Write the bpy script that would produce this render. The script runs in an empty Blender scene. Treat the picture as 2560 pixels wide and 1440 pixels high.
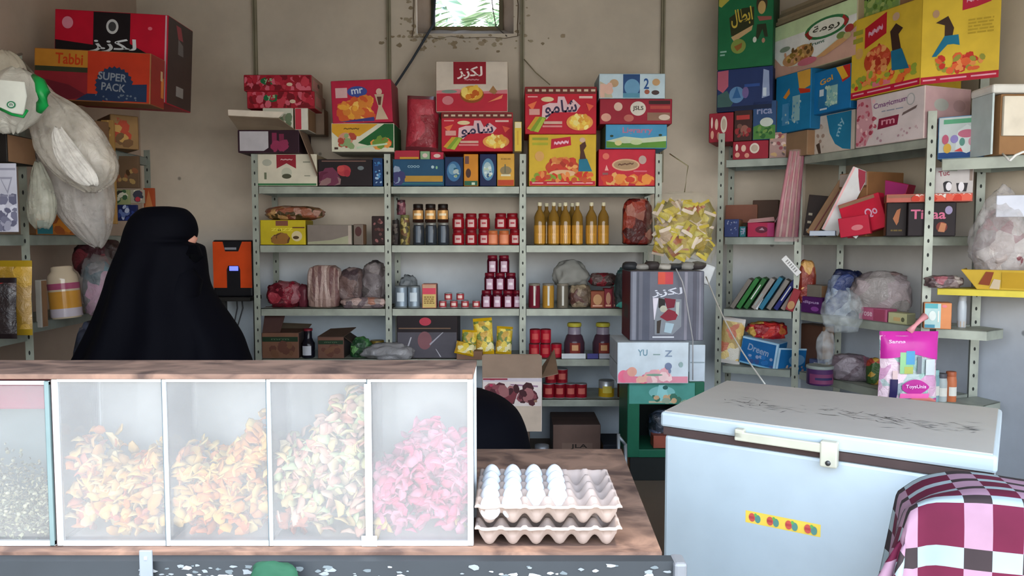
import bpy, bmesh, math, random
from mathutils import Vector, Matrix, noise
SC = bpy.context.scene
COL = SC.collection
R = random.Random(7)
F = 1900.0
PITCH = math.atan(120 / F)
CZ = 1.48
cam = bpy.data.cameras.new('camera'); cam.sensor_width = 36; cam.lens = 36 * F / 2560; cam.clip_start = .02; cam.clip_end = 200
co = bpy.data.objects.new('camera', cam); COL.objects.link(co)
co.location = (0, 0, CZ); co.rotation_euler = (math.pi / 2 - PITCH, 0, 0); SC.camera = co

# measured position of a point seen at (px, py) and lying at distance Y from the shop front
def W(px, py, Y):
    x = (px - 1280) / F; y = (720 - py) / F
    d = Vector((x, math.cos(PITCH) + y * math.sin(PITCH), -math.sin(PITCH) + y * math.cos(PITCH)))
    return Vector((0, 0, CZ)) + d * (Y / d.y)
def X(px, Y, py=600): return W(px, py, Y).x
def Z(py, Y): return W(1280, py, Y).z
def on(px, line):
    (x0, y0), (x1, y1) = line
    k = X(px, 1.0)
    t = (k * y0 - x0) / ((x1 - x0) - k * (y1 - y0))
    return (x0 + t * (x1 - x0), y0 + t * (y1 - y0))
def shift(line, off):
    (x0, y0), (x1, y1) = line
    dx, dy = x1 - x0, y1 - y0; L = math.hypot(dx, dy)
    n = (-dy / L * off, dx / L * off)
    return ((x0 + n[0], y0 + n[1]), (x1 + n[0], y1 + n[1]))

# ---------------------------------------------------------------- materials
def lin(h, k=1.0):
    h = h.lstrip('#'); o = []
    for i in (0, 2, 4):
        c = int(h[i:i + 2], 16) / 255
        c = c / 12.92 if c < .04045 else ((c + .055) / 1.055) ** 2.4
        o.append(min(.86, c * k))
    return (*o, 1)
def satur(c, s):
    l = .3 * c[0] + .59 * c[1] + .11 * c[2]
    return tuple(max(.003, min(.9, l + (x - l) * s)) for x in c[:3]) + (1,)
MC = {}
def newmat(name):
    m = bpy.data.materials.new(name); m.use_nodes = True
    return m, m.node_tree, m.node_tree.nodes['Principled BSDF']
KP = 1.05
def C(h, rough=.55, metal=0.0, k=KP, kind='print'):
    key = (h, rough, metal, k, kind)
    if key in MC: return MC[key]
    m, nt, b = newmat(f'{kind}_{h.lstrip("#")}')
    c = lin(h, k)
    if kind == 'print': c = satur(c, 1.04)
    n = nt.nodes.new('ShaderNodeTexNoise'); n.inputs['Scale'].default_value = 9; n.inputs['Detail'].default_value = 3
    tc = nt.nodes.new('ShaderNodeTexCoord'); nt.links.new(tc.outputs['Object'], n.inputs['Vector'])
    r = nt.nodes.new('ShaderNodeValToRGB')
    a = {'steel': .7, 'enamel': .95, 'shell': .96}.get(kind, .84)
    r.color_ramp.elements[0].position = .3; r.color_ramp.elements[0].color = tuple(x * a for x in c[:3]) + (1,)
    r.color_ramp.elements[1].position = .62; r.color_ramp.elements[1].color = c
    nt.links.new(n.outputs['Fac'], r.inputs['Fac']); nt.links.new(r.outputs['Color'], b.inputs['Base Color'])
    b.inputs['Roughness'].default_value = rough; b.inputs['Metallic'].default_value = metal
    if kind in ('print', 'cloth', 'pulp', 'snack', 'plaster'): b.inputs['Specular IOR Level'].default_value = .22
    MC[key] = m; return m
def multi(cols, scale=30, rough=.3, k=KP, stretch=(1, 1, 1), name='wrappers', bump=.0):
    key = (tuple(cols), scale, rough, stretch)
    if key in MC: return MC[key]
    m, nt, b = newmat(name)
    tc = nt.nodes.new('ShaderNodeTexCoord'); mp = nt.nodes.new('ShaderNodeMapping'); mp.inputs['Scale'].default_value = stretch
    nz = nt.nodes.new('ShaderNodeTexNoise'); nz.inputs['Scale'].default_value = scale * .7
    ad = nt.nodes.new('ShaderNodeVectorMath'); ad.operation = 'MULTIPLY_ADD'; ad.inputs[1].default_value = (.9 / scale,) * 3
    v = nt.nodes.new('ShaderNodeTexVoronoi'); v.inputs['Scale'].default_value = scale
    sp = nt.nodes.new('ShaderNodeSeparateColor'); r = nt.nodes.new('ShaderNodeValToRGB'); r.color_ramp.interpolation = 'CONSTANT'
    nt.links.new(tc.outputs['Object'], mp.inputs['Vector']); nt.links.new(mp.outputs['Vector'], nz.inputs['Vector'])
    nt.links.new(nz.outputs['Color'], ad.inputs[0]); nt.links.new(mp.outputs['Vector'], ad.inputs[2])
    nt.links.new(ad.outputs['Vector'], v.inputs['Vector']); nt.links.new(v.outputs['Color'], sp.inputs['Color'])
    nt.links.new(sp.outputs['Red'], r.inputs['Fac']); nt.links.new(r.outputs['Color'], b.inputs['Base Color'])
    e = r.color_ramp.elements
    for i, c in enumerate(cols):
        p = i / len(cols)
        x = e[0] if i == 0 else (e[1] if i == 1 else e.new(p))
        x.position = p; x.color = lin(c, k)
    if len(cols) == 1: e[1].color = lin(cols[0], k)
    bn = nt.nodes.new('ShaderNodeTexNoise'); bn.inputs['Scale'].default_value = 22; bn.inputs['Detail'].default_value = 5; bn.inputs['Roughness'].default_value = .6; bn.inputs['Distortion'].default_value = 1.2
    bp = nt.nodes.new('ShaderNodeBump'); bp.inputs['Strength'].default_value = .6; bp.inputs['Distance'].default_value = .02; nt.links.new(tc.outputs['Object'], bn.inputs['Vector']); nt.links.new(bn.outputs['Fac'], bp.inputs['Height']); nt.links.new(bp.outputs[0], b.inputs['Normal'])
    b.inputs['Roughness'].default_value = rough
    MC[key] = m; return m
def film(name, tint='#e8e8e8', alpha=.35, rough=.18, scale=14, lo=.35):
    key = ('film', name)
    if key in MC: return MC[key]
    m, nt, b = newmat(name)
    b.inputs['Base Color'].default_value = lin(tint); b.inputs['Roughness'].default_value = rough
    tc = nt.nodes.new('ShaderNodeTexCoord'); n = nt.nodes.new('ShaderNodeTexNoise'); n.inputs['Scale'].default_value = scale; n.inputs['Detail'].default_value = 4
    r = nt.nodes.new('ShaderNodeMapRange'); r.inputs['From Min'].default_value = .3; r.inputs['From Max'].default_value = .7
    r.inputs['To Min'].default_value = alpha * lo; r.inputs['To Max'].default_value = min(1, alpha * 1.4)
    nt.links.new(tc.outputs['Object'], n.inputs['Vector']); nt.links.new(n.outputs['Fac'], r.inputs['Value']); nt.links.new(r.outputs['Result'], b.inputs['Alpha'])
    bn = nt.nodes.new('ShaderNodeTexNoise'); bn.inputs['Scale'].default_value = 16; bn.inputs['Detail'].default_value = 5; bn.inputs['Roughness'].default_value = .6; bn.inputs['Distortion'].default_value = 1.2
    bp = nt.nodes.new('ShaderNodeBump'); bp.inputs['Strength'].default_value = .7; bp.inputs['Distance'].default_value = .02; nt.links.new(tc.outputs['Object'], bn.inputs['Vector']); nt.links.new(bn.outputs['Fac'], bp.inputs['Height']); nt.links.new(bp.outputs[0], b.inputs['Normal'])
    MC[key] = m; return m
def clear(name, col, rough=.05, alpha=.6, k=1.2):
    key = ('clr', name)
    if key in MC: return MC[key]
    m, nt, b = newmat(name); b.inputs['Base Color'].default_value = lin(col, k); b.inputs['Roughness'].default_value = rough
    b.inputs['Alpha'].default_value = alpha; MC[key] = m; return m

# ---------------------------------------------------------------- mesh builder
class MB:
    def __init__(s): s.v = []; s.f = []; s.m = []; s.mats = []; s.smooth = set()
    def mi(s, m):
        if m not in s.mats: s.mats.append(m)
        return s.mats.index(m)
    def add(s, vs, fs, m, smooth=False):
        o = len(s.v); s.v += [Vector(v) for v in vs]; i = s.mi(m)
        for f in fs:
            if smooth: s.smooth.add(len(s.f))
            s.f.append(tuple(o + k for k in f)); s.m.append(i)
    def box(s, x0, y0, z0, x1, y1, z1, m, M=None):
        vs = [Vector((x, y, z)) for z in (z0, z1) for y in (y0, y1) for x in (x0, x1)]
        if M: vs = [M @ v for v in vs]
        s.add(vs, [(0, 2, 3, 1), (4, 5, 7, 6), (0, 1, 5, 4), (2, 6, 7, 3), (0, 4, 6, 2), (1, 3, 7, 5)], m)
    def bbox(s, x0, y0, z0, x1, y1, z1, m, b=.004):
        # box with chamfered edges
        bm = bmesh.new(); bmesh.ops.create_cube(bm, size=1)
        for v in bm.verts: v.co = Vector(((x0 + x1) / 2 + v.co.x * (x1 - x0), (y0 + y1) / 2 + v.co.y * (y1 - y0), (z0 + z1) / 2 + v.co.z * (z1 - z0)))
        bmesh.ops.bevel(bm, geom=list(bm.edges), offset=b, segments=2, affect='EDGES', profile=.5)
        s.bm(bm, m)
    def bm(s, bm, m, M=None, smooth=False):
        bm.verts.index_update(); bm.verts.ensure_lookup_table()
        s.add([(M @ v.co if M else v.co) for v in bm.verts], [[v.index for v in f.verts] for f in bm.faces], m, smooth); bm.free()
    def poly(s, pts, m): s.add(pts, [tuple(range(len(pts)))], m)
    def slab(s, pts, z0, z1, m):
        n = len(pts); vs = [(p[0], p[1], z0) for p in pts] + [(p[0], p[1], z1) for p in pts]
        s.add(vs, [tuple(reversed(range(n))), tuple(range(n, 2 * n))] + [(i, (i + 1) % n, n + (i + 1) % n, n + i) for i in range(n)], m)
    def lathe(s, prof, m, c=(0, 0, 0), seg=20, a0=0, a1=2 * math.pi, smooth=True):
        full = abs(a1 - a0 - 2 * math.pi) < 1e-6; ns = seg if full else seg + 1
        vs = [(c[0] + r * math.cos(a0 + (a1 - a0) * i / seg), c[1] + r * math.sin(a0 + (a1 - a0) * i / seg), c[2] + z) for r, z in prof for i in range(ns)]
        fs = []
        for j in range(len(prof) - 1):
            for i in range(seg):
                k = (i + 1) % ns; fs.append((j * ns + i, j * ns + k, (j + 1) * ns + k, (j + 1) * ns + i))
        s.add(vs, fs, m, smooth)
        if full:
            if prof[0][0] > 1e-4: s.add([vs[i] for i in range(ns)], [tuple(reversed(range(ns)))], m)
            if prof[-1][0] > 1e-4: s.add([vs[(len(prof) - 1) * ns + i] for i in range(ns)], [tuple(range(ns))], m)
    def tube(s, pts, r, m, seg=8):
        pts = [Vector(p) for p in pts]; vs = []
        rr = r if isinstance(r, (list, tuple)) else [r] * len(pts)
        for i, p in enumerate(pts):
            t = (pts[min(i + 1, len(pts) - 1)] - pts[max(i - 1, 0)]).normalized()
            u = t.cross(Vector((.13, .21, 1)))
            if u.length < .05: u = t.cross(Vector((1, 0, 0)))
            u.normalize(); w = t.cross(u)
            vs += [p + (u * math.cos(2 * math.pi * k / seg) + w * math.sin(2 * math.pi * k / seg)) * rr[i] for k in range(seg)]
        fs = [(i * seg + k, i * seg + (k + 1) % seg, (i + 1) * seg + (k + 1) % seg, (i + 1) * seg + k) for i in range(len(pts) - 1) for k in range(seg)]
        fs += [tuple(reversed(range(seg))), tuple(range((len(pts) - 1) * seg, len(pts) * seg))]
        s.add(vs, fs, m, True)
    # printed artwork on a face: O origin, U, V edge vectors, N outward normal
    def art(s, O, U, V, N, items):
        O, U, V, N = Vector(O), Vector(U), Vector(V), Vector(N).normalized(); k = 0
        lu, lv = U.length, V.length
        def P(u, v): return O + U * u + V * v + N * (.0005 + .00035 * k)
        for it in items:
            k += 1; t = it[0]
            if t == 'r':
                _, u0, v0, u1, v1, c = it; s.poly([P(u0, v0), P(u1, v0), P(u1, v1), P(u0, v1)], C(c))
            elif t == 'e':
                _, u, v, ru, rv, c = it; s.poly([P(u + ru * math.cos(a * math.pi / 12), v + rv * math.sin(a * math.pi / 12)) for a in range(24)], C(c))
            elif t == 'p': s.poly([P(*q) for q in it[1]], C(it[2]))
            elif t == 'n':
                _, u0, v0, u1, v1, n, cols, sz, seed = it; rr = random.Random(seed)
                for q in range(n):
                    u = rr.uniform(u0, u1); v = rr.uniform(v0, v1); a = sz * rr.uniform(.5, 1.3); b_ = sz * rr.uniform(.5, 1.2); ph = rr.uniform(0, 3.14)
                    pts = []
                    for w in range(7):
                        g = w * 2 * math.pi / 7; du = a * math.cos(g) * math.cos(ph) - b_ * math.sin(g) * math.sin(ph); dv = a * math.cos(g) * math.sin(ph) + b_ * math.sin(g) * math.cos(ph)
                        pts.append(P(min(1, max(0, u + du / lu * .1)), min(1, max(0, v + dv / lv * .1))) + N * .00001 * q)
                    s.poly(pts, C(rr.choice(cols)))
            elif t == 't':
                txt, u, v, w, h, c = it[1:7]; rot = math.radians(it[7]) if len(it) > 7 else 0
                vs, fs = textmesh(txt); un = U.normalized(); vn = V.normalized(); c0 = P(u, v)
                W_, H_ = w * lu, h * lv
                s.add([c0 + un * (x * W_ * math.cos(rot) - y * H_ * math.sin(rot)) + vn * (x * W_ * math.sin(rot) + y * H_ * math.cos(rot)) for x, y in vs], fs, C(c))
            elif t == 'l':   # lines of small print
                _, u0, v0, u1, v1, n, c = it[:7]; rr = random.Random(n)
                for q in range(n):
                    vv = v0 + (v1 - v0) * (q + .5) / n; hh = (v1 - v0) / n * .25; u = u0
                    while u < u1 - .01:
                        ue = min(u1, u + rr.uniform(.15, .4) * (u1 - u0)); s.poly([P(u, vv - hh), P(ue, vv - hh), P(ue, vv + hh), P(u, vv + hh)], C(c)); u = ue + .06 * (u1 - u0)
    def obj(s, name, parent=None, loc=(0, 0, 0), rz=0, smooth=None, rot=None):
        me = bpy.data.meshes.new(name); me.from_pydata([tuple(v) for v in s.v], [], s.f)
        for m in s.mats: me.materials.append(m)
        me.polygons.foreach_set('material_index', s.m)
        if s.smooth: me.polygons.foreach_set('use_smooth', [i in s.smooth for i in range(len(s.f))])
        me.update()
        o = bpy.data.objects.new(name, me); COL.objects.link(o)
        o.location = loc; o.rotation_euler = rot if rot else (0, 0, rz)
        if parent: o.parent = parent
        return o
TM = {}
def textmesh(txt):
    if txt in TM: return TM[txt]
    c = bpy.data.curves.new('lettering', 'FONT'); c.body = txt; c.size = 1; c.resolution_u = 3; c.offset = .02
    o = bpy.data.objects.new('lettering', c); COL.objects.link(o)
    dg = bpy.context.evaluated_depsgraph_get(); dg.update()
    me = bpy.data.meshes.new_from_object(o.evaluated_get(dg))
    vs = [(v.co.x, v.co.y) for v in me.vertices]; fs = [tuple(p.vertices) for p in me.polygons]
    bpy.data.objects.remove(o); bpy.data.curves.remove(c); bpy.data.meshes.remove(me)
    x0 = min(v[0] for v in vs); x1 = max(v[0] for v in vs); y0 = min(v[1] for v in vs); y1 = max(v[1] for v in vs)
    vs = [((v[0] - x0) / (x1 - x0) - .5, (v[1] - y0) / (y1 - y0) - .5) for v in vs]
    TM[txt] = (vs, fs); return TM[txt]
SHAMO = '\ufeee\ufee3\ufe8e\ufeb7'; LAKZ = '\ufeb0\ufeaf\ufedc\ufedf'; RADW = '\ufe94\ufee3\ufeed\ufead'; ABTAL = '\ufedd\ufe8e\ufec4\ufe91\ufe8d'
NURA = '\ufeea\ufbfe\ufeee\ufeb3'

def tag(o, label=None, cat=None, group=None, kind=None):
    if label: o['label'] = label
    if cat: o['category'] = cat
    if group: o['group'] = group
    if kind: o['kind'] = kind
    return o
def thing(name, label, cat, loc=(0, 0, 0), rz=0, group=None):
    o = bpy.data.objects.new(name, None); COL.objects.link(o); o.location = loc; o.rotation_euler = (0, 0, rz); o.empty_display_size = .05
    return tag(o, label, cat, group)
def copy_tree(o, parent=None):
    c = o.copy(); COL.objects.link(c)
    if parent: c.parent = parent
    for ch in [x for x in o.children]: copy_tree(ch, c)
    return c
USED = set()
def place(proto, loc, label, group=None, rz=0, cat=None):
    o = proto if proto.name not in USED else copy_tree(proto)
    USED.add(proto.name); o.location = loc; o.rotation_euler = (0, 0, rz); o['label'] = label
    if group: o['group'] = group
    if cat: o['category'] = cat
    return o
def struct(mb, name, **k):
    o = mb.obj(name, **k); o['kind'] = 'structure'; return o
ORD = ['first', 'second', 'third', 'fourth', 'fifth', 'sixth', 'seventh', 'eighth', 'ninth', 'tenth']

# carton: printed box; local x along the front, y depth, z up
def carton(name, label, px0, px1, z0, ytop, Y=5.12, Yr=None, line=None, d=.3, base='#b09070', front=None, art=(), side='#8a6a50', sart=(), top=None, group=None, cat='box', h=None, roll=0, extra=None, lean=0, w=None):
    if line:
        p0 = on(px0, line); p1 = on(px1, line)
    else:
        Yr = Yr or Y; p0 = (X(px0, Y), Y); p1 = (X(px1, Yr), Yr)
    wd = math.hypot(p1[0] - p0[0], p1[1] - p0[1]); rz = math.atan2(p1[1] - p0[1], p1[0] - p0[0])
    if h is None: h = Z(ytop, (p0[1] + p1[1]) / 2) - z0
    mb = MB(); bs = C(base); w2 = wd / 2
    mb.bbox(-w2, 0, 0, w2, d, h, bs, b=min(.004, h * .05))
    e = .0045
    if front: mb.art((-w2 + e, 0, e), (wd - 2 * e, 0, 0), (0, 0, h - 2 * e), (0, -1, 0), [('r', 0, 0, 1, 1, front)] + list(art))
    elif art: mb.art((-w2 + e, 0, e), (wd - 2 * e, 0, 0), (0, 0, h - 2 * e), (0, -1, 0), list(art))
    if side:
        mb.art((w2, e, e), (0, d - 2 * e, 0), (0, 0, h - 2 * e), (1, 0, 0), [('r', 0, 0, 1, 1, side)] + list(sart))
        mb.art((-w2, d - e, e), (0, -d + 2 * e, 0), (0, 0, h - 2 * e), (-1, 0, 0), [('r', 0, 0, 1, 1, side)] + list(sart))
    if top: mb.art((-w2 + e, e, h), (wd - 2 * e, 0, 0), (0, d - 2 * e, 0), (0, 0, 1), [('r', 0, 0, 1, 1, top), ('r', 0, .47, 1, .53, base)])
    loc = ((p0[0] + p1[0]) / 2, (p0[1] + p1[1]) / 2, z0)
    if extra:
        t = thing(name, label, cat, loc, rz, group); mb.obj('carton_body', t); extra(t, wd, d, h)
        if roll: t.rotation_euler = (lean, roll, rz)
        o = t
    else:
        o = tag(mb.obj(name, loc=loc, rz=rz), label, cat, group)
        if roll or lean: o.rotation_euler = (lean, roll, rz)
    return z0 + h

# crumpled bag: rounded body with creases
def crumple(mb, c, size, m, seed=0, amp=.12, pw=.75, sub=4, flat=True, freq=3.0, taper=0.0, neck=None):
    bm = bmesh.new(); bmesh.ops.create_icosphere(bm, subdivisions=sub, radius=1)
    w, d, h = size; off = Vector((seed * 7.3, seed * 3.1, seed * 1.7))
    for v in bm.verts:
        p = v.co.normalized()
        q = Vector([math.copysign(abs(a) ** pw, a) for a in p])
        mx = max(abs(q.x), abs(q.y), abs(q.z)); 
        n = noise.ridged_multi_fractal(p * freq * .6 + off, .9, 2.1, 4, 1.0, 2.0) * .5 - .5
        n += noise.noise(p * freq + off) * .6
        q = q * (1 + amp * n)
        tz = (q.z + 1) / 2
        sx = 1 - taper * tz
        if neck is not None and tz > neck[0]: sx *= 1 - (1 - neck[1]) * min(1, (tz - neck[0]) / (1 - neck[0])) ** .6
        z = max(0, tz) * h if flat else tz * h
        if flat and tz < .12: z *= .4
        v.co = Vector((c[0] + q.x * w / 2 * sx, c[1] + q.y * d / 2 * sx, c[2] + z))
    mb.bm(bm, m, smooth=True)
def bag(name, label, px0, px1, z0, ytop, Y, d, m, seed, cat='bag', group=None, amp=.14, film_m=None, pw=.7, taper=0, neck=None, freq=3.0, rz=0, h=None, contents='contents', fs=1.1):
    x0, x1 = X(px0, Y), X(px1, Y); w = x1 - x0
    if h is None: h = Z(ytop, Y) - z0
    loc = ((x0 + x1) / 2, Y + d / 2, z0)
    if film_m:
        t = thing(name, label, cat, loc, rz, group)
        a = MB(); crumple(a, (0, 0, 0.002), (w * .9, d * .9, h * .9), m, seed, amp, pw, freq=freq, taper=taper, neck=neck); a.obj(contents, t)
        a = MB(); crumple(a, (0, 0, 0), (w * 1.0, d * 1.05, h), film_m, seed + 5, amp, pw, freq=freq * 1.3, taper=taper, neck=neck); a.obj('plastic_film', t)
        return t
    a = MB(); crumple(a, (0, 0, 0), (w, d, h), m, seed, amp, pw, freq=freq, taper=taper, neck=neck)
    return tag(a.obj(name, loc=loc, rz=rz), label, cat, group)
def sheet_bag(mb, secs, Y, m, seed=0, n=72, ripple=.12, sub=5):
    # thin plastic bag: outline sections (py, pxl, pxr, depth) with sharp lengthwise creases
    P_ = [(W(1280, s_[0], Y).z, W(s_[1], s_[0], Y).x, W(s_[2], s_[0], Y).x, s_[3]) for s_ in secs]; rings = []
    for i in range(len(P_) - 1):
        p0, p1, p2, p3 = P_[max(0, i - 1)], P_[i], P_[i + 1], P_[min(len(P_) - 1, i + 2)]
        for k in range(sub):
            t = k / sub; rings.append([.5 * (2 * p1[q] + (p2[q] - p0[q]) * t + (2 * p0[q] - 5 * p1[q] + 4 * p2[q] - p3[q]) * t * t + (3 * p1[q] - p0[q] - 3 * p2[q] + p3[q]) * t ** 3) for q in range(4)])
    rings.append(list(P_[-1])); vs = []
    for j, (z, xl, xr, d) in enumerate(rings):
        c_ = (xl + xr) / 2; w_ = max(.004, abs(xr - xl) / 2)
        for a_ in range(n):
            g = 2 * math.pi * a_ / n
            q = Vector((math.cos(g) * 1.7, math.sin(g) * 1.7, z * 2.2 + seed * 5))
            f = noise.ridged_multi_fractal(q * 1.5, .8, 2.0, 4, 1.0, 2.0) * .5 - .6 + .5 * noise.noise(q * .8)
            r_ = 1 + ripple * f
            vs.append((c_ + w_ * math.cos(g) * r_, Y + max(.01, d / 2) * math.sin(g) * (1 + 2.2 * ripple * f), z + .012 * noise.noise(q * 2)))
    fs = [(j * n + i, (j + 1) * n + i, (j + 1) * n + (i + 1) % n, j * n + (i + 1) % n) for j in range(len(rings) - 1) for i in range(n)]
    mb.add(vs, fs + [tuple(range(n)), tuple(reversed(range((len(rings) - 1) * n, len(rings) * n)))], m, True)
# pillow packet standing or leaning
def packet(mb, w, h, th, m, seal, M=None, seed=1, nx=10, nz=12):
    vs = []; M = M or Matrix()
    for s_ in (-1, 1):
        for j in range(nz + 1):
            for i in range(nx + 1):
                u = i / nx * 2 - 1; v = j / nz * 2 - 1
                b = (1 - u ** 4) * (1 - v ** 6); wr = 1 - .05 * (1 - abs(v)) ** 2
                n = noise.noise(Vector((u * 2.2, v * 2.2, seed * 3.3))) * .25
                vs.append(M @ Vector((u * w / 2 * wr, s_ * (th / 2 * b ** .6 * (1 + n) + .0006) if b > 0 else s_ * .0006, (v + 1) / 2 * h)))
    N = (nx + 1) * (nz + 1); fa = []; fb = []
    for s_ in (0, 1):
        for j in range(nz):
            for i in range(nx):
                a = s_ * N + j * (nx + 1) + i; q = (a, a + 1, a + nx + 2, a + nx + 1)
                if s_: q = q[::-1]
                (fb if j in (0, nz - 1) else fa).append(q)
    mb.add(vs, fa, m, True)
    mb.add(vs, fb, seal, True)
# ================================================================ room shell
WY = 5.6; CEIL = 3.45
def wallmat(name, up, lo, zmid=1.35, soft=.25):  # blend by height paints sky and bounce light into the wall colour
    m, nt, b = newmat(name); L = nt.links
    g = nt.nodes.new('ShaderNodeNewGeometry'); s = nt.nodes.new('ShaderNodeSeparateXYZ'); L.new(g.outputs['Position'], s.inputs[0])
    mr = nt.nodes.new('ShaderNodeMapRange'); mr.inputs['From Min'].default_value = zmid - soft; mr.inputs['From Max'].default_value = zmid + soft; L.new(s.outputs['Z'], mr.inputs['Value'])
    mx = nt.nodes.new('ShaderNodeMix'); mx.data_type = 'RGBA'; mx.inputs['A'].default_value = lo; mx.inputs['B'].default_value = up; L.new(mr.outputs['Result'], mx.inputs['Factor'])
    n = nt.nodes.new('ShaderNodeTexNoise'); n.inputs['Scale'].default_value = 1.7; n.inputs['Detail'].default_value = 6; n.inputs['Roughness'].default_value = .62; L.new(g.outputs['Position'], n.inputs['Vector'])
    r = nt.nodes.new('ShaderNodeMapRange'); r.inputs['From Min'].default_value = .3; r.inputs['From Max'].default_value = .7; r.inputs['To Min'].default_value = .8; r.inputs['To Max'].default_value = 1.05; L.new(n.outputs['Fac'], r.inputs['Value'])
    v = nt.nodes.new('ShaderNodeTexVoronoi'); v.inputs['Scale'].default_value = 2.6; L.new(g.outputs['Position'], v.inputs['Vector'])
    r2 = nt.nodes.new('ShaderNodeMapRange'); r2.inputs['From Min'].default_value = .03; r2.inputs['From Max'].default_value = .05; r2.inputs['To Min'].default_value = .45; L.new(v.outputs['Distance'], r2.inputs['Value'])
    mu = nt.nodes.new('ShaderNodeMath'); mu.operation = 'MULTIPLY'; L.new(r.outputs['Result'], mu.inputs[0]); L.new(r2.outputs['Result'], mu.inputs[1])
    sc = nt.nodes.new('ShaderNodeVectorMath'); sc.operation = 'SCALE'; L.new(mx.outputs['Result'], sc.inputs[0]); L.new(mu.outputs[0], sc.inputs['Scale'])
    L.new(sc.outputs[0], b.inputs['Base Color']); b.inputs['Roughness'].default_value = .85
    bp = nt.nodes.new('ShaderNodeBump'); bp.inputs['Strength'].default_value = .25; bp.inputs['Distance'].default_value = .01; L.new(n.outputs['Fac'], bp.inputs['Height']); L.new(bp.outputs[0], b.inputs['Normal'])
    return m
WM = wallmat('light_tinted_wall', lin('#cfc2b0', 1.0), lin('#bcc8d2', 1.05))
WM_L = wallmat('light_tinted_wall_left', lin('#c0aa98', .9), lin('#b09c8c', .9))
WM_R = wallmat('light_tinted_wall_right', lin('#cdbfa8', 1.05), lin('#bcc4cf', 1.05), 1.35, .5)
NL = (-2.60, .7); NLb = (-2.71, WY)           # left wall line
rd = (.35, -.93); RP = (2.66, 4.24)            # right wall line
def rw(Y): return (RP[0] + rd[0] / rd[1] * (Y - RP[1]), Y)
xr_b = rw(WY)[0]; xr_f = rw(.7)[0]
# window opening
wx0, wx1 = X(1046, WY), X(1284, WY); wz0 = Z(84, WY); wz1 = wz0 + .55
mb = MB(); T_ = .22
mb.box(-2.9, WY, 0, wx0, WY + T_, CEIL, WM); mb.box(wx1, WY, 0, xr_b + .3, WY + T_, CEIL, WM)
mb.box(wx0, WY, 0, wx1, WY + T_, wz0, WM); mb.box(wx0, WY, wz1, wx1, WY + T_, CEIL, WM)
struct(mb, 'wall_back')
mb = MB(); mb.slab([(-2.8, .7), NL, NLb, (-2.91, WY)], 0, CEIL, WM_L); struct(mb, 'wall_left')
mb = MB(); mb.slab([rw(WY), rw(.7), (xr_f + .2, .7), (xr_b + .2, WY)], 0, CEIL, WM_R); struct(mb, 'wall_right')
m, nt, b = newmat('ceiling_plaster'); b.inputs['Base Color'].default_value = lin('#c4b8a2'); b.inputs['Roughness'].default_value = .9
mb = MB(); mb.slab([(-3, .85), (xr_f + .5, .85), (xr_b + .6, WY + .2), (-3, WY + .2)], CEIL, CEIL + .12, m); struct(mb, 'ceiling')
m, nt, b = newmat('concrete_floor'); n = nt.nodes.new('ShaderNodeTexNoise'); n.inputs['Scale'].default_value = 5; n.inputs['Detail'].default_value = 8
r = nt.nodes.new('ShaderNodeValToRGB'); r.color_ramp.elements[0].color = lin('#4a4038'); r.color_ramp.elements[1].color = lin('#7a6c5e'); nt.links.new(n.outputs['Fac'], r.inputs[0]); nt.links.new(r.outputs[0], b.inputs['Base Color']); b.inputs['Roughness'].default_value = .9
mb = MB(); mb.slab([(-2.9, .7), (xr_f + .2, .7), (xr_b + .3, WY + .2), (-2.9, WY + .2)], -.1, 0, m); struct(mb, 'floor')
m, nt, b = newmat('sandy_ground'); n = nt.nodes.new('ShaderNodeTexNoise'); n.inputs['Scale'].default_value = 3; n.inputs['Detail'].default_value = 8
r = nt.nodes.new('ShaderNodeValToRGB'); r.color_ramp.elements[0].color = lin('#8c8478'); r.color_ramp.elements[1].color = lin('#aca396'); nt.links.new(n.outputs['Fac'], r.inputs[0]); nt.links.new(r.outputs[0], b.inputs['Base Color']); b.inputs['Roughness'].default_value = .95
mb = MB(); mb.box(-40, -40, -.25, 40, 40, -.12, m); struct(mb, 'ground')
mb = MB(); mb.box(-3.0, .85, 2.6, xr_f + .3, 1.03, CEIL, WM); mb.box(-3.0, .85, 0, -1.85, .945, 2.6, WM); struct(mb, 'wall_added_light_block')  # unseen lintel and left pier, added to cut the sun and dim the left
# window frame (rough mud-plaster reveal + inner timber)
mud = C('#7d6a58', .95, kind='plaster', k=.9); mud2 = C('#5e503f', .95, kind='plaster', k=.9)
def rim(mb, x0, z0, x1, z1, X0, Z0, X1, Z1, ya, yb, m, seed=3):
    a = []; b_ = []; rr = random.Random(seed)
    def loop(x0, z0, x1, z1, y, j):
        p = []
        for (ax, az, bx, bz) in ((x0, z0, x1, z0), (x1, z0, x1, z1), (x1, z1, x0, z1), (x0, z1, x0, z0)):
            for k in range(8):
                t = k / 8; p.append(Vector((ax + (bx - ax) * t + rr.uniform(-j, j), y, az + (bz - az) * t + rr.uniform(-j, j))))
        return p
    A = loop(x0, z0, x1, z1, ya, .012); B = loop(X0, Z0, X1, Z1, yb, .003); n = len(A)
    mb.add(A + B, [(i, n + i, n + (i + 1) % n, (i + 1) % n) for i in range(n)], m)
ix0, ix1, iz0 = X(1092, WY + .2), X(1248, WY + .2), Z(68, WY + .2)
mb = MB(); rim(mb, wx0 - .03, wz0 - .03, wx1 + .03, wz1 + .03, ix0 - .02, iz0 - .015, ix1 + .02, wz1 - .06, WY - .012, WY + .2, mud)
wn = struct(mb, 'window_1')
mb = MB(); 
mb.box(ix0 - .03, WY + .18, iz0 - .04, ix0, WY + .21, wz1, C('#2e3026', .6)); mb.box(ix1, WY + .18, iz0 - .04, ix1 + .03, WY + .21, wz1, C('#6a6250', .8))
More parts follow.
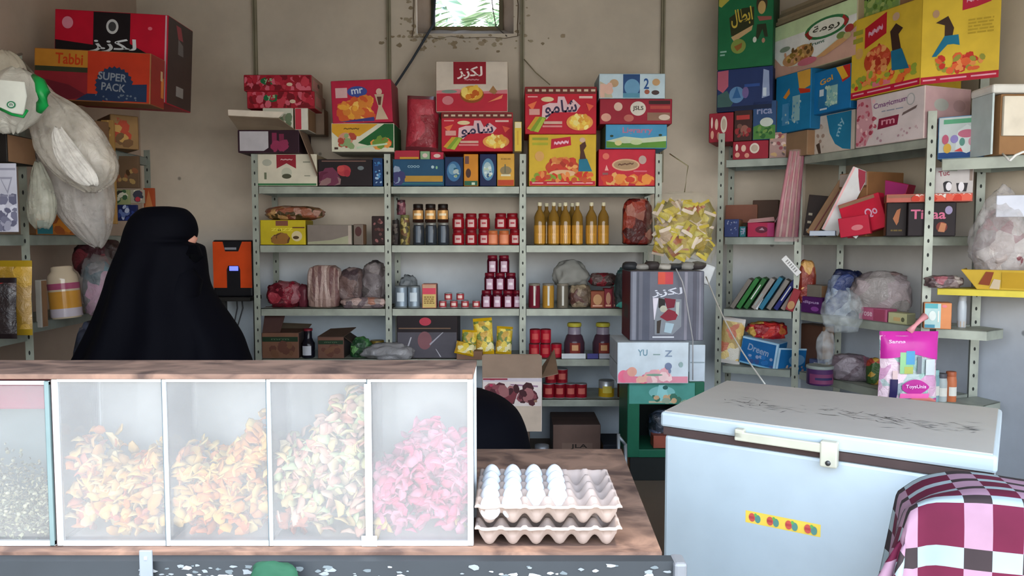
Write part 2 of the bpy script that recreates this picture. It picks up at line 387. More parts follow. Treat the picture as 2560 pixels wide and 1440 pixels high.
mb.box(ix0, WY + .18, iz0 - .04, ix1, WY + .21, iz0, C('#74694e', .8)); mb.box(ix0, WY + .18, wz1 - .08, ix1, WY + .21, wz1, C('#74694e', .8))
mb.obj('window_frame', wn)
mb = MB(); mb.tube([(ix1 - .07, WY + .17, wz1 - .05), (ix1 - .045, WY + .16, iz0 + .12), (ix1 - .02, WY + .12, iz0 - .02), (wx1 - .05, WY - .01, wz0 - .02)], .004, C('#4a4238', .7)); mb.obj('wire', wn)
# mud splashes below the window
mb = MB(); rr = random.Random(12)
for i in range(90):
    x = rr.gauss((wx0 + wx1) / 2, .33); z = wz0 - abs(rr.gauss(0, .05)) - .01
    if i > 60: x = rr.choice([wx0 - .05, wx1 + .06]) + rr.gauss(0, .03); z = wz0 + rr.uniform(-.05, .3)
    r_ = rr.uniform(.006, .024); mb.poly([(x + r_ * math.cos(a) * rr.uniform(.6, 1.3), WY - .003 - .00002 * i, z + r_ * .7 * math.sin(a) * rr.uniform(.6, 1.3)) for a in [k * math.pi / 4 for k in range(8)]], C(rr.choice(['#a3937c', '#94846c', '#a89a82']), .95, kind='plaster', k=1))
mb.obj('mud_splash', wn)
# on the back wall
for i, px in enumerate((650, 978, 1305, 1650)):
    mb = MB(); x = X(px, WY); mb.bbox(x - .014, WY - .03, 1.9, x + .014, WY - .001, CEIL - .001, C('#8d8671', .6, k=1.0), .003)
    mb.box(x - .004, WY - .0315, 1.9, x + .004, WY - .0295, CEIL - .001, C('#6a6350', .7, k=1))
    struct(mb, f'trim_{i + 1}')
# palm tree outside the window
mb = MB(); g1 = [C(c, .5, kind='leaf', k=.55) for c in ('#7fa068', '#98b57e', '#b4cf9c', '#5f8650')]
rr = random.Random(5); tcx, tcy = -.5, 9.4
tl = MB(); tl.tube([(tcx, tcy, -.12), (tcx + .05, tcy, 2.0), (tcx, tcy, 3.9)], [.22, .17, .15], C('#7a6448', .9)); 
tree = thing('palm_tree', 'green date palm growing outside behind the small window', 'tree', (tcx, tcy, -.12))
for k in range(26):
    a = rr.uniform(0, 6.28); L = rr.uniform(1.6, 2.6); el = rr.uniform(-.2, 1.1); pr = None
    for j in range(26):
        t = j / 25; x = tcx + math.cos(a) * L * t; y = tcy + math.sin(a) * L * t; z = 3.85 + L * (t * math.sin(el) - .55 * t * t)
        if j > 2:
            for s_ in (-1, 1):
                ll = .42 * math.sin(math.pi * min(.97, t + .05)) + .06; dx = -math.sin(a) * s_ + math.cos(a) * .8; dy = math.cos(a) * s_ + math.sin(a) * .8; q = math.hypot(dx, dy); dx /= q; dy /= q
                mb.poly([(x, y, z), (x + dx * ll * .5 + .02, y + dy * ll * .5, z - .05), (x + dx * ll, y + dy * ll, z - .2 * ll - .08), (x + dx * ll * .5 - .02, y + dy * ll * .5, z - .09)], rr.choice(g1))
for o_, nme in ((mb, 'frond_crown'), (tl, 'trunk')):
    q = o_.obj(nme, tree); q.location = (-tcx, -tcy, .12)

# ================================================================ light
w = bpy.data.worlds.new('sky'); SC.world = w; w.use_nodes = True; nt = w.node_tree
bg = nt.nodes['Background']; tc = nt.nodes.new('ShaderNodeTexCoord'); sx = nt.nodes.new('ShaderNodeSeparateXYZ'); nt.links.new(tc.outputs['Generated'], sx.inputs[0])
r = nt.nodes.new('ShaderNodeValToRGB'); nt.links.new(sx.outputs['Z'], r.inputs[0]); e = r.color_ramp.elements
e[0].position = 0; e[0].color = (1, .97, .92, 1); e[1].position = .6; e[1].color = (.55, .74, 1, 1)
nt.links.new(r.outputs[0], bg.inputs[0]); bg.inputs[1].default_value = 2.0
sl = bpy.data.lights.new('sun', 'SUN'); sl.energy = 2.1; sl.angle = .12; sl.color = (1, .95, .86)
so = bpy.data.objects.new('sun', sl); COL.objects.link(so)
SLOPE = 2.4
so.rotation_euler = Vector((-.5, 1, -SLOPE)).to_track_quat('-Z', 'Y').to_euler()
SC.view_settings.view_transform = 'Standard'; SC.view_settings.look = 'None'; SC.view_settings.gamma = 1; SC.view_settings.use_curve_mapping = False
SC.view_settings.exposure = 1.93

# ================================================================ racks
STL = C('#9ca296', .45, .15, 1.0, 'steel'); STD = C('#8c948c', .5, .2, 1.0, 'steel'); HOLE = C('#2c2e2c', .8, k=1)
def post(parent, x, y, z1, rz=0, hd=(0, -1), z0=0, s=.042):
    mb = MB(); t = .003; M = Matrix.Rotation(rz, 4, 'Z')
    mb.box(-s / 2, 0, 0, s / 2, t, z1 - z0, STL, M); mb.box(-s / 2, t, 0, -s / 2 + t, s, z1 - z0, STL, M)
    z = .05
    while z < z1 - z0 - .03:
        mb.add([M @ Vector((math.cos(a) * .0055, -.0008, z + math.sin(a) * .011)) for a in [k * math.pi / 4 for k in range(8)]], [tuple(range(8))], HOLE); z += .075
    o = mb.obj('upright_post', parent); o.location = (x, y, z0); return o
def shelf(parent, pts, z, lip=.05, m=None, rel=(0, 0, 0), name='shelf_board'):
    mb = MB(); pts = [Vector((p[0] - rel[0], p[1] - rel[1], 0)) for p in pts]; m = m or STL
    mb.slab([(p.x, p.y) for p in pts], z - .004, z, m)
    c = sum(pts, Vector()) / len(pts)
    for i in range(len(pts)):
        a, b_ = pts[i], pts[(i + 1) % len(pts)]; n = (b_ - a).cross(Vector((0, 0, 1))).normalized() * .003
        if n.dot(c - a) < 0: n = -n
        mb.slab([(a.x, a.y), (b_.x, b_.y), ((b_ + n).x, (b_ + n).y), ((a + n).x, (a + n).y)], z - lip, z, m)
    return mb.obj(name, parent)
YB = 5.1
S1, S2, S3, S4, S5 = [Z(y, YB) for y in (465, 612, 771, 897, 998)]
PXP = [640, 970, 1307, 1645]
PX = [X(p, YB) for p in PXP]
rack = thing('steel_shelving_rack', 'long grey slotted-steel rack with three bays along the back wall', 'shelving', (PX[1], YB, 0))
for i, x in enumerate(PX):
    post(rack, x - PX[1], 0, Z(385, YB)); post(rack, x - PX[1], .42, Z(400, YB))
for b_ in range(3):
    for k, z in enumerate((S1, S2, S3, S4, S5)):
        x0, x1 = PX[b_] - PX[1] + .022, PX[b_ + 1] - PX[1] - .022
        if b_ == 2 and k in (2, 3, 4): x1 -= .05
        shelf(rack, [(x0, .004), (x1, .004), (x1, .40), (x0, .40)], z)
LA = ((1.42, 5.2), (1.87, 4.98)); LN = ((1.87, 4.98), (2.22, 4.06)); LC = ((2.25, 4.05), (2.66, 3.76))
nz = (.93, .35)
T1, T2, T3, T4, T5 = 2.02, 1.50, 1.01, .62, .25
rk = thing('steel_shelving_rack', 'grey slotted-steel rack along the right wall beyond the freezer', 'shelving', (1.87, 4.98, 0))
rz_n = math.atan2(4.06 - 4.98, .35) 
for (p, h) in (((1.87, 4.98), 2.14), ((2.22, 4.06), 2.16), ((2.20, 5.10), 2.1), ((2.575, 4.20), 2.72)):
    post(rk, p[0] - 1.87, p[1] - 4.98, h, -.35)
for z in (T1, T2, T3, T4, T5):
    shelf(rk, [(1.885, 4.94), (2.21, 4.085), (2.55, 4.21), (2.21, 5.07)], z, rel=(1.87, 4.98))
rk2 = thing('steel_shelving_rack', 'narrow grey steel rack set across the corner beside the yellow snack bag', 'shelving', (1.42, 5.2, 0))
post(rk2, 0, 0, 2.2, -.45); post(rk2, .15, .28, 2.2, -.45)
for z in (T1, T2, T3, T4, T5):
    shelf(rk2, [(1.45, 5.185), (1.845, 4.995), (1.97, 5.26), (1.59, 5.45)], z, rel=(1.42, 5.2), m=STD)
rk3 = thing('steel_shelving_rack', 'pair of steel shelves beyond the right rack holding the white tub', 'shelving', (2.66, 3.76, 0))
shelf(rk3, [(2.26, 4.03), (2.66, 3.76), (2.80, 3.82), (2.60, 4.16)], 1.905, lip=.06, rel=(2.66, 3.76))
shelf(rk3, [(2.26, 4.03), (2.66, 3.76), (2.80, 3.82), (2.60, 4.16)], 1.225, lip=.035, rel=(2.66, 3.76), m=C('#c9b94a', .5))
shelf(rk3, [(2.26, 4.03), (2.45, 3.90), (2.60, 4.0), (2.56, 4.14)], T3, lip=.05, rel=(2.66, 3.76))
shelf(rk3, [(2.26, 4.03), (2.45, 3.90), (2.60, 4.0), (2.56, 4.14)], T4, lip=.05, rel=(2.66, 3.76))
post(rk3, 0, 0, 2.0, -.6)
# left rack
ZL1, ZL2, ZL3, ZL4 = 2.0, 1.505, 1.09, .62
rl = thing('steel_shelving_rack', 'grey slotted-steel rack against the left wall behind the woman', 'shelving', (-2.27, 3.55, 0))
for (x, y, h) in ((-2.27, 3.55, 2.33), (-2.32, 4.87, 2.05), (-2.28, 2.30, 2.05), (-2.58, 3.56, 2.33), (-2.62, 4.87, 2.05)):
    post(rl, x + 2.27, y - 3.55, h, -.15)
for z in (ZL1, ZL2, ZL3, ZL4):
    shelf(rl, [(-2.31, 4.85), (-2.27, 3.58), (-2.58, 3.58), (-2.63, 4.85)], z, rel=(-2.27, 3.55), m=STD)
    shelf(rl, [(-2.26, 3.52), (-2.24, 2.30), (-2.54, 2.30), (-2.58, 3.52)], z + (-.03 if z == ZL3 else 0), rel=(-2.27, 3.55), m=STD)

# ================================================================ counter
TZ = .85
wood, nt, b = newmat('worn_brown_board'); tcx_ = nt.nodes.new('ShaderNodeTexCoord'); mp = nt.nodes.new('ShaderNodeMapping'); mp.inputs['Scale'].default_value = (3, 5, 5)
n = nt.nodes.new('ShaderNodeTexNoise'); n.inputs['Scale'].default_value = 2.5; n.inputs['Detail'].default_value = 8; n.inputs['Distortion'].default_value = 1
r = nt.nodes.new('ShaderNodeValToRGB'); e = r.color_ramp.elements; e[0].position = .36; e[0].color = lin('#4a352c'); e[1].position = .66; e[1].color = lin('#8a6a58')
nt.links.new(tcx_.outputs['Object'], mp.inputs[0]); nt.links.new(mp.outputs[0], n.inputs['Vector']); nt.links.new(n.outputs['Fac'], r.inputs[0]); nt.links.new(r.outputs[0], b.inputs['Base Color']); b.inputs['Roughness'].default_value = .75
table = thing('counter_table', 'long worn counter table with brown board top and chipped grey metal edge', 'table', (-.6, 1.9, 0))
def ob(mb, name, par, off): o = mb.obj(name, par); o.location = (-off[0], -off[1], -off[2]); return o
TO = (-.6, 1.9, 0)
txr = X(1690, 1.50)
mb = MB(); mb.slab([(-1.5, 1.50), (txr - .02, 1.50), (.33, 2.26), (-1.5, 2.26)], TZ - .03, TZ, wood); ob(mb, 'board_top', table, TO)
edge = C('#2c3136', .6, .3, 1.0, 'metal')
mb = MB(); mb.slab([(-1.5, 1.47), (txr + .005, 1.47), (txr + .005, 1.499), (-1.5, 1.499)], TZ - .043, TZ - .006, edge)
rr = random.Random(3)
for i in range(70):   # chipped white paint on the edge
    x = rr.uniform(-.75, txr) if i > 14 else rr.uniform(-.7, -.4); z = TZ - rr.uniform(.014, .038); r_ = rr.uniform(.002, .008)
    mb.poly([(x + r_ * 1.6 * math.cos(k * .785) * rr.uniform(.5, 1.3), 1.4694 - .00001 * i, min(TZ - .006, max(TZ - .042, z + r_ * .7 * math.sin(k * .785) * rr.uniform(.5, 1.3)))) for k in range(8)], C(rr.choice(['#8c9094', '#767c80', '#5c6468']), .6))
ob(mb, 'front_edge', table, TO)
for (x, y) in ((-1.45, 1.50), (txr - .02, 1.50), (.30, 2.22), (-1.45, 2.22)):
    mb = MB(); mb.bbox(x - .022, y - .02, 0, x + .022, y + .024, TZ - .056, edge, .004); ob(mb, 'leg', table, TO)
mb = MB(); mb.bbox(txr - .004, 1.455, TZ - .12, txr + .022, 1.505, TZ - .004, C('#6c6f74', .5, .3), .006); mb.bbox(txr + .002, 1.45, TZ - .115, txr + .016, 1.4545, TZ - .09, C('#e4e4e8', .5), .002); ob(mb, 'corner_cap', table, TO)
mb = MB(); sx_ = X(342, 1.46); mb.bbox(sx_ - .013, 1.455, TZ - .075, sx_ + .013, 1.4595, TZ + .022, C('#7d848c', .5, .4), .002); mb.box(sx_ - .002, 1.4535, TZ + .004, sx_ + .003, 1.4555, TZ + .01, C('#d0d4d8')); ob(mb, 'metal_strap', table, TO)

# under the counter
carton('corrugated_carton', 'pale corrugated carton standing under the counter below the egg trays', 1075, 1440, 0, 1, 1.62, h=.765, d=.3, base='#c9b5a4', art=[('r', .02 + .09 * k, 0, .03 + .09 * k, 1, '#a8907e') for k in range(11)], cat='box')
carton('storage_box', 'dark maroon box under the counter at its right corner', 1560, 1680, 0, 1, 1.66, h=.74, d=.3, base='#5a2a38', art=[('r', .1, .3, .5, .95, '#7a3048')])
mb = MB(); crumple(mb, (0, 0, 0), (.10, .035, .075), C('#24503c', .8, k=.7), 4, .3, .9, sub=3)
tag(mb.obj('green_rag', loc=(X(655, 1.44), 1.445, TZ - .07), rot=(0, .3, 0)), 'green crumpled cloth tucked on the counter edge below the display case', 'cloth')

# ================================================================ display case
def glareglass(name, haze, col='#f2f6f6'):  # white haze mixed into the pane stands for reflected sky glare
    m, nt, b = newmat(name); L = nt.links
    out = nt.nodes['Material Output']; nt.nodes.remove(b)
    tr = nt.nodes.new('ShaderNodeBsdfTransparent'); df = nt.nodes.new('ShaderNodeBsdfDiffuse'); df.inputs[0].default_value = lin(col)
    tl = nt.nodes.new('ShaderNodeBsdfTranslucent'); tl.inputs[0].default_value = lin(col); gl = nt.nodes.new('ShaderNodeBsdfGlossy'); gl.inputs['Roughness'].default_value = .06
    ms = nt.nodes.new('ShaderNodeMixShader'); ms.inputs[0].default_value = .35; L.new(df.outputs[0], ms.inputs[1]); L.new(tl.outputs[0], ms.inputs[2])
    m1 = nt.nodes.new('ShaderNodeMixShader'); L.new(tr.outputs[0], m1.inputs[1]); L.new(ms.outputs[0], m1.inputs[2])
    tc = nt.nodes.new('ShaderNodeTexCoord'); n = nt.nodes.new('ShaderNodeTexNoise'); n.inputs['Scale'].default_value = 7; n.inputs['Detail'].default_value = 5; L.new(tc.outputs['Object'], n.inputs['Vector'])
    mr = nt.nodes.new('ShaderNodeMapRange'); mr.inputs['From Min'].default_value = .3; mr.inputs['From Max'].default_value = .7; mr.inputs['To Min'].default_value = haze * .8; mr.inputs['To Max'].default_value = haze * 1.2; L.new(n.outputs['Fac'], mr.inputs['Value']); L.new(mr.outputs[0], m1.inputs[0])
    fr = nt.nodes.new('ShaderNodeFresnel'); fr.inputs[0].default_value = 1.5; m2 = nt.nodes.new('ShaderNodeMixShader')
    L.new(fr.outputs[0], m2.inputs[0]); L.new(m1.outputs[0], m2.inputs[1]); L.new(gl.outputs[0], m2.inputs[2]); L.new(m2.outputs[0], out.inputs[0]); return m
HAZE = glareglass('glare_pane', .15); HAZE2 = glareglass('thin_glare_pane', .10)
ALU = C('#d6dcdf', .35, .3, 1.0, 'metal'); 
CY = 1.53; CB = TZ + .001; CT = 1.198; CD = .17
cx0, cx1 = X(122, CY), X(1174, CY); cdiv = [X(p, CY) for p in (122, 396, 660, 915, 1174)]
case = thing('display_case', 'glass-fronted snack case with four compartments on the counter', 'display case', ((cx0 + cx1) / 2, CY, CB))
CO = ((cx0 + cx1) / 2, CY, CB)
mb = MB(); t = .008
mb.box(cx0, CY, CB, cx1, CY + t, CB + .010, ALU); mb.box(cx0, CY, CT - .006, cx1, CY + t, CT, ALU)
for x in (cx0, cx1): mb.bbox(x - .006, CY - .002, CB, x + .006, CY + .010, CT, ALU, .002)
for x in cdiv[1:4]: mb.bbox(x - .001, CY - .002, CB, x + .006, CY + .006, CT, ALU, .001); mb.box(x - .003, CY - .001, CB, x - .0012, CY + .006, CT, C('#5a6468', .5))
mb.box(cx0, CY + CD - t, CB, cx1, CY + CD, CB + .01, ALU); mb.box(cx0, CY + CD - t, CT - .01, cx1, CY + CD, CT, ALU)
for x in (cx0, cx1): mb.box(x - .005, CY + CD - .01, CB, x + .005, CY + CD, CT, ALU)
ob(mb, 'frame', case, CO)
mb = MB(); mb.box(cx0, CY + .01, CB, cx1, CY + CD - .01, CB + .004, C('#cfc6c0', .5)); ob(mb, 'base_board', case, CO)
mb = MB(); mb.box(cx0, CY + .01, CT - .004, cx1, CY + CD - .01, CT, C('#b9aaa2', .6)); ob(mb, 'lid_board', case, CO)
mb = MB(); mb.box(cx0 + .006, CY + CD - .006, CB, cx1 - .006, CY + CD - .003, CT - .01, glareglass('back_pane', .6, '#c4c8c6')); ob(mb, 'back_pane', case, CO)
for i in range(4):
    mb = MB(); mb.box(cdiv[i] + .004, CY + .002, CB + .01, cdiv[i + 1] - .004, CY + .004, CT - .006, HAZE); ob(mb, 'front_pane', case, CO)
for x in cdiv[1:4]:
    mb = MB(); mb.box(x - .0012, CY + .006, CB + .004, x + .0012, CY + CD - .01, CT - .006, HAZE2); ob(mb, 'divider_pane', case, CO)
for x in (cx0, cx1):
    mb = MB(); mb.box(x - .002, CY + .01, CB + .004, x + .002, CY + CD - .01, CT - .006, HAZE2); ob(mb, 'end_pane', case, CO)
mb = MB(); mb.bbox(cdiv[3] - .016, CY - .004, CB, cdiv[3] + .016, CY - .002, CB + .022, C('#f2f4f6', .4), .0008); ob(mb, 'corner_clip', case, CO)
mb = MB(); mb.box(cdiv[3] - .007, CY - .0032, CB + .012, cdiv[3] + .007, CY - .0022, CT - .01, C('#f0f2f4', .4)); ob(mb, 'pane_joint_tape', case, CO)
# second case at the left
ex1 = X(108, CY); ex0 = -1.35
c2 = thing('display_case', 'second glass case at the left end of the counter, full of seeds', 'display case', (ex1 - .2, CY, CB)); C2O = (ex1 - .2, CY, CB)
mb = MB()
for z0, z1 in ((CB, CB + .01), (CT - .012, CT - .004)): mb.box(ex0, CY, z0, ex1, CY + .008, z1, ALU); mb.box(ex0, CY + CD - .008, z0, ex1, CY + CD, z1, ALU)
mb.bbox(ex1 - .010, CY - .002, CB, ex1, CY + .01, CT - .004, C('#6f8080', .4, .2), .002); mb.bbox(ex0, CY - .002, CB, ex0 + .01, CY + .01, CT - .004, ALU, .002); mb.box(ex1 - .01, CY + CD - .01, CB, ex1, CY + CD, CT - .004, ALU)
ob(mb, 'frame', c2, C2O)
mb = MB(); mb.box(ex0 + .01, CY + .002, CB + .01, ex1 - .012, CY + .004, CT - .014, HAZE2); ob(mb, 'front_pane', c2, C2O)
mb = MB(); mb.box(ex0, CY + .01, CB, ex1, CY + CD - .01, CB + .004, C('#a8a09a', .5)); ob(mb, 'base_board', c2, C2O)
mb = MB(); mb.box(ex0, CY + CD - .005, CB, ex1, CY + CD - .002, CT - .004, C('#6f7c7c', .5, k=1)); ob(mb, 'back_panel', c2, C2O)
mb = MB(); mb.bbox(ex0 + .02, CY + .10, CT - .085, ex1 - .014, CY + .12, CT - .02, C('#8a3c50', .6), .004); ob(mb, 'cloth_strip', c2, C2O)
mb = MB(); mb.bbox(-1.36, CY - .01, CT + .001, cx1 + .006, CY + CD, CT + .012, wood, .002)
tag(mb.obj('top_plank', loc=(0, 0, 0)), 'long dusty brown plank lying across the tops of both display cases', 'plank')
mb = MB(); mb.bbox(ex1 + .002, CY + .004, CB, cx0 - .008, CY + .03, CT - .002, C('#54403e', .7), .002)
tag(mb.obj('wooden_batten'), 'dark narrow batten standing between the two display cases', 'batten')
# loose snacks
def pile(name, label, x0, x1, hl, hr, n, cols, sz, seed, flat=.35, wb=None, special=None):
    mb = MB(); rr = random.Random(seed); ms = [C(c, .6, kind='snack', k=.66) for c in cols]
    for i in range(n):
        x = rr.uniform(x0 + sz * .4, x1 - sz * .4); u = (x - x0) / (x1 - x0); y = CY + .006 + sz * .8 + (CD - .03 - sz * 1.6) * rr.random() ** 1.5
        hh = hl + (hr - hl) * u + .03 * math.sin(u * 7 + seed) + (y - CY) * .3
        z = CB + .006 + sz * .6 + rr.random() ** .8 * max(.01, hh - sz)
        z = min(z, CT - .03)
        q = Matrix.Rotation(rr.uniform(0, 6.28), 4, Vector((rr.uniform(-1, 1), rr.uniform(-1, 1), rr.uniform(-1, 1))).normalized())
        a = sz * rr.uniform(.6, 1.1); b_ = sz * rr.uniform(.4, .8); bend = rr.uniform(.2, .6) * sz
        vs = []; 
        for s_ in (0, 1):
            vs.append(Vector((0, 0, s_ * sz * flat)))
            for k in range(7):
                g = k * 2 * math.pi / 7; px_ = a * math.cos(g) * rr.uniform(.8, 1.15); py_ = b_ * math.sin(g) * rr.uniform(.8, 1.15)
                vs.append(Vector((px_, py_, s_ * sz * flat * .35 - bend * (px_ / a) ** 2)))
        vs = [q @ v + Vector((x, y, z)) for v in vs]
        for v in vs: v.y = max(CY + .0055, min(CY + CD - .012, v.y)); v.z = max(CB + .005, v.z); v.x = max(x0 + .003, min(x1 - .003, v.x))
        fs = [(0, 1 + (k + 1) % 7, 1 + k) for k in range(7)] + [(8, 9 + k, 9 + (k + 1) % 7) for k in range(7)] + [(1 + k, 1 + (k + 1) % 7, 9 + (k + 1) % 7, 9 + k) for k in range(7)]
        m = rr.choice(ms)
        sc_ = special(u, z - CB, rr) if special else None
        if sc_: m = C(sc_, .6, kind='snack', k=.66)
        mb.add(vs, fs, m, True)
    o = mb.obj(name); tag(o, label, 'snacks', kind='stuff'); return o
pile('crisp_pile', 'orange and yellow crisps heaped in the first compartment from the left', cdiv[0], cdiv[1], .17, .17, 520, ['#f0a848', '#f4c468', '#e88838', '#f6d488', '#f0b870', '#dd7a58', '#f5d898'], .019, 1)
pile('crisp_pile', 'golden crisps with orange curls heaped in the second compartment', cdiv[1], cdiv[2], .16, .20, 520, ['#f2bc58', '#f6d480', '#eea050', '#f4c870', '#f09850'], .019, 2, special=lambda u, z, r: '#e07830' if (z < .035 + .04 * u and r.random() < .7) else None)
pile('crisp_pile', 'mixed pale yellow and green crisps heaped in the third compartment', cdiv[2], cdiv[3], .19, .27, 560, ['#f0d090', '#f2d8a8', '#f0b8a0', '#e8e0a0', '#f0c8b0', '#e8a890', '#cfe0a8'], .019, 3, special=lambda u, z, r: '#c86a38' if (z < .06 and u < .45 and r.random() < .6) else None)
pile('crisp_pile', 'pink crisps heaped in the compartment nearest the eggs', cdiv[3], cdiv[4], .16, .20, 520, ['#ee7098', '#f28cac', '#e85c8c', '#f4a0b8', '#e86488', '#f094b0'], .019, 4, special=lambda u, z, r: '#f0c870' if (z < .05 and (u < .22 or u > .85) and r.random() < .6) else None)
pile('seed_pile', 'small dry grey-green seeds heaped in the left-end case', ex0 + .01, ex1 - .01, .10, .13, 3200, ['#c9c9a0', '#8d9478', '#d9d6b4', '#6f745e', '#b0ac88', '#a0a890'], .0055, 5)

# ================================================================ egg trays
PIT = .0485; NX, NYR = 6, 5
EX = (X(1197, 1.555) + X(1545, 1.555)) / 2 ; EY = 1.520
pulp = C('#b5a298', .9, kind='pulp', k=.85)
def tray_mesh(flip=False):
    mb = MB(); res = 12; nx = NX * res; ny = NYR * res; vs = []; k_ = .005
    xs = [-NX * PIT / 2 - k_, -NX * PIT / 2 - k_ * .4] + [-NX * PIT / 2 + i * PIT / res for i in range(nx + 1)] + [NX * PIT / 2 + k_ * .4, NX * PIT / 2 + k_]
    ys = [-k_, -k_ * .4] + [i * PIT / res for i in range(ny + 1)] + [NYR * PIT + k_ * .4, NYR * PIT + k_]
    def hz(x, y):
        xi = (x + NX * PIT / 2) / PIT; yi = y / PIT
        ex = max(0, -xi, xi - NX); ey = max(0, -yi, yi - NYR); xi = min(NX, max(0, xi)); yi = min(NYR, max(0, yi))
        f = (2 + math.cos(2 * math.pi * xi) + math.cos(2 * math.pi * yi)) / 4
        f = max(0, min(1, (f - .10) / .9)); s_ = .046 * (f ** 1.1)
        if f > .93: s_ = .046 * (.93 ** 1.1)
        e_ = min(xi, NX - xi, yi, NYR - yi); s_ = max(s_, .040 * max(0, 1 - e_ / .17) ** .8)
        if ex > 0 or ey > 0: s_ = max(s_, .038) - .003 * (max(ex, ey) * PIT / k_)
        return max(.0, s_) + .0015 * noise.noise(Vector((x * 60, y * 60, 1)))
    for s_ in (0, 1):
        for y in ys:
            for x in xs: vs.append((x, y, hz(x, y) + s_ * .0028))
    a = len(xs); N = a * len(ys); fs = []
    for j in range(len(ys) - 1):
        for i in range(a - 1):
            q = j * a + i; fs.append((q, q + a, q + a + 1, q + 1)); q += N; fs.append((q, q + 1, q + a + 1, q + a))
    for i in range(a - 1): fs.append((i, i + 1, N + i + 1, N + i)); q = (len(ys) - 1) * a + i; fs.append((q, N + q, N + q + 1, q + 1))
    for j in range(len(ys) - 1): q = j * a; fs.append((q, N + q, N + q + a, q + a)); q = j * a + a - 1; fs.append((q, q + a, N + q + a, N + q))
    mb.add(vs, fs, pulp, True); return mb
t0 = tag(tray_mesh().obj('egg_tray', loc=(EX, EY, TZ + .001)), 'grey-pink pulp egg tray at the bottom of the stack, resting on the counter', 'egg tray')
tt = tag(bpy.data.objects.new('egg_tray', t0.data), 'open pulp egg tray on top of the stack, half filled with white eggs', 'egg tray'); COL.objects.link(tt); tt.location = (EX, EY, TZ + .046)
eggm = C('#dcdfe4', .4, kind='shell', k=.85)
mb = MB(); prof = []
for k in range(17):
    a = math.pi * k / 16; z = -math.cos(a); r_ = math.sin(a) * (1 - .14 * z) * .0218; prof.append((max(r_, 1e-5), (z + 1) * .0285))
mb.lathe(prof, eggm, seg=20); egg = mb.obj('egg'); egg['category'] = 'egg'
rows = {0: [0, 1, 2, 3, 4], 1: [0, 1, 2, 3, 4], 2: [1, 2, 3, 4], 3: [1, 2, 3, 4]}
rn = ['front row', 'second row', 'middle row', 'fourth row', 'back row']; cn = ['first column beside the snack case', 'second column', 'third column', 'fourth column next to the empty cups']
rr = random.Random(2)
for c_ in rows:
    for r_ in rows[c_]:
        o = place(egg, (EX - 2.5 * PIT + c_ * PIT, EY + (r_ + .5) * PIT, TZ + .0525), f'white egg in the top tray, {rn[r_]}, {cn[c_]}', 'white eggs in the top tray')
        if r_ == min(rows[c_]): o.rotation_euler = (rr.uniform(-.1, .14), rr.uniform(-.1, .1), 0)

# ================================================================ chest freezer
fl = (.517, 2.62); fr = (1.345, 2.07); fw = math.hypot(fr[0] - fl[0], fr[1] - fl[1]); fz = math.atan2(fr[1] - fl[1], fr[0] - fl[0]); fd = .71; FH = .885
wht = C('#b3c0c6', .3, kind='enamel', k=1.0); lidm = C('#cfcac2', .4, kind='enamel', k=.72); 
fz_t = thing('chest_freezer', 'white chest freezer with dusty grey lid and long handle', 'freezer', (*fl, 0), fz)
mb = MB(); mb.bbox(.012, .012, .04, fw - .012, fd - .01, FH - .085, wht, .012); mb.obj('cabinet', fz_t)
for x, y in ((.02, .02), (fw - .1, .02), (.02, fd - .1), (fw - .1, fd - .1)):
    mb = MB(); mb.box(x, y, 0, x + .08, y + .08, .04, C('#333333')); mb.obj('foot', fz_t)
mb = MB(); mb.bbox(.008, .008, FH - .084, fw - .008, fd - .008, FH - .056, C('#4a3c3a', .7), .003); mb.obj('door_gasket', fz_t)
mb = MB(); mb.bbox(0, 0, FH - .055, fw, fd, FH - .003, wht, .010); mb.box(.012, .012, FH - .004, fw - .012, fd - .012, FH, lidm)
rr = random.Random(9)
for i in range(150):   # scratches and scuffs across the lid
    cx_, cy_ = rr.choice([(.22, .30), (.30, .24), (.50, .36), (.55, .30), (.62, .33), (.70, .26), (.78, .27), (.84, .24), (.9, .3)]); x = min(fw * .93, max(.06, rr.gauss(cx_ * fw, .045))); y = min(fd * .8, max(.06, rr.gauss(cy_ * fd + .1, .04))); a = rr.gauss(.1, .6); L = rr.uniform(.004, .035); th = rr.uniform(.0008, .0026)
    dx, dy = math.cos(a) * L, math.sin(a) * L; nx_, ny_ = -math.sin(a) * th, math.cos(a) * th
    mb.poly([(x - dx, y - dy, FH + .0004 + i * 1e-6), (x + nx_, y + ny_ - .002, FH + .0004 + i * 1e-6), (x + dx, y + dy, FH + .0004 + i * 1e-6), (x - nx_, y - ny_ - .002, FH + .0004 + i * 1e-6)], C(rr.choice(['#3c3a3a', '#55504c', '#6a655f']), .8, k=1))
mb.obj('lid', fz_t)
ivory = C('#dedcc8', .4, k=.75)
mb = MB(); hx0, hx1 = .27, .585
mb.bbox(hx0, -.03, FH - .058, hx1, -.018, FH - .028, ivory, .004); mb.bbox(hx0, -.03, FH - .05, hx0 + .03, 0, FH - .02, ivory, .004); mb.bbox(hx1 - .05, -.034, FH - .1, hx1, 0, FH - .02, ivory, .005); mb.obj('handle', fz_t)
mb = MB(); mb.lathe([(.008, 0), (.008, .003), (.0001, .003)], C('#555555', .4, .6), (0, 0, 0), 12); o = mb.obj('lock', fz_t); o.location = (hx1 - .025, -.034, FH - .085); o.rotation_euler = (math.pi / 2, 0, 0)
mb = MB(); ax0, ax1, az0, az1 = .265, .505, .535, .565
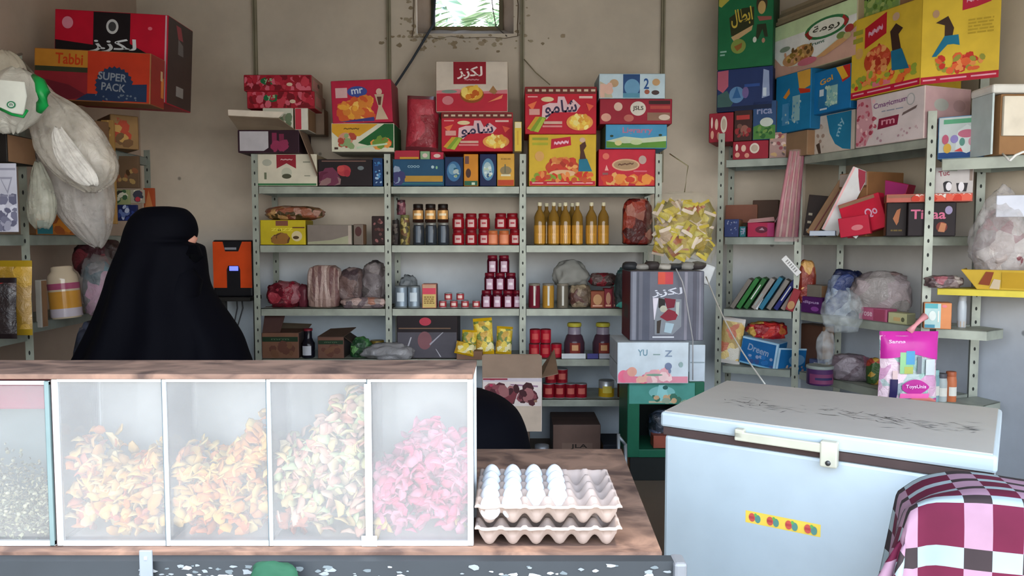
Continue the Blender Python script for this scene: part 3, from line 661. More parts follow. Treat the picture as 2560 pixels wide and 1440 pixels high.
mb.art((.30, .012, .548), (.235, 0, 0), (0, 0, .040), (0, -1, 0), [('r', 0, 0, 1, 1, '#e8c85a')] + sum([[('e', .09 + .25 * k, .5, .045, .36, '#c85a50'), ('e', .17 + .25 * k, .45, .04, .34, '#5a8a80'), ('r', .05 + .25 * k, .4, .12 + .25 * k, .6, '#b04848'), ('e', .14 + .25 * k, .75, .02, .15, '#68a858')] for k in range(4)], []))
mb.obj('sticker_strip', fz_t)

# ================================================================ chequered cloth over a crate
mar, pnk, wt, dk = [C(c, .85, kind='cloth', k=.52) for c in ('#7c2444', '#cfa2b8', '#c3d4d8', '#4a3d3f')]
bx0, bxw, byf, bdep, bz = 0, .85, 0, .26, .872
CRX, CRY, CRZ = .975, 1.79, -.36
mb = MB(); mb.bbox(.06, .05, 0, bxw, bdep - .04, bz - .08, C('#8a6a48', .8), .01)
tag(mb.obj('wooden_crate', loc=(CRX, CRY, 0), rz=CRZ), 'wooden crate standing under the maroon and pink chequered cloth', 'crate')
ucols = [-.42, -.34, -.26, -.19, -.13, -.07, 0, .098, .155, .215, .335, .42, .50, .60, .70, .8]
vrows = [-.62, -.55, -.45, -.40, -.31, -.27, -.145, -.102, 0, .022, .075, .097, .15, .172, .225, .255]   # v<0 hangs down in front
def sub(edges, n):
    o = []; 
    for i in range(len(edges) - 1):
        for k in range(n): o.append((edges[i] + (edges[i + 1] - edges[i]) * k / n, i))
    o.append((edges[-1], len(edges) - 2)); return o
US, VS = sub(ucols, 5), sub(vrows, 4)
def drape(u, v):
    # u across (u<0 hangs over the left side), v depth (v<0 hangs over the front)
    x = bx0 + max(0, u); y = byf + max(0, v); z = bz; r_ = .045
    hu = max(0, -u); hv = max(0, -v)
    f = noise.noise(Vector((u * 3, v * 3, 2.2)))
    if hv and not hu: z -= hv; y -= .012 * min(1, hv / .05) + .03 * hv + .012 * math.sin(u * 17) * min(1, hv * 4)
    elif hu and not hv: z -= hu * .93; x -= .015 + .16 * hu + .02 * math.sin(v * 24) * min(1, hu * 4)
    elif hu and hv:
        a = math.atan2(hv, hu); L = math.hypot(hu, hv); 
        fold = .30 * math.sin(2 * a)
        x -= .015 + L * (.28 * math.cos(a) + .16 * fold); y -= .02 + L * .28 * math.sin(a) * (1 - .5 * fold); z -= L * (.95 - .1 * fold)
        x += .02 * math.sin(a * 9) * min(1, L * 5); y += .02 * math.cos(a * 9) * min(1, L * 5)
    if -.06 < u < .06 or True:
        e_ = min(1, max(0, 1 - max(0, u) / .05)) if u >= 0 else 1; g_ = min(1, max(0, 1 - max(0, v) / .05)) if v >= 0 else 1
        z -= .016 * (e_ ** 2 if u >= 0 else 1) + .012 * (g_ ** 2 if v >= 0 else 1)
    if not hu: z -= .045 * max(0, 1 - u / .22) ** 2 * min(1, max(0, v) / .1)
    else: z -= .045 * min(1, max(0, v) / .1)
    z += .006 * f * (1 if not (hu or hv) else .3) + .012 * math.sin(u * 9 + v * 6) * (0 if (hu or hv) else min(1, max(0, u) * 8))
    return (x, y, z)
vs = []; fs = []; ms = []
for v, _ in VS:
    for u, _ in US: vs.append(drape(u, v))
nU = len(US); mb = MB(); bk = {0: [], 1: [], 2: [], 3: []}
for j in range(len(VS) - 1):
    for i in range(nU - 1):
        ci, ri = US[i][1], VS[j][1]; thin = ri % 2 == 0; par = ci % 2
        bk[(2 if not par else 3) if thin else (0 if not par else 1)].append((j * nU + i, j * nU + i + 1, (j + 1) * nU + i + 1, (j + 1) * nU + i))
mats4 = [mar, pnk, wt, dk]; mb.v = [Vector(v) for v in vs]
for k in bk:
    for f in bk[k]: mb.smooth.add(len(mb.f)); mb.f.append(f); mb.m.append(mb.mi(mats4[k]))
cl = mb.obj('chequered_cloth', loc=(CRX, CRY, 0), rz=CRZ); tag(cl, 'maroon, pink and white chequered cloth draped over a crate by the freezer', 'cloth')
sm = cl.modifiers.new('s', 'SMOOTH'); sm.factor = .5; sm.iterations = 3; sd = cl.modifiers.new('t', 'SOLIDIFY'); sd.thickness = .003

# ================================================================ people
def loft(mb, secs, Y, m, n=56, ripple=.03, seed=0, depthf=None, sub=6, yoff=None, bumps=8):
    # secs: (py, pxl, pxr, depth) outlines at distance Y -> rings from top to bottom
    P_ = [(W(1280, s[0], Y).z, W(s[1], s[0], Y).x, W(s[2], s[0], Y).x, s[3], s[4] if len(s) > 4 else 0) for s in secs]
    rings = []
    for i in range(len(P_) - 1):
        p0, p1, p2, p3 = P_[max(0, i - 1)], P_[i], P_[i + 1], P_[min(len(P_) - 1, i + 2)]
        for k in range(sub):
            t = k / sub; rings.append([.5 * (2 * p1[q] + (p2[q] - p0[q]) * t + (2 * p0[q] - 5 * p1[q] + 4 * p2[q] - p3[q]) * t * t + (3 * p1[q] - p0[q] - 3 * p2[q] + p3[q]) * t ** 3) for q in range(5)])
    rings.append(list(P_[-1])); vs = []; z0 = P_[0][0]
    for z, xl, xr, d, yo in rings:
        cx_ = (xl + xr) / 2; w_ = max(.002, (xr - xl) / 2); k_ = min(1, max(0, (z0 - z - .12)) / .5)
        for a in range(n):
            g = 2 * math.pi * a / n
            rp = ripple * k_ * (math.sin(g * bumps + seed + 1.5 * math.sin(z * 3)) * .6 + noise.noise(Vector((g * 1.5, z * 1.2, seed))) * .8) * abs(math.sin(g)) ** .5
            c_, s_ = math.cos(g), math.sin(g); e_ = .92
            vs.append((cx_ + math.copysign(abs(c_) ** e_, c_) * w_ , Y + yo + math.copysign(abs(s_) ** e_, s_) * (max(.004, d / 2) + rp), z))
    fs = [(j * n + i, (j + 1) * n + i, (j + 1) * n + (i + 1) % n, j * n + (i + 1) % n) for j in range(len(rings) - 1) for i in range(n)]
    mb.add(vs, fs + [tuple(range(n)), tuple(reversed(range((len(rings) - 1) * n, len(rings) * n)))], m, True)
blk, nt, b = newmat('black_cloth'); b.inputs['Base Color'].default_value = (.0016, .0017, .0035, 1); b.inputs['Roughness'].default_value = .75
b.inputs['Specular IOR Level'].default_value = .05
skin = C('#a87460', .6, kind='skin', k=1.0)
def skinned(name, pts, edges, radii, m, parent, sub=2):
    me = bpy.data.meshes.new(name); me.from_pydata(pts, edges, []); o = bpy.data.objects.new(name, me); COL.objects.link(o); me.materials.append(m)
    md = o.modifiers.new('skin', 'SKIN'); 
    if not me.skin_vertices: me.attributes.update() if False else None
    return o, md
PY = 3.2
p1 = thing('person', 'person in a long black veil and cloak standing behind the counter, turned sideways', 'person', (X(410, PY), PY, 0)); PO = (X(410, PY), PY, 0)
mb = MB()
loft(mb, [(516, 398, 424, .03), (519, 370, 450, .13), (526, 352, 466, .18), (545, 334, 481, .24), (570, 322, 488, .27), (590, 316, 486, .28), (603, 313, 478, .28), (612, 309, 499, .29), (622, 305, 507, .30),
          (660, 290, 512, .33), (690, 281, 514, .37), (720, 274, 522, .40), (760, 261, 546, .44), (800, 246, 574, .48), (840, 226, 600, .50), (880, 206, 615, .52), (915, 190, 627, .54), (980, 176, 640, .56), (1100, 168, 652, .6), (1300, 165, 660, .62), (1475, 160, 668, .64)], PY, blk, ripple=.06, seed=1.3, bumps=9)
ob(mb, 'black_cloak', p1, PO)
# head and face turned to the side, mostly inside the veil
mb = MB(); hx, hz_ = X(425, PY), Z(590, PY)
bm = bmesh.new(); bmesh.ops.create_icosphere(bm, subdivisions=4, radius=1)
for v in bm.verts:
    p = v.co.copy(); x, y, z = p.x * .098, p.y * .074, p.z * .115
    if p.x > .2:
        f = math.exp(-(p.y / .18) ** 2) * max(0, p.x)
        x += .026 * f * math.exp(-((p.z + .05) / .16) ** 2)      # nose
        x += .010 * f * math.exp(-((p.z + .38) / .09) ** 2)      # lips
        x += .010 * f * math.exp(-((p.z + .62) / .12) ** 2)      # chin
        x -= .010 * math.exp(-((abs(p.y) - .32) / .14) ** 2) * math.exp(-((p.z - .12) / .12) ** 2)   # eye sockets
    if p.z < -.5: x *= .85; y *= .85
    v.co = (x - .004, y, z)
mb.bm(bm, skin, Matrix.Translation((hx, PY, hz_ - .01)), smooth=True)
nk = Z(660, PY)
mb.tube([(hx - .02, PY, hz_ - .06), (hx - .03, PY, nk), (hx - .05, PY, nk - .12), (hx - .03, PY, .9), (hx - .03, PY, .1)], [.052, .055, .13, .16, .13], skin, 16)
ob(mb, 'body', p1, PO)
for s_ in (-1, 1):
    mb = MB(); bm = bmesh.new(); bmesh.ops.create_icosphere(bm, subdivisions=2, radius=.012); mb.bm(bm, C('#f0ece8', .3), Matrix.Translation((hx + .076, PY + s_ * .026, hz_ + .004)), True)
    bm = bmesh.new(); bmesh.ops.create_icosphere(bm, subdivisions=2, radius=.006); mb.bm(bm, C('#2a1c14', .3), Matrix.Translation((hx + .084, PY + s_ * .026, hz_ + .004)), True); ob(mb, 'eye', p1, PO)
# forearm raised to the face, inside a black sleeve
mb = MB(); sx0 = X(480, PY)
mb.tube([(sx0 - .10, PY - .13, Z(830, PY)), (sx0 - .02, PY - .10, Z(760, PY)), (sx0 + .02, PY - .08, Z(690, PY)), (sx0 + .028, PY - .06, Z(640, PY)), (sx0 + .020, PY - .05, Z(618, PY))], [.09, .075, .055, .042, .03], blk, 16)
ob(mb, 'sleeve', p1, PO)
# second person seated low behind the counter
QY = 2.78
p2 = thing('person', 'person in a black cloak crouching low behind the egg trays', 'person', (X(1150, QY), QY + .1, 0)); QO = (X(1150, QY), QY + .1, 0)
mb = MB(); 
loft(mb, [(976, 1120, 1160, .04, 0), (979, 1085, 1205, .2, 0), (988, 1055, 1232, .30, 0), (1003, 1030, 1264, .38, 0), (1030, 1005, 1295, .46, 0), (1065, 990, 1313, .52, 0), (1105, 982, 1324, .56, 0), (1150, 978, 1330, .58), (1250, 970, 1336, .6), (1400, 960, 1345, .64), (1560, 950, 1350, .66), (1605, 945, 1355, .66)], QY, blk, ripple=.02, seed=4.1, bumps=6)
ob(mb, 'black_cloak', p2, QO)
mb = MB(); bm = bmesh.new(); bmesh.ops.create_icosphere(bm, subdivisions=3, radius=1)
for v in bm.verts:
    p = v.co.copy(); f = max(0, -p.y) * math.exp(-(p.x / .2) ** 2)
    v.co = Vector((p.x * .072, p.y * .095 - .024 * f * math.exp(-((p.z + .05) / .2) ** 2) - .01 * f * math.exp(-((p.z + .5) / .15) ** 2), p.z * .112))
mb.bm(bm, skin, Matrix.Translation((X(1110, QY), QY - .05, .78)), True)
mb.tube([(X(1110, QY), QY - .02, .70), (X(1130, QY), QY + .05, .62), (X(1150, QY), QY + .05, .3), (X(1150, QY), QY, .08)], [.05, .12, .19, .2], skin, 16)
ob(mb, 'body', p2, QO)
def pack(name, label, px, z0, w, h, Y, m, seal, tilt=0, lean=.1, seed=1, group=None, th=.04, cat='packet', rz=0):
    mb = MB(); packet(mb, w, h, th, m, seal, seed=seed); o = mb.obj(name, loc=(X(px, Y), Y, z0), rot=(-lean, tilt, rz)); return tag(o, label, cat, group)
# ================================================================ goods: back rack, top row
RD = '#b52a36'
def flap(t, wd, d, h, pts, col, nm='flap'):
    mb = MB(); P_ = [Vector(p) for p in pts]; n = (P_[1] - P_[0]).cross(P_[2] - P_[0]).normalized() * .0025; k = len(P_)
    mb.add([p - n for p in P_] + [p + n for p in P_], [tuple(range(k)), tuple(reversed(range(k, 2 * k)))] + [(i, k + i, k + (i + 1) % k, (i + 1) % k) for i in range(k)], C(col)); return mb.obj(nm, t)
shamo_art = lambda: [('r', 0, .86, 1, 1, '#6a2a26')] + [('r', .03 + .1 * k, .91, .09 + .1 * k, .96, '#c9b49c') for k in range(10)] + [
    ('p', [(.03, .62), (.16, .70), (.10, .50)], '#e0704a'), ('p', [(.86, .66), (.97, .60), (.9, .48)], '#e06048'), ('e', .31, .74, .09, .055, '#d8c49a'), ('r', .76, .76, .95, .81, '#e0b8b0'), ('r', .03, .78, .17, .81, '#e09a98'),
    ('p', [(.23, .36), (.30, .30), (.38, .46), (.72, .46), (.78, .60), (.68, .74), (.60, .62), (.55, .80), (.46, .80), (.45, .66), (.34, .66), (.24, .60)], '#d8b4b8'),
    ('t', SHAMO, .5, .545, .46, .36, '#342a48', 4), ('r', .05, .40, .20, .53, '#d09890'), ('e', .77, .24, .19, .18, '#dc9450'), ('e', .77, .24, .15, .14, '#e0b04c'), ('n', .66, .12, .88, .38, 26, ['#e8c860', '#d89a40', '#f0d888'], .18, 5),
    ('p', [(.02, .10), (.14, .36), (.20, .36), (.08, .06)], '#c89838'), ('p', [(.06, .05), (.20, .36), (.30, .34), (.16, .04)], '#7f9a34'), ('p', [(.12, .04), (.24, .34), (.28, .30), (.18, .02)], '#a8b848'), ('r', .26, .20, .52, .26, '#d0a898'), ('r', .24, .13, .52, .17, '#d88a88')]
lady_art = lambda: [('r', 0, 0, 1, .09, '#b8283a'), ('l', .04, .03, .96, .07, 1, '#e8b0b0'), ('r', .04, .90, .28, .95, '#8e9a3a'), ('r', .04, .80, .28, .85, '#a8a838'), ('p', [(.32, .72), (.33, .92), (.62, .97), (.63, .80)], '#b82438'), ('t', '~~~~', .48, .85, .22, .08, '#e8b8c8', 6),
    ('e', .5, .36, .26, .17, '#b84a2c'), ('e', .5, .42, .18, .14, '#c86a3c'), ('n', .30, .26, .70, .52, 34, ['#a83828', '#d08048', '#c04030', '#e0a060'], .22, 8), ('e', .5, .24, .20, .07, '#d8b088'), ('e', .15, .58, .07, .10, '#d0a060'), ('n', .05, .10, .95, .24, 40, ['#c83a28', '#d86838', '#7f9838', '#c05030', '#e08a50'], .22, 9),
    ('p', [(.76, .80), (.84, .88), (.86, .78), (.82, .70), (.86, .52), (.76, .52), (.77, .66)], '#4a2a20'), ('p', [(.75, .52), (.87, .53), (.95, .28), (.74, .28)], '#23708a'), ('e', .80, .90, .045, .05, '#c8a890')]
gr = 'cartons standing on the top shelf'
z = carton('printed_carton', 'white carton with red pointed emblem in the middle, at the shelf end beside the wall', 645, 795, S1, 385, base='#cfc8b4', front='#cfc8b4', art=[('r', 0, 0, 1, .07, '#3a7048'), ('p', [(.33, 1), (.66, 1), (.66, .55), (.5, .72), (.33, .55)], '#8e2430'), ('t', '~~~', .5, .84, .2, .06, '#d0a0a0'), ('e', .5, .42, .09, .16, '#b8b8a4'), ('e', .5, .30, .08, .08, '#4a4a38'), ('e', .17, .74, .08, .11, '#a8a898'), ('r', .12, .2, .16, .42, '#6a705a'), ('r', .78, .74, .9, .78, '#8a8a78'), ('r', .80, .3, .9, .33, '#8a8a78')], side='#9a8a70')
carton('printed_carton', 'black carton with a red flower shape and dull purple figures', 798, 932, S1, 398, base='#2a1c20', front='#1d1418', art=[('e', .48, .58, .13, .22, '#a83a40'), ('e', .42, .66, .07, .12, '#b84848'), ('e', .54, .48, .06, .14, '#9a2c38'), ('n', .05, .08, .28, .4, 16, ['#6a3048', '#8a6a6a', '#5a2038'], .5, 3), ('e', .8, .68, .06, .08, '#6a7478'), ('r', .06, .93, .9, .97, '#7a5a50')], side='#3a2a28', d=.32)
carton('printed_carton', 'small blue carton squeezed beside the black carton', 934, 958, S1, 395, base='#1d4a80', front='#1d3a66', art=[('n', .1, .05, .9, .9, 18, ['#4a86b8', '#9ab8d0', '#2a5a98'], .08, 3)], side='#1a3050')
# open carton with a raised lid flap
def lidflap(t, wd, d, h):
    flap(t, wd, d, h, [(-wd / 2 - .02, -.10, h + .075), (wd / 2 - .10, -.10, h + .06), (wd / 2 - .03, .02, h + .004), (-wd / 2, .02, h + .004)], '#8c7a66')
    flap(t, wd, d, h, [(-wd / 2 - .02, -.102, h + .078), (wd / 2 - .10, -.102, h + .063), (wd / 2 - .06, -.106, h + .10), (-wd / 2 - .02, -.106, h + .115)], '#d8ccbc')
    flap(t, wd, d, h, [(wd / 2, .0, h), (wd / 2 + .11, .02, h - .30), (wd / 2 + .09, .2, h - .28), (wd / 2, .2, h)], '#7a6454')
z1 = carton('open_carton', 'open dark carton with purple inside and a raised tan lid flap', 600, 752, z + .002, 325, Y=5.06, base='#3a2230', front='#2c1420', art=[('p', [(.02, .05), (.02, .97), (.5, .97), (.5, .2), (.42, .05)], '#b8b4b8'), ('r', .56, .3, .64, .9, '#7a2a48'), ('r', .68, .25, .76, .85, '#702440'), ('n', .55, .1, .8, .4, 10, ['#8a3050'], .3, 2)], side='#2a1a20', extra=lidflap)
zz = z1 + .005
zz2 = carton('small_white_box', 'small white box lying under the two red floral cartons', 663, 738, zz, 270, Y=5.10, base='#c8c4b4', front='#c4c4b4', art=[('n', .4, .1, .9, .6, 8, ['#6a7a60', '#8a8a78'], .3, 1)], d=.2)
carton('small_white_box', 'small red and white box beside the other white one, under the floral cartons', 742, 775, zz, 270, Y=5.10, base='#c8c4b4', front='#b83a48', art=[('r', .5, 0, 1, 1, '#d0ccc0')], d=.2)
carton('brown_cardboard_block', 'plain brown cardboard behind the small white boxes', 640, 815, zz, 272, Y=5.32, base='#7a6858', d=.12)
fl_art = lambda s: [('n', 0, 0, 1, 1, 60, ['#8a1824', '#b83a48', '#70141e', '#c86070', '#a82838'], .28, s), ('e', .36, .62, .12, .26, '#20643a'), ('t', 'y.s', .36, .64, .12, .28, '#88b890', 8), ('e', .68, .4, .045, .12, '#d0b8a0')]
z2 = carton('floral_carton', 'red floral carton with green oval, lower of the pair', 625, 792, zz2, 228, base='#9a2430', front='#9c202e', art=fl_art(4), side='#a08070', sart=[('r', .1, .2, .6, .8, '#b88078')])
carton('floral_carton', 'red floral carton with green oval, upper of the pair, brown top', 618, 785, z2 + .001, 187, base='#9a2430', front='#9c202e', art=fl_art(9), side='#a08070', sart=[('r', .1, .2, .6, .8, '#b88078'), ('e', .6, .6, .1, .15, '#6a4a44')], top='#7a6654')
z3 = carton('printed_carton', 'white, yellow and green carton standing under the pink noodle carton', 832, 988, S1 + .228, 308, base='#cfcbb8', front='#cfcdb8', art=[('p', [(0, 1), (.75, 1), (.45, .55), (.1, .5), (0, .7)], '#cf9a34'), ('p', [(.42, .30), (.7, .75), (.85, 1), (1, 1), (1, .12), (.6, .2)], '#1c5a2c'), ('e', .22, .42, .12, .26, '#c8907a'), ('n', .1, .2, .34, .6, 12, ['#d8a890', '#a84838', '#88a070'], .3, 4), ('e', .82, .3, .13, .17, '#c06a38'), ('n', .7, .15, .95, .4, 18, ['#d89048', '#b83828', '#688a38'], .3, 5), ('t', '~~~', .32, .82, .25, .08, '#7a5a20'), ('p', [(.4, .16), (.9, .30), (.9, .24), (.4, .08)], '#b8d0b0'), ('r', .04, .06, .1, .14, '#4a3028')], side='#22502c', roll=-.0, d=.31)
carton('noodle_carton', 'pink-red noodle carton with blue logo leaning on top of the white and green one', 836, 985, z3 + .002, 200, base='#b0304a', front='#b02440', art=[('r', .06, .60, .26, .84, '#d0a8a8'), ('e', .43, .74, .17, .13, '#3a4a90'), ('t', 'mr', .43, .75, .2, .12, '#c8d0e0', 6), ('e', .40, .36, .26, .2, '#c87838'), ('n', .14, .12, .66, .56, 46, ['#e0a040', '#d08038', '#e8b860', '#c85a30'], .35, 6), ('p', [(.08, .02), (.7, .12), (.7, .02)], '#3a3a78'), ('e', .8, .72, .05, .08, '#d0b0a0'), ('p', [(.72, .66), (.88, .66), (.84, .36), (.94, .05), (.72, .05), (.78, .36)], '#c0a890'), ('p', [(.76, .6), (.84, .6), (.82, .4), (.78, .4)], '#5a3028')], side='#8a3a40', top='#9a6a60', roll=-.035, d=.3)
# bay two
z4 = carton('detergent_carton', 'long teal-blue carton with yellow band standing on the top shelf', 984, 1112, S1, 398, base='#1c4a66', front='#1f4a68', art=[('r', .22, .15, .98, .38, '#b0883a'), ('r', .14, .05, .98, .1, '#2a6a70'), ('t', 'cooo', .40, .74, .24, .1, '#88a8b8'), ('e', .78, .72, .03, .06, '#a8c0c8'), ('e', .86, .70, .02, .06, '#88b890'), ('n', 0, .05, .16, .6, 10, ['#8a9ab0', '#3a3a68'], .3, 4)], side='#1a3a50')
carton('round_blue_pack', 'dark blue pack with round picture beside the long teal carton', 1113, 1158, S1, 392, Y=5.10, base='#16305a', front='#14284e', art=[('e', .5, .5, .42, .36, '#3a6a94'), ('e', .42, .58, .24, .2, '#6a94b0'), ('n', .3, .25, .8, .6, 10, ['#a8b8b8', '#285a70', '#88a078'], .12, 6)], side='#142848')
carton('orange_pack', 'orange pack with small dark figure between two blue packs', 1160, 1196, S1, 385, base='#c07a28', front='#c88430', art=[('r', 0, 0, 1, .15, '#2a6048'), ('e', .3, .40, .2, .15, '#4a3028'), ('r', .05, .7, .35, .95, '#6a4a48'), ('r', .55, .02, .8, .1, '#c8d8c0')], side='#a06820')
carton('detergent_carton', 'dark blue pack with white swirl next to the orange carton at the post', 1200, 1241, S1, 385, base='#18264e', front='#14204a', art=[('e', .5, .52, .40, .36, '#5a88a8'), ('e', .46, .5, .28, .26, '#a8c0c4'), ('n', .2, .2, .8, .6, 12, ['#d0dcd8', '#3a5a80', '#b8c8a8'], .1, 3)], side='#14204a')
carton('orange_carton', 'orange carton with tall tower picture and white strip, next to the third post', 1243, 1286, S1, 384, base='#c8963c', front='#d0a048', art=[('r', 0, 0, 1, .18, '#b8482c'), ('e', .5, .48, .36, .14, '#8a7a58'), ('r', .42, .4, .5, .68, '#6a6850'), ('r', .2, .3, .8, .36, '#d8d0b0'), ('l', .2, .8, .8, .9, 1, '#a07830')], side='#8a6420')
for i, (a, b_, c) in enumerate(((988, 1050, '#a82c3c'), (1052, 1076, '#8aa884'), (1078, 1110, '#b83048'))):
    carton('small_sachet_box', ['small red and yellow box lying on the long teal carton', 'small pale green box lying on the long teal carton', 'small pink-red box lying on the teal carton beside the pale green one'][i], a, b_, z4 + .001, [376, 378, 380][i], Y=5.16, base=c, front=c, art=[('r', .2, 0, 1, .25, '#c89838')] if i == 0 else [('e', .5, .5, .3, .3, '#d8c0b8')], d=.12)
zb = Z(380, 5.1)
z5 = carton('chips_carton', 'red chips carton with dark blue Arabic lettering, under the white and red carton', 1105, 1282, zb + .006, 281, base='#b02430', front='#b82434', art=shamo_art(), side='#8a3a34', d=.33)
carton('soup_carton', 'tall white and red carton with dark red label of Arabic lettering', 1092, 1270, z5 + .002, 153, base='#b8a898', front='#c8bcae', art=[('r', 0, 0, 1, .36, '#b4283a'), ('p', [(0, .36), (1, .36), (1, .44), (.6, .40), (.3, .45), (0, .42)], '#c87a80'), ('r', .24, .55, .70, 1, '#8a1826'), ('t', LAKZ, .47, .78, .36, .26, '#e0d0cc'), ('t', '~~~~', .5, .64, .2, .04, '#c08088'), ('e', .50, .34, .17, .17, '#8a4a1c'), ('e', .50, .37, .155, .15, '#cf9a3c'), ('n', .38, .26, .62, .48, 20, ['#e0b850', '#c87828', '#e8cc70', '#b85a20'], .22, 7), ('e', .18, .40, .11, .035, '#7a8a80'), ('e', .16, .22, .08, .09, '#c87a80'), ('p', [(.74, .40), (.80, .52), (.86, .40), (.82, .34)], '#9a7048'), ('p', [(.72, .18), (.94, .34), (.92, .26)], '#e08a60')], side='#a89484', sart=[('r', .3, .5, .6, .8, '#7a5a50')], top='#a08c80', d=.33)
carton('small_yellow_carton', 'narrow pale yellow carton standing beside the third post', 1286, 1304, Z(378, 5.02), 304, Y=5.02, base='#d8c070', front='#d8b84a', art=[('r', 0, .8, 1, 1, '#e0d4b0'), ('r', .3, .2, .6, .7, '#c8a040')], d=.08)
bagred = multi(['#a02a38', '#b03444', '#8a2430', '#a83040'], 6, .3, name='red_plastic')
pack('red_plastic_bag', 'dull red plastic bag standing between the noodle carton and the red chips carton', 1056, z4 + .052, X(1096, 5.1) - X(1014, 5.1), .38, 5.2, bagred, C('#7a3a40', .3), .04, .02, 3, th=.14, cat='bag')
# bay three
z6 = carton('noodle_carton', 'bright yellow noodle carton with dancing figure, on the shelf', 1322, 1489, S1, 336, base='#c8a83a', front='#ccab3c', art=lady_art(), side='#a88428', d=.33)
carton('chips_carton', 'red chips carton with dark blue Arabic lettering, on top of the yellow noodle carton', 1312, 1489, z6 + .002, 217, base='#b02430', front='#b82434', art=shamo_art(), side='#8a3a34', top='#8a6a5c', d=.33)
z7 = carton('printed_carton', 'red carton with beige oval label at the bottom of its stack', 1495, 1636, S1, 373, base='#b8283a', front='#bc2a3c', art=[('e', .48, .58, .25, .17, '#d0a888'), ('e', .48, .58, .22, .13, '#a88a6a'), ('t', '~~~', .48, .6, .28, .07, '#6a4a38', 5), ('e', .12, .82, .06, .09, '#d87060'), ('e', .78, .72, .07, .12, '#b8a098'), ('n', .02, .02, .98, .24, 34, ['#d87038', '#e09048', '#c84030', '#e0a868'], .3, 5), ('r', .62, .38, .86, .42, '#d06a78'), ('r', .06, .3, .16, .36, '#8a5a58'), ('p', [(.1, .42), (.13, .58), (.17, .42)], '#e8a8a0')], side='#8a1c30', d=.3)
z8 = carton('dairy_carton', 'sky blue carton with green meadow and pink lettering', 1512, 1664, z7 + .002, 311, Y=5.1, base='#4a8ab0', front='#4a90b8', art=[('r', 0, 0, 1, .30, '#5a8a38'), ('p', [(.0, .3), (.3, .5), (.6, .42), (1, .52), (1, .3), (.6, .22), (.3, .2)], '#c0ccb0'), ('t', 'Ligrarry', .52, .74, .5, .32, '#b0708c'), ('e', .09, .52, .03, .05, '#28402c'), ('e', .9, .56, .03, .05, '#28402c'), ('e', .2, .22, .06, .12, '#d0c890'), ('e', .5, .25, .1, .12, '#b8c898')], side='#5a6a48', d=.3)
z9 = carton('coffee_carton', 'long dark red carton with round white coffee emblem', 1497, 1676, z8 + .002, 247, Y=5.1, base='#8a2430', front='#942636', art=[('e', .53, .62, .11, .3, '#cfc8bc'), ('t', 'JSLS', .53, .62, .15, .22, '#3a3028'), ('e', .25, .7, .06, .18, '#d0b0a0'), ('e', .08, .25, .07, .17, '#cf9a88'), ('e', .4, .22, .07, .15, '#b86a60'), ('r', .70, .6, .98, .74, '#b04a44'), ('r', .66, .12, .98, .45, '#8a6a58'), ('e', .9, .25, .08, .12, '#c8b8a8'), ('r', .68, .8, .98, .95, '#3a2020')], side='#4a2020', d=.3)
carton('biscuit_carton', 'pale blue and white carton at the very top of the stack', 1495, 1658, z9 + .002, 184, Y=5.1, base='#b8ccd4', front='#bccfd8', art=[('r', .36, 0, .62, 1, '#2a4a78'), ('e', .5, .45, .12, .35, '#6a98b8'), ('r', .36, 0, .62, .2, '#5a90a8'), ('e', .22, .62, .07, .17, '#b89a78'), ('t', '2', .72, .6, .08, .45, '#28508a'), ('e', .87, .66, .06, .15, '#c09a70'), ('e', .73, .25, .04, .1, '#9a5a48'), ('e', .86, .22, .06, .1, '#4a3a3a'), ('p', [(0, 0), (0, .7), (.14, .5), (.2, 0)], '#b8b098'), ('n', 0, 0, .16, .5, 8, ['#c88a70', '#d8b0a0'], .3, 2)], side='#8a9aa0', top='#9a9a94', d=.3)

# ================================================================ jars, cans and bottles
def jar(name, r, h, body, lid, label=None, cat='jar', neck=.86, lidh=.16, lab=(.2, .68), seg=18, lw=.75, ldot=None):
    t = thing(name, name, cat); mb = MB(); hb = h * (1 - lidh)
    mb.lathe([(r * .92, 0), (r, .004), (r, hb * .82), (r * neck, hb)], body, seg=seg); mb.obj('jar_body', t)
    mb = MB(); mb.lathe([(r * neck * 1.02, hb), (r * neck * 1.04, hb + .002), (r * neck * 1.04, h - .003), (r * neck * .96, h)], lid, seg=seg); mb.obj('lid', t)
    if label:
        mb = MB(); mb.lathe([(r * 1.012, h * lab[0]), (r * 1.012, h * lab[1])], label, seg=8, a0=-math.pi / 2 - lw, a1=-math.pi / 2 + lw)
        if ldot: mb.lathe([(r * 1.02, h * (lab[0] * .6 + lab[1] * .4)), (r * 1.02, h * (lab[0] * .35 + lab[1] * .65))], ldot, seg=6, a0=-math.pi / 2 - lw * .6, a1=-math.pi / 2 + lw * .6)
        mb.obj('label', t)
    return t
def can(name, r, h, side, label, cat='can', band=(.12, .88), rim_='#b8bcc0', lw=math.pi, dot=None):
    t = thing(name, name, cat); mb = MB(); mb.lathe([(r * .95, 0), (r, .003), (r, h - .003), (r * .95, h - .001), (r * .9, h - .004), (.001, h - .004)], C(rim_, .35, .6, 1.0, 'metal'), seg=18); mb.obj('can_body', t)
    mb = MB(); full = lw >= 3.1; a = dict(seg=18) if full else dict(seg=10, a0=-math.pi / 2 - lw, a1=-math.pi / 2 + lw)
    mb.lathe([(r * 1.01, h * band[0]), (r * 1.01, h * band[1])], side, **a)
    if dot: mb.lathe([(r * 1.02, h * .3), (r * 1.02, h * .7)], dot, seg=8, a0=-math.pi / 2 - .6, a1=-math.pi / 2 + .6)
    mb.obj('paper_label', t); return t
YJ = YB + .06
def px_at(p, y, yy=YJ): return (X(p, yy), yy)
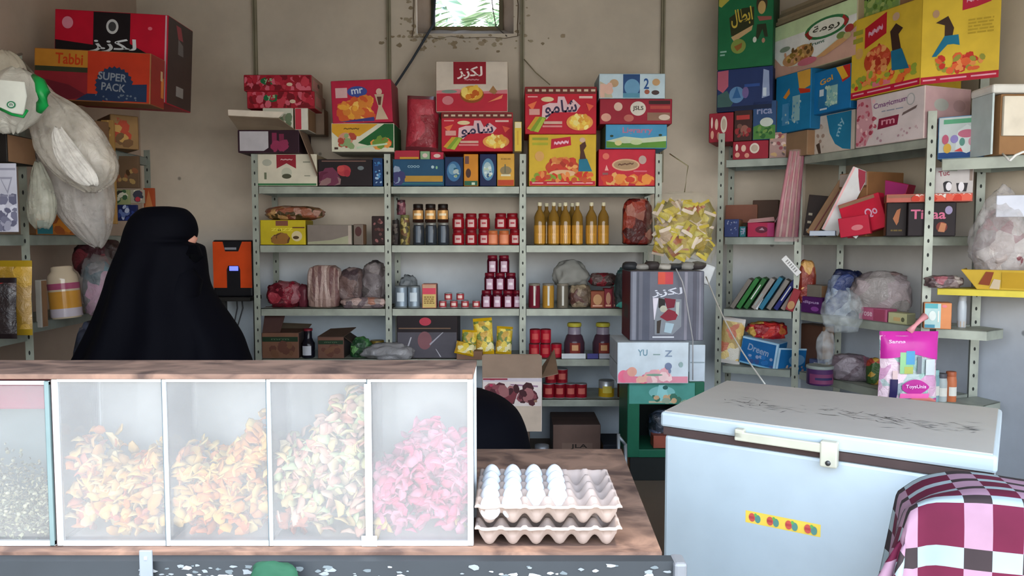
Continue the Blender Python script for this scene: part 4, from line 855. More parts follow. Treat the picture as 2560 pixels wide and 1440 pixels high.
# coffee
cof = jar('coffee_jar', .038, .125, clear('coffee_glass', '#2a1812', .08, 1), C('#1c1410', .4), C('#c89a60', .35, .2), lidh=.22, lab=(.18, .66), lw=1.1, ldot=C('#e8d8b8', .3))
cof2 = jar('coffee_jar', .040, .148, clear('dark_glass', '#2c3036', .06, 1), C('#8a8a84', .3, .4), C('#5a6470', .25), lidh=.10, lab=(.1, .85), lw=.4)  # grey label strip is a painted silver highlight on the dark glass
z0 = S2
for i, p in enumerate((1047, 1078, 1109)):
    place(cof2, (*px_at(p, 0), z0), f'tall dark glass jar in the lower row of coffee jars, {ORD[i]} from the left', 'dark glass jars under the coffee')
    place(cof, (*px_at(p - 1, 0), z0 + .149), f'coffee jar with gold label stacked on a dark glass jar, {ORD[i]} from the left', 'gold-labelled coffee jars')
pk = multi(['#8a7a3a', '#4a4028', '#a89858', '#6a4a30'], 40, .4, name='olive_pack')
j1 = jar('spice_jar', .033, .20, pk, C('#6a6a40', .4), None, lidh=.1); place(j1, (*px_at(1013, 0), S2), 'tall olive and gold jar standing beside the dark glass jars')
j2 = jar('spice_jar', .03, .10, multi(['#6a3040', '#3a2028', '#9a6a70'], 40, .4, name='plum_pack'), C('#3a2028', .4), None); place(j2, (*px_at(1004, 0), S2 + .202), 'small plum coloured jar standing on top of the olive jar')
j3 = jar('spice_jar', .026, .17, multi(['#4a4040', '#7a7068', '#3a3230'], 40, .4, name='grey_pack'), C('#4a4444', .4), None); place(j3, (X(990, YJ + .1), YJ + .1, S2), 'grey-brown jar close to the second post, behind the olive jar')
rj = jar('paste_jar', .041, .105, C('#8a1c24', .25), C('#7a1620', .3), C('#c8a8a4', .4), lidh=.24, lab=(.12, .6), lw=.55, ldot=C('#a84850'))
for r_ in range(2):
    for i, p in enumerate((1146, 1178, 1210)):
        place(rj, (*px_at(p, 0), S2 + r_ * .106), f'dark red paste jar, {"upper" if r_ else "lower"} row of six, {ORD[i]} from the left', 'dark red paste jars in two rows')
oj = jar('orange_jar', .037, .095, C('#c06a48', .25), C('#b86a40', .35), C('#d88a68', .4), lidh=.2, lab=(.1, .7), lw=.8)
for i, p in enumerate((1232, 1260)): place(oj, (*px_at(p, 0), S2), f'orange jar in the bottom row, {["nearer the paste jars", "nearer the third post"][i]}', 'pair of orange jars')
place(rj, (*px_at(1288, 0), S2), 'dark red jar at the bottom row end against the third post', 'dark red jars beside the orange ones')
for i, p in enumerate((1252, 1281)): place(rj, (*px_at(p, 0), S2 + .107), f'dark red jar standing on the orange jars, {["first", "second"][i]} of two', 'dark red jars beside the orange ones')
# oil bottles
def bottle(name, r, h, liq, cap, label, cat='bottle', sh=.66, nr=.34, lh=(.03, .46), glass=None, lw=math.pi):
    t = thing(name, name, cat); mb = MB(); 
    mb.lathe([(r * .9, 0), (r, .006), (r, h * .22), (r * .95, h * .24), (r, h * .27), (r, h * sh), (r * .8, h * (sh + .07)), (r * nr, h * (sh + .18)), (r * nr, h * .93)], liq, seg=18); mb.obj('bottle_body', t)
    mb = MB(); mb.lathe([(r * nr * 1.15, h * .92), (r * nr * 1.15, h * .995), (r * nr * 1.0, h)], cap, seg=14); mb.obj('cap', t)
    if label:
        mb = MB(); a = dict(seg=16) if lw > 3 else dict(seg=8, a0=-math.pi / 2 - lw, a1=-math.pi / 2 + lw); mb.lathe([(r * 1.012, h * lh[0]), (r * 1.012, h * lh[1])], label, **a); mb.obj('label', t)
    return t
oil = bottle('oil_bottle', .038, .285, clear('oil', '#7c5c20', .05, .82), clear('clear_cap', '#d8d0b0', .2, .8), C('#c08c34', .18, k=1.1, kind='plastic'))
for i, (p, dy) in enumerate(((1349, 0), (1384, 0), (1413, 0), (1443, 0), (1478, 0), (1508, 0), (1366, .1), (1399, .1), (1430, .1))):
    yy = YJ + dy; place(oil, (X(p, yy), yy, S2), f'golden oil bottle, {ORD[i] if i < 6 else ORD[i - 6]} from the left in the {"front" if i < 6 else "back"} row', 'golden oil bottles')
bag('spice_bag', 'dark red and brown spice packet standing beside the oil bottles', 1556, 1636, S2, 496, 5.12, .12, multi(['#7a2018', '#5a1814', '#9a3a28', '#4a1410', '#b07060'], 14, .25, name='red_spice'), 21, amp=.10, pw=.5, taper=.12)
z = carton('biscuit_box', 'bright yellow biscuit box with brown pictures on the second shelf', 651, 764, S2, 550, base='#b8a428', front='#b8a62c', art=[('r', .34, .78, .62, 1, '#7a4a3a'), ('t', 'ZMZZ', .48, .62, .5, .12, '#d8cc50'), ('e', .42, .28, .18, .14, '#d8c8a0'), ('e', .42, .28, .12, .09, '#4a3018'), ('e', .82, .34, .12, .22, '#c8b890'), ('e', .80, .28, .07, .07, '#4a3820'), ('r', .72, .68, 1, .73, '#5a3420'), ('n', .28, .1, .56, .3, 8, ['#5a3a20', '#8a6030'], .4, 3)], side='#8a7a20', d=.2)
bag('dried_goods_bag', 'mottled brown clear bag lying on the yellow biscuit box', 655, 800, z, 514, 5.14, .2, multi(['#8a5038', '#6a3428', '#b08858', '#a07868', '#4a3a20'], 26, .3, name='brown_snack'), 5, amp=.2, pw=.8)
def traybits(t, wd, d, h):
    mb = MB(); mb.box(-wd / 2 + .01, .01, h - .06, wd / 2 - .01, d - .01, h - .055, C('#6a5a50')); mb.obj('contents', t)
carton('clear_tray_box', 'long grey-brown box wrapped in clear plastic on the second shelf', 768, 880, S2, 562, base='#7d746a', front='#7a7068', art=[('p', [(0, 0), (0, .12), (.55, .22), (1, .5), (1, 0)], '#9a9a80'), ('r', .93, 0, 1, 1, '#a89c90')], side='#8a8478', d=.22)
carton('small_brown_carton', 'small grey and dark brown carton at the end of the clear tray box', 884, 908, S2, 560, base='#7a6a60', front='#6f655c', art=[('e', .5, .65, .4, .25, '#4a2a28')], d=.12)
carton('dark_tea_pack', 'dark brown tea packet standing beside the second post', 930, 963, S2, 540, base='#2c1a18', front='#281614', art=[('n', .1, .1, .9, .9, 14, ['#4a2420', '#5a3a38', '#3a2a28', '#8a5a58'], .12, 3)], d=.1)
# third shelf
bag('red_snack_bag', 'dark red shiny packets lying at the wall end of the third shelf', 660, 745, S3, 706, 5.12, .18, multi(['#7a1c2c', '#5a1420', '#9a3440', '#8a5058'], 16, .25, name='wine_wrap'), 31, amp=.25)
bag('small_dark_red_pack', 'small dull red packet between the red packets and the striped bag', 738, 766, S3, 712, 5.16, .1, C('#5e2a34', .4), 33, amp=.15)
bag('striped_stick_bag', 'clear bag of pale sticks with dark printed band on the third shelf', 763, 845, S3, 664, 5.12, .16, multi(['#8a7068', '#a89088', '#6a4a48', '#b8a49c'], 10, .35, stretch=(5, 1, .5), name='sticks'), 8, amp=.08, pw=.45)
bag('grey_goods_bag', 'grey-brown plastic bag slumped beside the striped stick bag', 840, 905, S3, 672, 5.14, .22, multi(['#5a4a48', '#6a5450', '#7a6a68', '#4a3c40'], 12, .35, name='greybrown'), 12, amp=.2)
bag('grey_goods_bag', 'tall grey plastic bag leaning against the second post', 892, 962, S3, 655, 5.15, .24, multi(['#5a5050', '#6a6264', '#4a4444', '#807878'], 10, .3, name='greyplastic'), 14, amp=.22, taper=.2)
bag('pale_packet_bag', 'pale wrinkled packets in front of the grey bags, on the shelf edge', 850, 960, S3 + .0, 745, 5.09, .1, multi(['#8a7c78', '#6a5c60', '#a8908a', '#9a6a58'], 20, .3, name='palepack'), 15, amp=.25)
sc_ = can('steel_can', .042, .15, C('#8a98a4', .25, .4), None, dot=C('#c8d4dc', .3), band=(.08, .92), rim_='#9aa4aa')
for i, p in enumerate((1002, 1034)): place(sc_, (*px_at(p, 0), S3), f'tall silver-blue can on the third shelf, {["nearer the second post", "nearer the pink box"][i]}', 'two silver cans')
bag('grey_film_scrap', 'crumpled grey plastic film behind the two silver cans', 996, 1040, S3 + .0, 690, 5.28, .08, C('#6c7276', .3), 44, amp=.3)
carton('small_pink_yellow_box', 'small box, pink above and yellow below, on the third shelf', 1054, 1090, S3, 710, base='#b87a68', front='#c8b070', art=[('r', 0, .58, 1, .85, '#c8485c'), ('r', 0, .85, 1, 1, '#c09880'), ('l', .1, .15, .9, .5, 4, '#7a5a30')], side='#5a2a30', d=.1)
ti = can('small_tin', .026, .050, C('#a03a40', .3), None, dot=C('#d8c0b8', .4), band=(.1, .9))
for i, p in enumerate((1106, 1134, 1162, 1190)): place(ti, (*px_at(p, 0), S3), f'small red tin in the bottom row of six, {ORD[i]} from the left', 'small red tins')
for i, p in enumerate((1120, 1150)): place(ti, (*px_at(p, 0), S3 + .0505), f'small red tin on top of the row, {["nearer the pink box", "nearer the jam jars"][i]}', 'small red tins')
jm = jar('jam_jar', .0375, .118, C('#4a0c1c', .15), C('#6a1424', .3), C('#c0a4b4', .4), lidh=.18, lab=(.06, .66), lw=.6, ldot=C('#e0d4dc'))
for r_, ps in enumerate(((1216, 1243, 1270, 1297 - 3), (1224, 1250, 1277), (1231, 1260))):
    for i, p in enumerate(ps): place(jm, (*px_at(p, 0, YB + .07 - 0), S3 + r_ * .119), f'dark jam jar in the {["bottom", "middle", "top"][r_]} row of the pyramid, {ORD[i]} from the left', 'pyramid of dark jam jars')
for i, (p, c, nm) in enumerate(((1336, '#6a2430', 'dark red'), (1371, '#a8803a', 'golden'), (1407, '#6a6458', 'grey-brown'))):
    g = jar('tall_glass_jar', .040, .165, C(c, .12), C('#7a7468', .4), C('#c8c8c0', .2), lidh=.08, lab=(.1, .9), lw=.16, neck=.95); place(g, (*px_at(p, 0), S3), f'tall {nm} glass jar with a painted highlight strip on the third shelf')  # narrow pale label strip is a painted highlight
bag('brown_spice_bag', 'brown and cream spice packets beside the tall glass jars', 1424, 1482, S3, 712, 5.12, .2, multi(['#6a5a4c', '#8a7a64', '#5a3a34', '#a8987c'], 16, .3, name='brownspice'), 17, amp=.25)
bag('grey_cloth_bag', 'crumpled grey bag lying on top of the glass jars and spice packets', 1376, 1482, S3 + .145, 652, 5.14, .2, C('#83837e', .6), 18, amp=.28, pw=.8, freq=2.2, taper=.35)
for i, (a, b_, yt, c, ac) in enumerate(((1478, 1512, 728, '#8a4a34', '#c0946a'), (1512, 1532, 722, '#7a2430', '#b88a70'), (1532, 1562, 718, '#5a2a30', '#c8b890'))):
    carton('spice_packet', ['reddish packet with tan oval standing behind the shelf edge', 'narrow maroon packet between two spice packets', 'dark packet with cream picture beside the teal bag'][i], a, b_, S3, yt, Y=5.13, base=c, front=c, art=[('e', .5, .5, .36, .34, ac), ('r', .1, .05, .9, .15, '#d8a890')], d=.1)
bag('dark_snack_bag', 'dark brown and red snack bag leaning above the spice packets', 1478, 1545, S3 + .14, 684, 5.2, .16, multi(['#4a3a38', '#7a2830', '#6a5a58', '#3a2c2c'], 18, .25, name='darksnack'), 22, amp=.25)
# fourth shelf
gk = lambda n: [('r', 0, .66, 1, .86, '#1e3020'), ('t', 'mrm', .5, .76, .5, .06, '#4a6048'), ('n', .1, .15, .9, .55, 10, ['#5a3a30', '#6a4a38'], .3, n)]
def upflap(t, wd, d, h):
    flap(t, wd, d, h, [(-wd / 2, .02, h), (-wd / 2 + .12, .02, h), (-wd / 2 + .15, .10, h + .17), (-wd / 2, .10, h + .17)], '#4a3430')
    flap(t, wd, d, h, [(-wd / 2, d, h), (wd / 2, d, h), (wd / 2 + .02, d + .02, h + .03), (-wd / 2, d + .02, h + .04)], '#4a4034')
carton('green_banded_carton', 'open brown carton with dark green band and raised flap, at the wall end', 649, 742, S4, 832, base='#6a4c40', front='#70503f', art=gk(3), side='#3a2a24', extra=upflap, d=.25)
def upflap2(t, wd, d, h):
    flap(t, wd, d, h, [(-wd / 2, 0, h), (wd / 2, 0, h), (wd / 2 + .06, .12, h + .05), (-wd / 2 + .06, .12, h + .04)], '#4a3c34'); flap(t, wd, d, h, [(wd / 2, 0, h), (wd / 2, .22, h), (wd / 2 + .09, .22, h - .06), (wd / 2 + .09, .05, h - .08)], '#3a3028')
carton('green_banded_carton', 'open brown carton with dark green band beyond the dark bottle', 790, 856, S4, 842, base='#5c423a', front='#684a3e', art=gk(5), side='#2c2420', extra=upflap2, d=.25)
db = bottle('sauce_bottle', .045, .20, C('#14141c', .15), C('#6a1c28', .4), C('#b0b4bc', .4), sh=.5, nr=.6, lh=(.1, .42), lw=.7); place(db, (*px_at(766, 0), S4), 'dark sauce bottle with round white label and red cap between the brown cartons')
bag('green_snack_bag', 'green leafy patterned packet beside the brown cartons', 866, 925, S4, 845, 5.12, .12, multi(['#2c5a34', '#1e4028', '#5a8a50', '#3a6a3c'], 18, .3, name='greenpack'), 23, amp=.22, taper=.3)
tn = jar('gold_tin', .055, .10, C('#5a4c2a', .35), C('#8a7434', .3, .3), None); place(tn, (X(940, 5.3), 5.3, S4), 'round brown and gold tin behind the grey plastic bag')
bag('grey_plastic_bag', 'pale grey plastic bag slumped on the fourth shelf in front of the post', 888, 1040, S4 + .001, 862, 5.0, .2, film('grey_film', '#8c8c90', .9, .25, 10, .75), 24, amp=.25, taper=.3, pw=.8)
zz = carton('black_red_carton', 'black carton with round red emblem wrapped in clear plastic', 990, 1142, S4, 790, base='#2c2024', front='#4c4a52', art=[('r', 0, .62, 1, 1, '#1c1418'), ('e', .47, .88, .10, .10, '#a83a4a'), ('r', .02, .70, .9, .73, '#6a5444'), ('e', .46, .42, .12, .22, '#7a5258'), ('p', [(.15, .1), (.24, .5), (.22, .5), (.13, .14)], '#a8a8b0'), ('p', [(.55, .3), (.78, .62), (.76, .62), (.54, .34)], '#9a9aa4'), ('p', [(.66, .2), (.74, .02), (.72, .02), (.64, .22)], '#b0b0b8')], side='#2a1c1c', d=.3)
yw = multi(['#c8a82c', '#d8c048', '#b89028', '#d8d0a0', '#6a7a30'], 26, .3, name='yellow_wrap')
yseal = C('#c8a028', .35)
for i, (p, w_, h_, tl, lb) in enumerate(((1170, .10, .17, .05, 'pale yellow snack packet standing beside the black and red carton'), (1212, .13, .25, -.08, 'tallest yellow snack packet, in the middle of the fourth shelf'), (1258, .11, .19, .06, 'yellow and green snack packet nearest the third post'))):
    pack('snack_packet', lb, p, S4 + .02, w_, h_, 5.14 + .02 * i, yw, yseal, tl, .1, i + 2, 'yellow snack packets')
pack('snack_packet', 'small yellow snack packet lying forward below the others', 1158, S4 + .035, .13, .09, 5.05, yw, yseal, .2, .5, 9, 'yellow snack packets')
carton('kraft_tray', 'low open kraft tray under the yellow snack packets', 1140, 1205, S4, 878, Y=5.06, base='#7a5c4a', d=.2)
# big dates carton in front
DY = 4.62
def dflaps(t, wd, d, h):
    flap(t, wd, d, h, [(-wd / 2, -.002, h), (wd / 2, -.002, h), (wd / 2 - .003, -.03, h + .138), (wd / 2 - .02, -.035, h + .15), (-wd / 2 + .01, -.035, h + .15), (-wd / 2, -.03, h + .14)], '#8e7a6a')
    flap(t, wd, d, h, [(wd / 2, 0, h), (wd / 2, d, h), (wd / 2 + .09, d, h + .13), (wd / 2 + .10, .02, h + .02)], '#75604f')
zd = Z(1015, DY); zdt = Z(944, DY)
def datesart(seed): return [('r', 0, .88, 1, 1, '#b8b0b8'), ('r', .12, .93, .2, .99, '#a83a58'), ('r', 0, .94, .42, 1, '#8a3040'), ('p', [(.45, .80), (.94, .74), (.94, .68), (.5, .74)], '#8a6a80'), ('n', .08, .16, .85, .66, 46, ['#4a2028', '#6a3038', '#3a1a20', '#7a4048', '#8a5a5c'], .34, seed), ('e', .14, .75, .03, .05, '#a83050'), ('e', .9, .18, .03, .05, '#8a6a58')]
carton('dates_carton', 'large open carton printed with dates, its tan flap raised, behind the crouching person', 1205, 1356, .30, 944, Y=DY, base='#c8bcb4', front='#cfc4bc', art=[('r', 0, 0, 1, .66, '#b8a898')] + [tuple([a[0]] + [(.66 + .34 * q if (a[0] in 'r' and k in (1, 3)) else q) for k, q in enumerate(a[1:])]) if a[0] == 'r' else a for a in []], side='#6a5444', extra=dflaps, d=.30)
mb = MB(); wd_ = X(1356, DY) - X(1205, DY); hh_ = zdt - zd
mb.art((-wd_ / 2 + .004, -.0012, zd - .30), (wd_ - .008, 0, 0), (0, 0, hh_ - .004), (0, -1, 0), [('r', 0, 0, 1, 1, '#cfc4c0')] + datesart(4))
dc = [o for o in COL.objects if o.name.startswith('dates_carton')][0]; mb.obj('printed_panel', dc)
dm = multi(['#4a2430', '#6a3a48', '#b09aa0', '#3a1a24', '#8a6a74'], 24, .25, name='date_pack')
for i, (p, tl) in enumerate(((1240, .1), (1297, -.15))):
    mb = MB(); packet(mb, .13, .12, .05, dm, C('#a89aa0', .3), seed=i + 3)
    tag(mb.obj('dates_packet', loc=(X(p, DY), DY + .06, zdt - .02), rot=(-.25, tl, 0)), ['clear packet of dark dates in the open carton, beside the raised flap corner', 'clear packet of dark dates in the open carton, nearer the red cans'][i], 'packet', 'date packets in the open carton')
tag(mb.obj('x') if False else MB.obj((lambda m_: (m_.bbox(0, 0, 0, .28, .26, .298, C('#5a4a40'), .01), m_)[1])(MB()), 'cardboard_box', loc=(X(1210, DY), DY + .02, 0)), 'plain brown box under the dates carton behind the crouching person', 'box')
# fourth shelf bay three
rc = can('red_can', .036, .098, C('#a01c2c', .3), None, dot=C('#b84a48', .4), band=(.06, .94), rim_='#8a3038')
for i, (p, r_) in enumerate(((1336, 0), (1364, 0), (1338, 1), (1365, 1))):
    place(rc, (*px_at(p, 0), S4 + r_ * .099), f'red can on the fourth shelf behind the dates carton, {["lower", "upper"][r_]} row, {["nearer the third post", "nearer the syrup bottles"][i % 2]}', 'red cans behind the dates carton')
place(rc, (*px_at(1392, 0), S4), 'single red can standing beside the big syrup bottles', 'red cans behind the dates carton')
def syrup():
    t = thing('syrup_bottle', 'x', 'bottle'); r_, h = .072, .235
    mb = MB(); mb.lathe([(r_ * .8, 0), (r_ * .95, .01), (r_, h * .25), (r_, h * .42), (r_ * .78, h * .62), (r_ * .60, h * .68), (r_ * .58, h * .9)], C('#46303c', .15), seg=24); mb.obj('bottle_body', t)
    mb = MB(); mb.lathe([(r_ * .8, h * .50), (r_ * .66, h * .62), (r_ * .615, h * .70), (r_ * .6, h * .87)], C('#8a8290', .1), seg=24); mb.obj('clear_neck', t)
    mb = MB(); mb.lathe([(r_ * .66, h * .89), (r_ * .68, h * .90), (r_ * .68, h * .97), (r_ * .6, h)], C('#a8a040', .4), seg=24); mb.obj('cap', t)
    mb = MB(); mb.lathe([(r_ * 1.02, h * .14), (r_ * 1.02, h * .44)], C('#7a3028', .4), seg=8, a0=-math.pi / 2 - .5, a1=-math.pi / 2 + .5); mb.lathe([(r_ * 1.03, h * .22), (r_ * 1.03, h * .38)], C('#c89a70', .4), seg=6, a0=-math.pi / 2 - .3, a1=-math.pi / 2 + .3); mb.obj('label', t); return t
sy = syrup()
for i, p in enumerate((1437, 1509)): place(sy, (X(p, YB + .09), YB + .09, S4 + .001), f'big dark syrup bottle with yellow cap, {["nearer the red cans", "nearer the white and pink carton"][i]}', 'pair of big syrup bottles')
for i, (a, b_, c) in enumerate(((1405, 1466, '#d4dade'), (1470, 1498, '#4a4a88'), (1500, 1538, '#a8aab4'))):
    carton('price_card', ['white folded card standing in front of the first syrup bottle', 'small violet card between the syrup bottles', 'grey-white card in front of the second syrup bottle'][i], a, b_, S4, 884, Y=5.095, base=c, front=c, d=.006, side=None)
# fifth shelf
tc_ = can('tomato_can', .0395, .100, C('#8a1c28', .3), None, dot=C('#c86a60', .4), band=(.05, .95))
for i, p in enumerate((1372, 1396 + 4, 1428, 1455)): place(tc_, (*px_at(p, 0), S5), f'red tomato can in the bottom row of the fifth shelf, {ORD[i]} from the left', 'red tomato cans')
for i, p in enumerate((1378, 1406)): place(tc_, (*px_at(p, 0), S5 + .101), f'red tomato can stacked in the upper row, {["first", "second"][i]} of two', 'red tomato cans')
yt = can('yellow_tin', .054, .118, C('#b8962c', .3), None, dot=C('#d0c060', .3), band=(.06, .55)); place(yt, (X(1519, YB + .08), YB + .08, S5), 'silver tin with yellow lower band on the fifth shelf')
yt2 = can('brown_tin', .036, .108, C('#4a2c1c', .3), None, dot=C('#b89a5a', .4), band=(.05, .95)); place(yt2, (*px_at(1560, 0), S5), 'dark brown tin with tan label at the end of the fifth shelf')
# floor under the rack
carton('brown_crate', 'brown plastic crate with dark lettering on the floor under the rack', 1384, 1505, 0, 1062, Y=4.98, base='#5c4a44', front='#5e4a42', art=[('r', .18, .1, .84, .52, '#6a564c'), ('t', 'JLA', .55, .42, .36, .14, '#241c18')], side='#3c302c', top='#4a3c38', d=.38)
carton('dark_crate', 'dark blue-black crate on the floor between the brown crate and the chair legs', 1512, 1566, 0, 1112, Y=5.0, base='#20242c', front='#1c2028', art=[('r', .1, .2, .9, .3, '#30343c'), ('r', .1, .5, .9, .6, '#30343c')], d=.3)
mb = MB(); mb.bbox(-.07, -.06, 0, .07, .06, .10, C('#3a3c40', .4), .01); mb.tube([(0, 0, .1), (0, 0, .14), (.02, 0, .17)], [.012, .012, .01], C('#a8acb0', .3, .5)); mb.lathe([(.045, .17), (.045, .19), (.01, .2)], C('#70747a', .3, .4), (.02, 0, 0), 16)
tag(mb.obj('small_stove', loc=(X(1348, 4.7), 4.72, 0)), 'small grey metal gadget on the floor between crouching person and brown crate', 'appliance')
st = thing('metal_stand', 'thin grey tube stand on the floor in front of the green crate', 'stand', (X(1560, 3.9), 3.9, 0))
gm = C('#8a9298', .35, .5, 1.0, 'metal')
for i, (px, z) in enumerate(((1553, Z(1085, 3.9)), (1571, Z(1110, 3.9)))):
    mb = MB(); x = X(px, 3.9) - X(1560, 3.9); mb.tube([(x, 0, 0), (x, 0, z * .5), (x - .005, 0, z)], .009, gm, 10); mb.obj('leg', st)
mb = MB(); mb.tube([(X(1553, 3.9) - X(1560, 3.9) - .005, 0, Z(1085, 3.9) - .01), (X(1571, 3.9) - X(1560, 3.9) - .005, 0, Z(1112, 3.9))], .008, gm, 10); mb.obj('crossbar', st)
mb = MB(); mb.tube([(X(1571, 3.9) - X(1560, 3.9), 0, .12), (.10, .10, .12)], .008, gm, 10); mb.obj('brace', st)

# ================================================================ stack beside the rack
SY = 4.58
zq = carton('low_dark_crate', 'low dark crate on the floor under the green crate', 1580, 1765, 0, 1142, Y=SY + .02, base='#1c2020', d=.36)
zz = Z(955, SY)
def crate_parts(t, wd, d, h):
    pass
gcr = thing('green_crate', 'dark green crate with teal printed top panel and a square hole', 'crate', (X(1670, SY), SY, zq + .001)); gw = X(1768, SY) - X(1573, SY); gh = zz - zq
g_ = C('#1f5a44', .4); mb = MB(); w2 = gw / 2
mb.bbox(-w2, 0, 0, -w2 + .075, .36, gh, g_, .006); mb.bbox(w2 - .06, 0, 0, w2, .36, gh, g_, .006); mb.bbox(-w2 + .07, 0, 0, w2 - .055, .36, .05, g_, .004); mb.bbox(-w2 + .07, 0, gh - .14, w2 - .055, .36, gh, g_, .004); mb.box(-w2 + .07, .34, .05, w2 - .055, .355, gh - .1, C('#101818')); mb.obj('crate_body', gcr)
mb = MB(); mb.art((-w2 + .01, 0, gh - .135), (gw - .07, 0, 0), (0, 0, .128), (0, -1, 0), [('r', 0, 0, 1, 1, '#4a8a80'), ('e', .5, .55, .2, .3, '#78b0ae'), ('p', [(.4, .1), (.45, .9), (.55, .9), (.62, .1)], '#8ac0c0'), ('e', .55, .78, .04, .1, '#2a5a54'), ('r', .3, .04, .8, .14, '#a8a890'), ('n', .3, .05, .85, .35, 14, ['#3a6a5a', '#8a9a88', '#b89a78'], .2, 3)]); mb.obj('printed_panel', gcr)
mb = MB(); crumple(mb, (.02, .15, .06), (.2, .16, .2), multi(['#28303c', '#48506a', '#1c2028', '#7a8498'], 20, .3, name='dark_goods'), 51, .25, .8, sub=3); mb.obj('contents', gcr)
mb = MB(); mb.bbox(-.07, .02, .052, .09, .12, .13, C('#8a4a3c', .5), .004); mb.obj('small_box', gcr)
zs = zz + .002
z10 = carton('white_pink_carton', 'white carton with pink flowers along the bottom, between two crates', 1546, 1726, zs, 856, Y=SY - .06, base='#bcc8d0', front='#c2ced6', art=[('r', 0, 0, 1, .16, '#d08a9a'), ('e', .08, .16, .08, .16, '#e0708c'), ('e', .36, .06, .1, .08, '#d8607c'), ('n', .1, .02, .9, .28, 22, ['#d8a0a8', '#e0b0a0', '#d87a90', '#e8c8c8'], .32, 7), ('e', .20, .28, .07, .12, '#d8a090'), ('e', .52, .20, .12, .03, '#7a9a88'), ('t', 'YU', .35, .76, .14, .16, '#7090a0'), ('t', 'Z', .72, .74, .11, .16, '#7a8aa0'), ('r', .50, .70, .6, .73, '#8aa0a0'), ('e', .72, .42, .05, .09, '#707c98'), ('e', .74, .30, .02, .06, '#707c98'), ('e', .9, .46, .03, .07, '#90a8a8')], side='#b4c0ca', sart=[('r', 0, .46, 1, .49, '#7a868e')], d=.36)
def whiteside(t, wd, d, h): pass
carton('folded_white_flap', 'white side flap of cardboard standing beside the white and pink carton', 1728, 1768, zs, 862, Y=SY + .004, base='#b8c4cc', front='#b8c4ce', art=[('r', 0, .5, 1, .54, '#8a98a0')], d=.01, side=None)
z11 = z10 + .002
zc = Z(678, SY)
hc = zc - z11
fig = [('r', .37, .82, .58, 1, '#b04048'), ('r', .37, .82, .47, 1, '#c05040'), ('t', LAKZ, .50, .70, .42, .13, '#c8ccd8', 3), ('p', [(.30, .62), (.38, .62), (.36, .30), (.32, .30)], '#c8c4d0'), ('p', [(.38, .62), (.70, .60), (.70, .20), (.58, .08), (.33, .08), (.33, .30)], '#7a8088'), ('p', [(.38, .62), (.48, .60), (.46, .44), (.38, .48)], '#201c1c'), ('p', [(.46, .62), (.62, .60), (.60, .48), (.50, .46)], '#6a1a2c'), ('p', [(.40, .34), (.52, .46), (.66, .40), (.62, .30), (.50, .28)], '#7a2030'), ('e', .45, .46, .05, .05, '#a8a898'), ('p', [(.36, .28), (.42, .30), (.40, .10), (.36, .10)], '#342c28'), ('p', [(.48, .26), (.60, .24), (.56, .10), (.46, .12)], '#9ab0bc'), ('p', [(.62, .56), (.67, .56), (.66, .36), (.62, .40)], '#a8b0ac'), ('r', .30, .035, .60, .055, '#c8ccd4')]
strp = [('r', a, 0, a + w__, 1, c) for a, w__, c in ((.02, .05, '#7a7e8a'), (.16, .1, '#4e5260'), (.08, .03, '#4a4e5a'), (.74, .04, '#83828e'), (.86, .05, '#52525e'), (.94, .03, '#7a7a86'))]
carton('dark_printed_crate', 'tall dark grey crate with red tab and white Arabic lettering', 1577, 1762, z11, 678, Y=SY, base='#5a5c68', front='#626470', art=strp + fig, side='#5a1c28', sart=[('r', .3, .3, .8, .5, '#3c2a2e')], top='#8a8684', d=.34)
mb = MB()
for k in range(7):
    rr = random.Random(k); crumple(mb, (-.2 + .07 * k, .02, 0), (.1, .1, .035 + .02 * rr.random()), C(['#2a2c30', '#8a8884', '#3a3434', '#b0aca4'][k % 4], .5), k + 60, .3, .8, sub=2)
tag(mb.obj('crumpled_wrapping', loc=(X(1668, SY), SY + .12, zc + .003)), 'crumpled dark and grey wrapping on top of the tall grey crate', 'wrapping')
bag('teal_bag', 'teal and black cloth bag bulging behind the tall grey crate', 1538, 1592, Z(770, 4.95), 672, 4.92, .12, multi(['#2f7a72', '#1c2a2c', '#3a9084', '#22484a'], 9, .6, name='tealcloth'), 27, amp=.25, taper=.2)
mb = MB(); mb.bbox(-.10, 0, 0, .105, .06, .125, C('#c4c8ca', .4), .01); mb.lathe([(.008, 0), (.008, .004), (.0001, .004)], C('#26282a'), (0, 0, 0), 12)
o = tag(mb.obj('white_plastic_box', loc=(X(1735, 4.75), 4.75, Z(700, 4.75)), rot=(0, .35, 0)), 'white plastic box tilted behind the tall grey crate under the yellow bag', 'box')
# hanging yellow snack bag
ym = multi(['#a08c1c', '#8c7418', '#a89830', '#7c6818', '#a08870', '#8a4420', '#a89c3c', '#645818'], 16, .3, name='yellow_packets')
YG = 4.55
bg_ = thing('hanging_snack_bag', 'large clear bag full of yellow snack packets hanging beside the racks', 'bag', (X(1712, YG), YG + .12, Z(657, YG)))
gw = X(1787, YG) - X(1640, YG); gh = Z(478, YG) - Z(657, YG)
mb = MB(); rr = random.Random(8)
seals = [C('#b8a43a', .3), C('#c8b8a8', .3)]
for i in range(120):
    x = rr.uniform(-.40, .40) * gw; z = rr.uniform(.12, .80) * gh; y = rr.uniform(-.09, .05) - .04 * (1 - abs(x) / gw * 2) 
    M = Matrix.Translation((x, y, z)) @ Matrix.Rotation(rr.uniform(-1.4, 1.4), 4, 'Y') @ Matrix.Rotation(rr.uniform(-.5, .5), 4, 'X') @ Matrix.Translation((0, 0, -.05))
    packet(mb, .075, .10, .03, ym, rr.choice(seals), M, seed=i, nx=5, nz=6)
mb.obj('snack_packets', bg_)['kind'] = 'stuff'
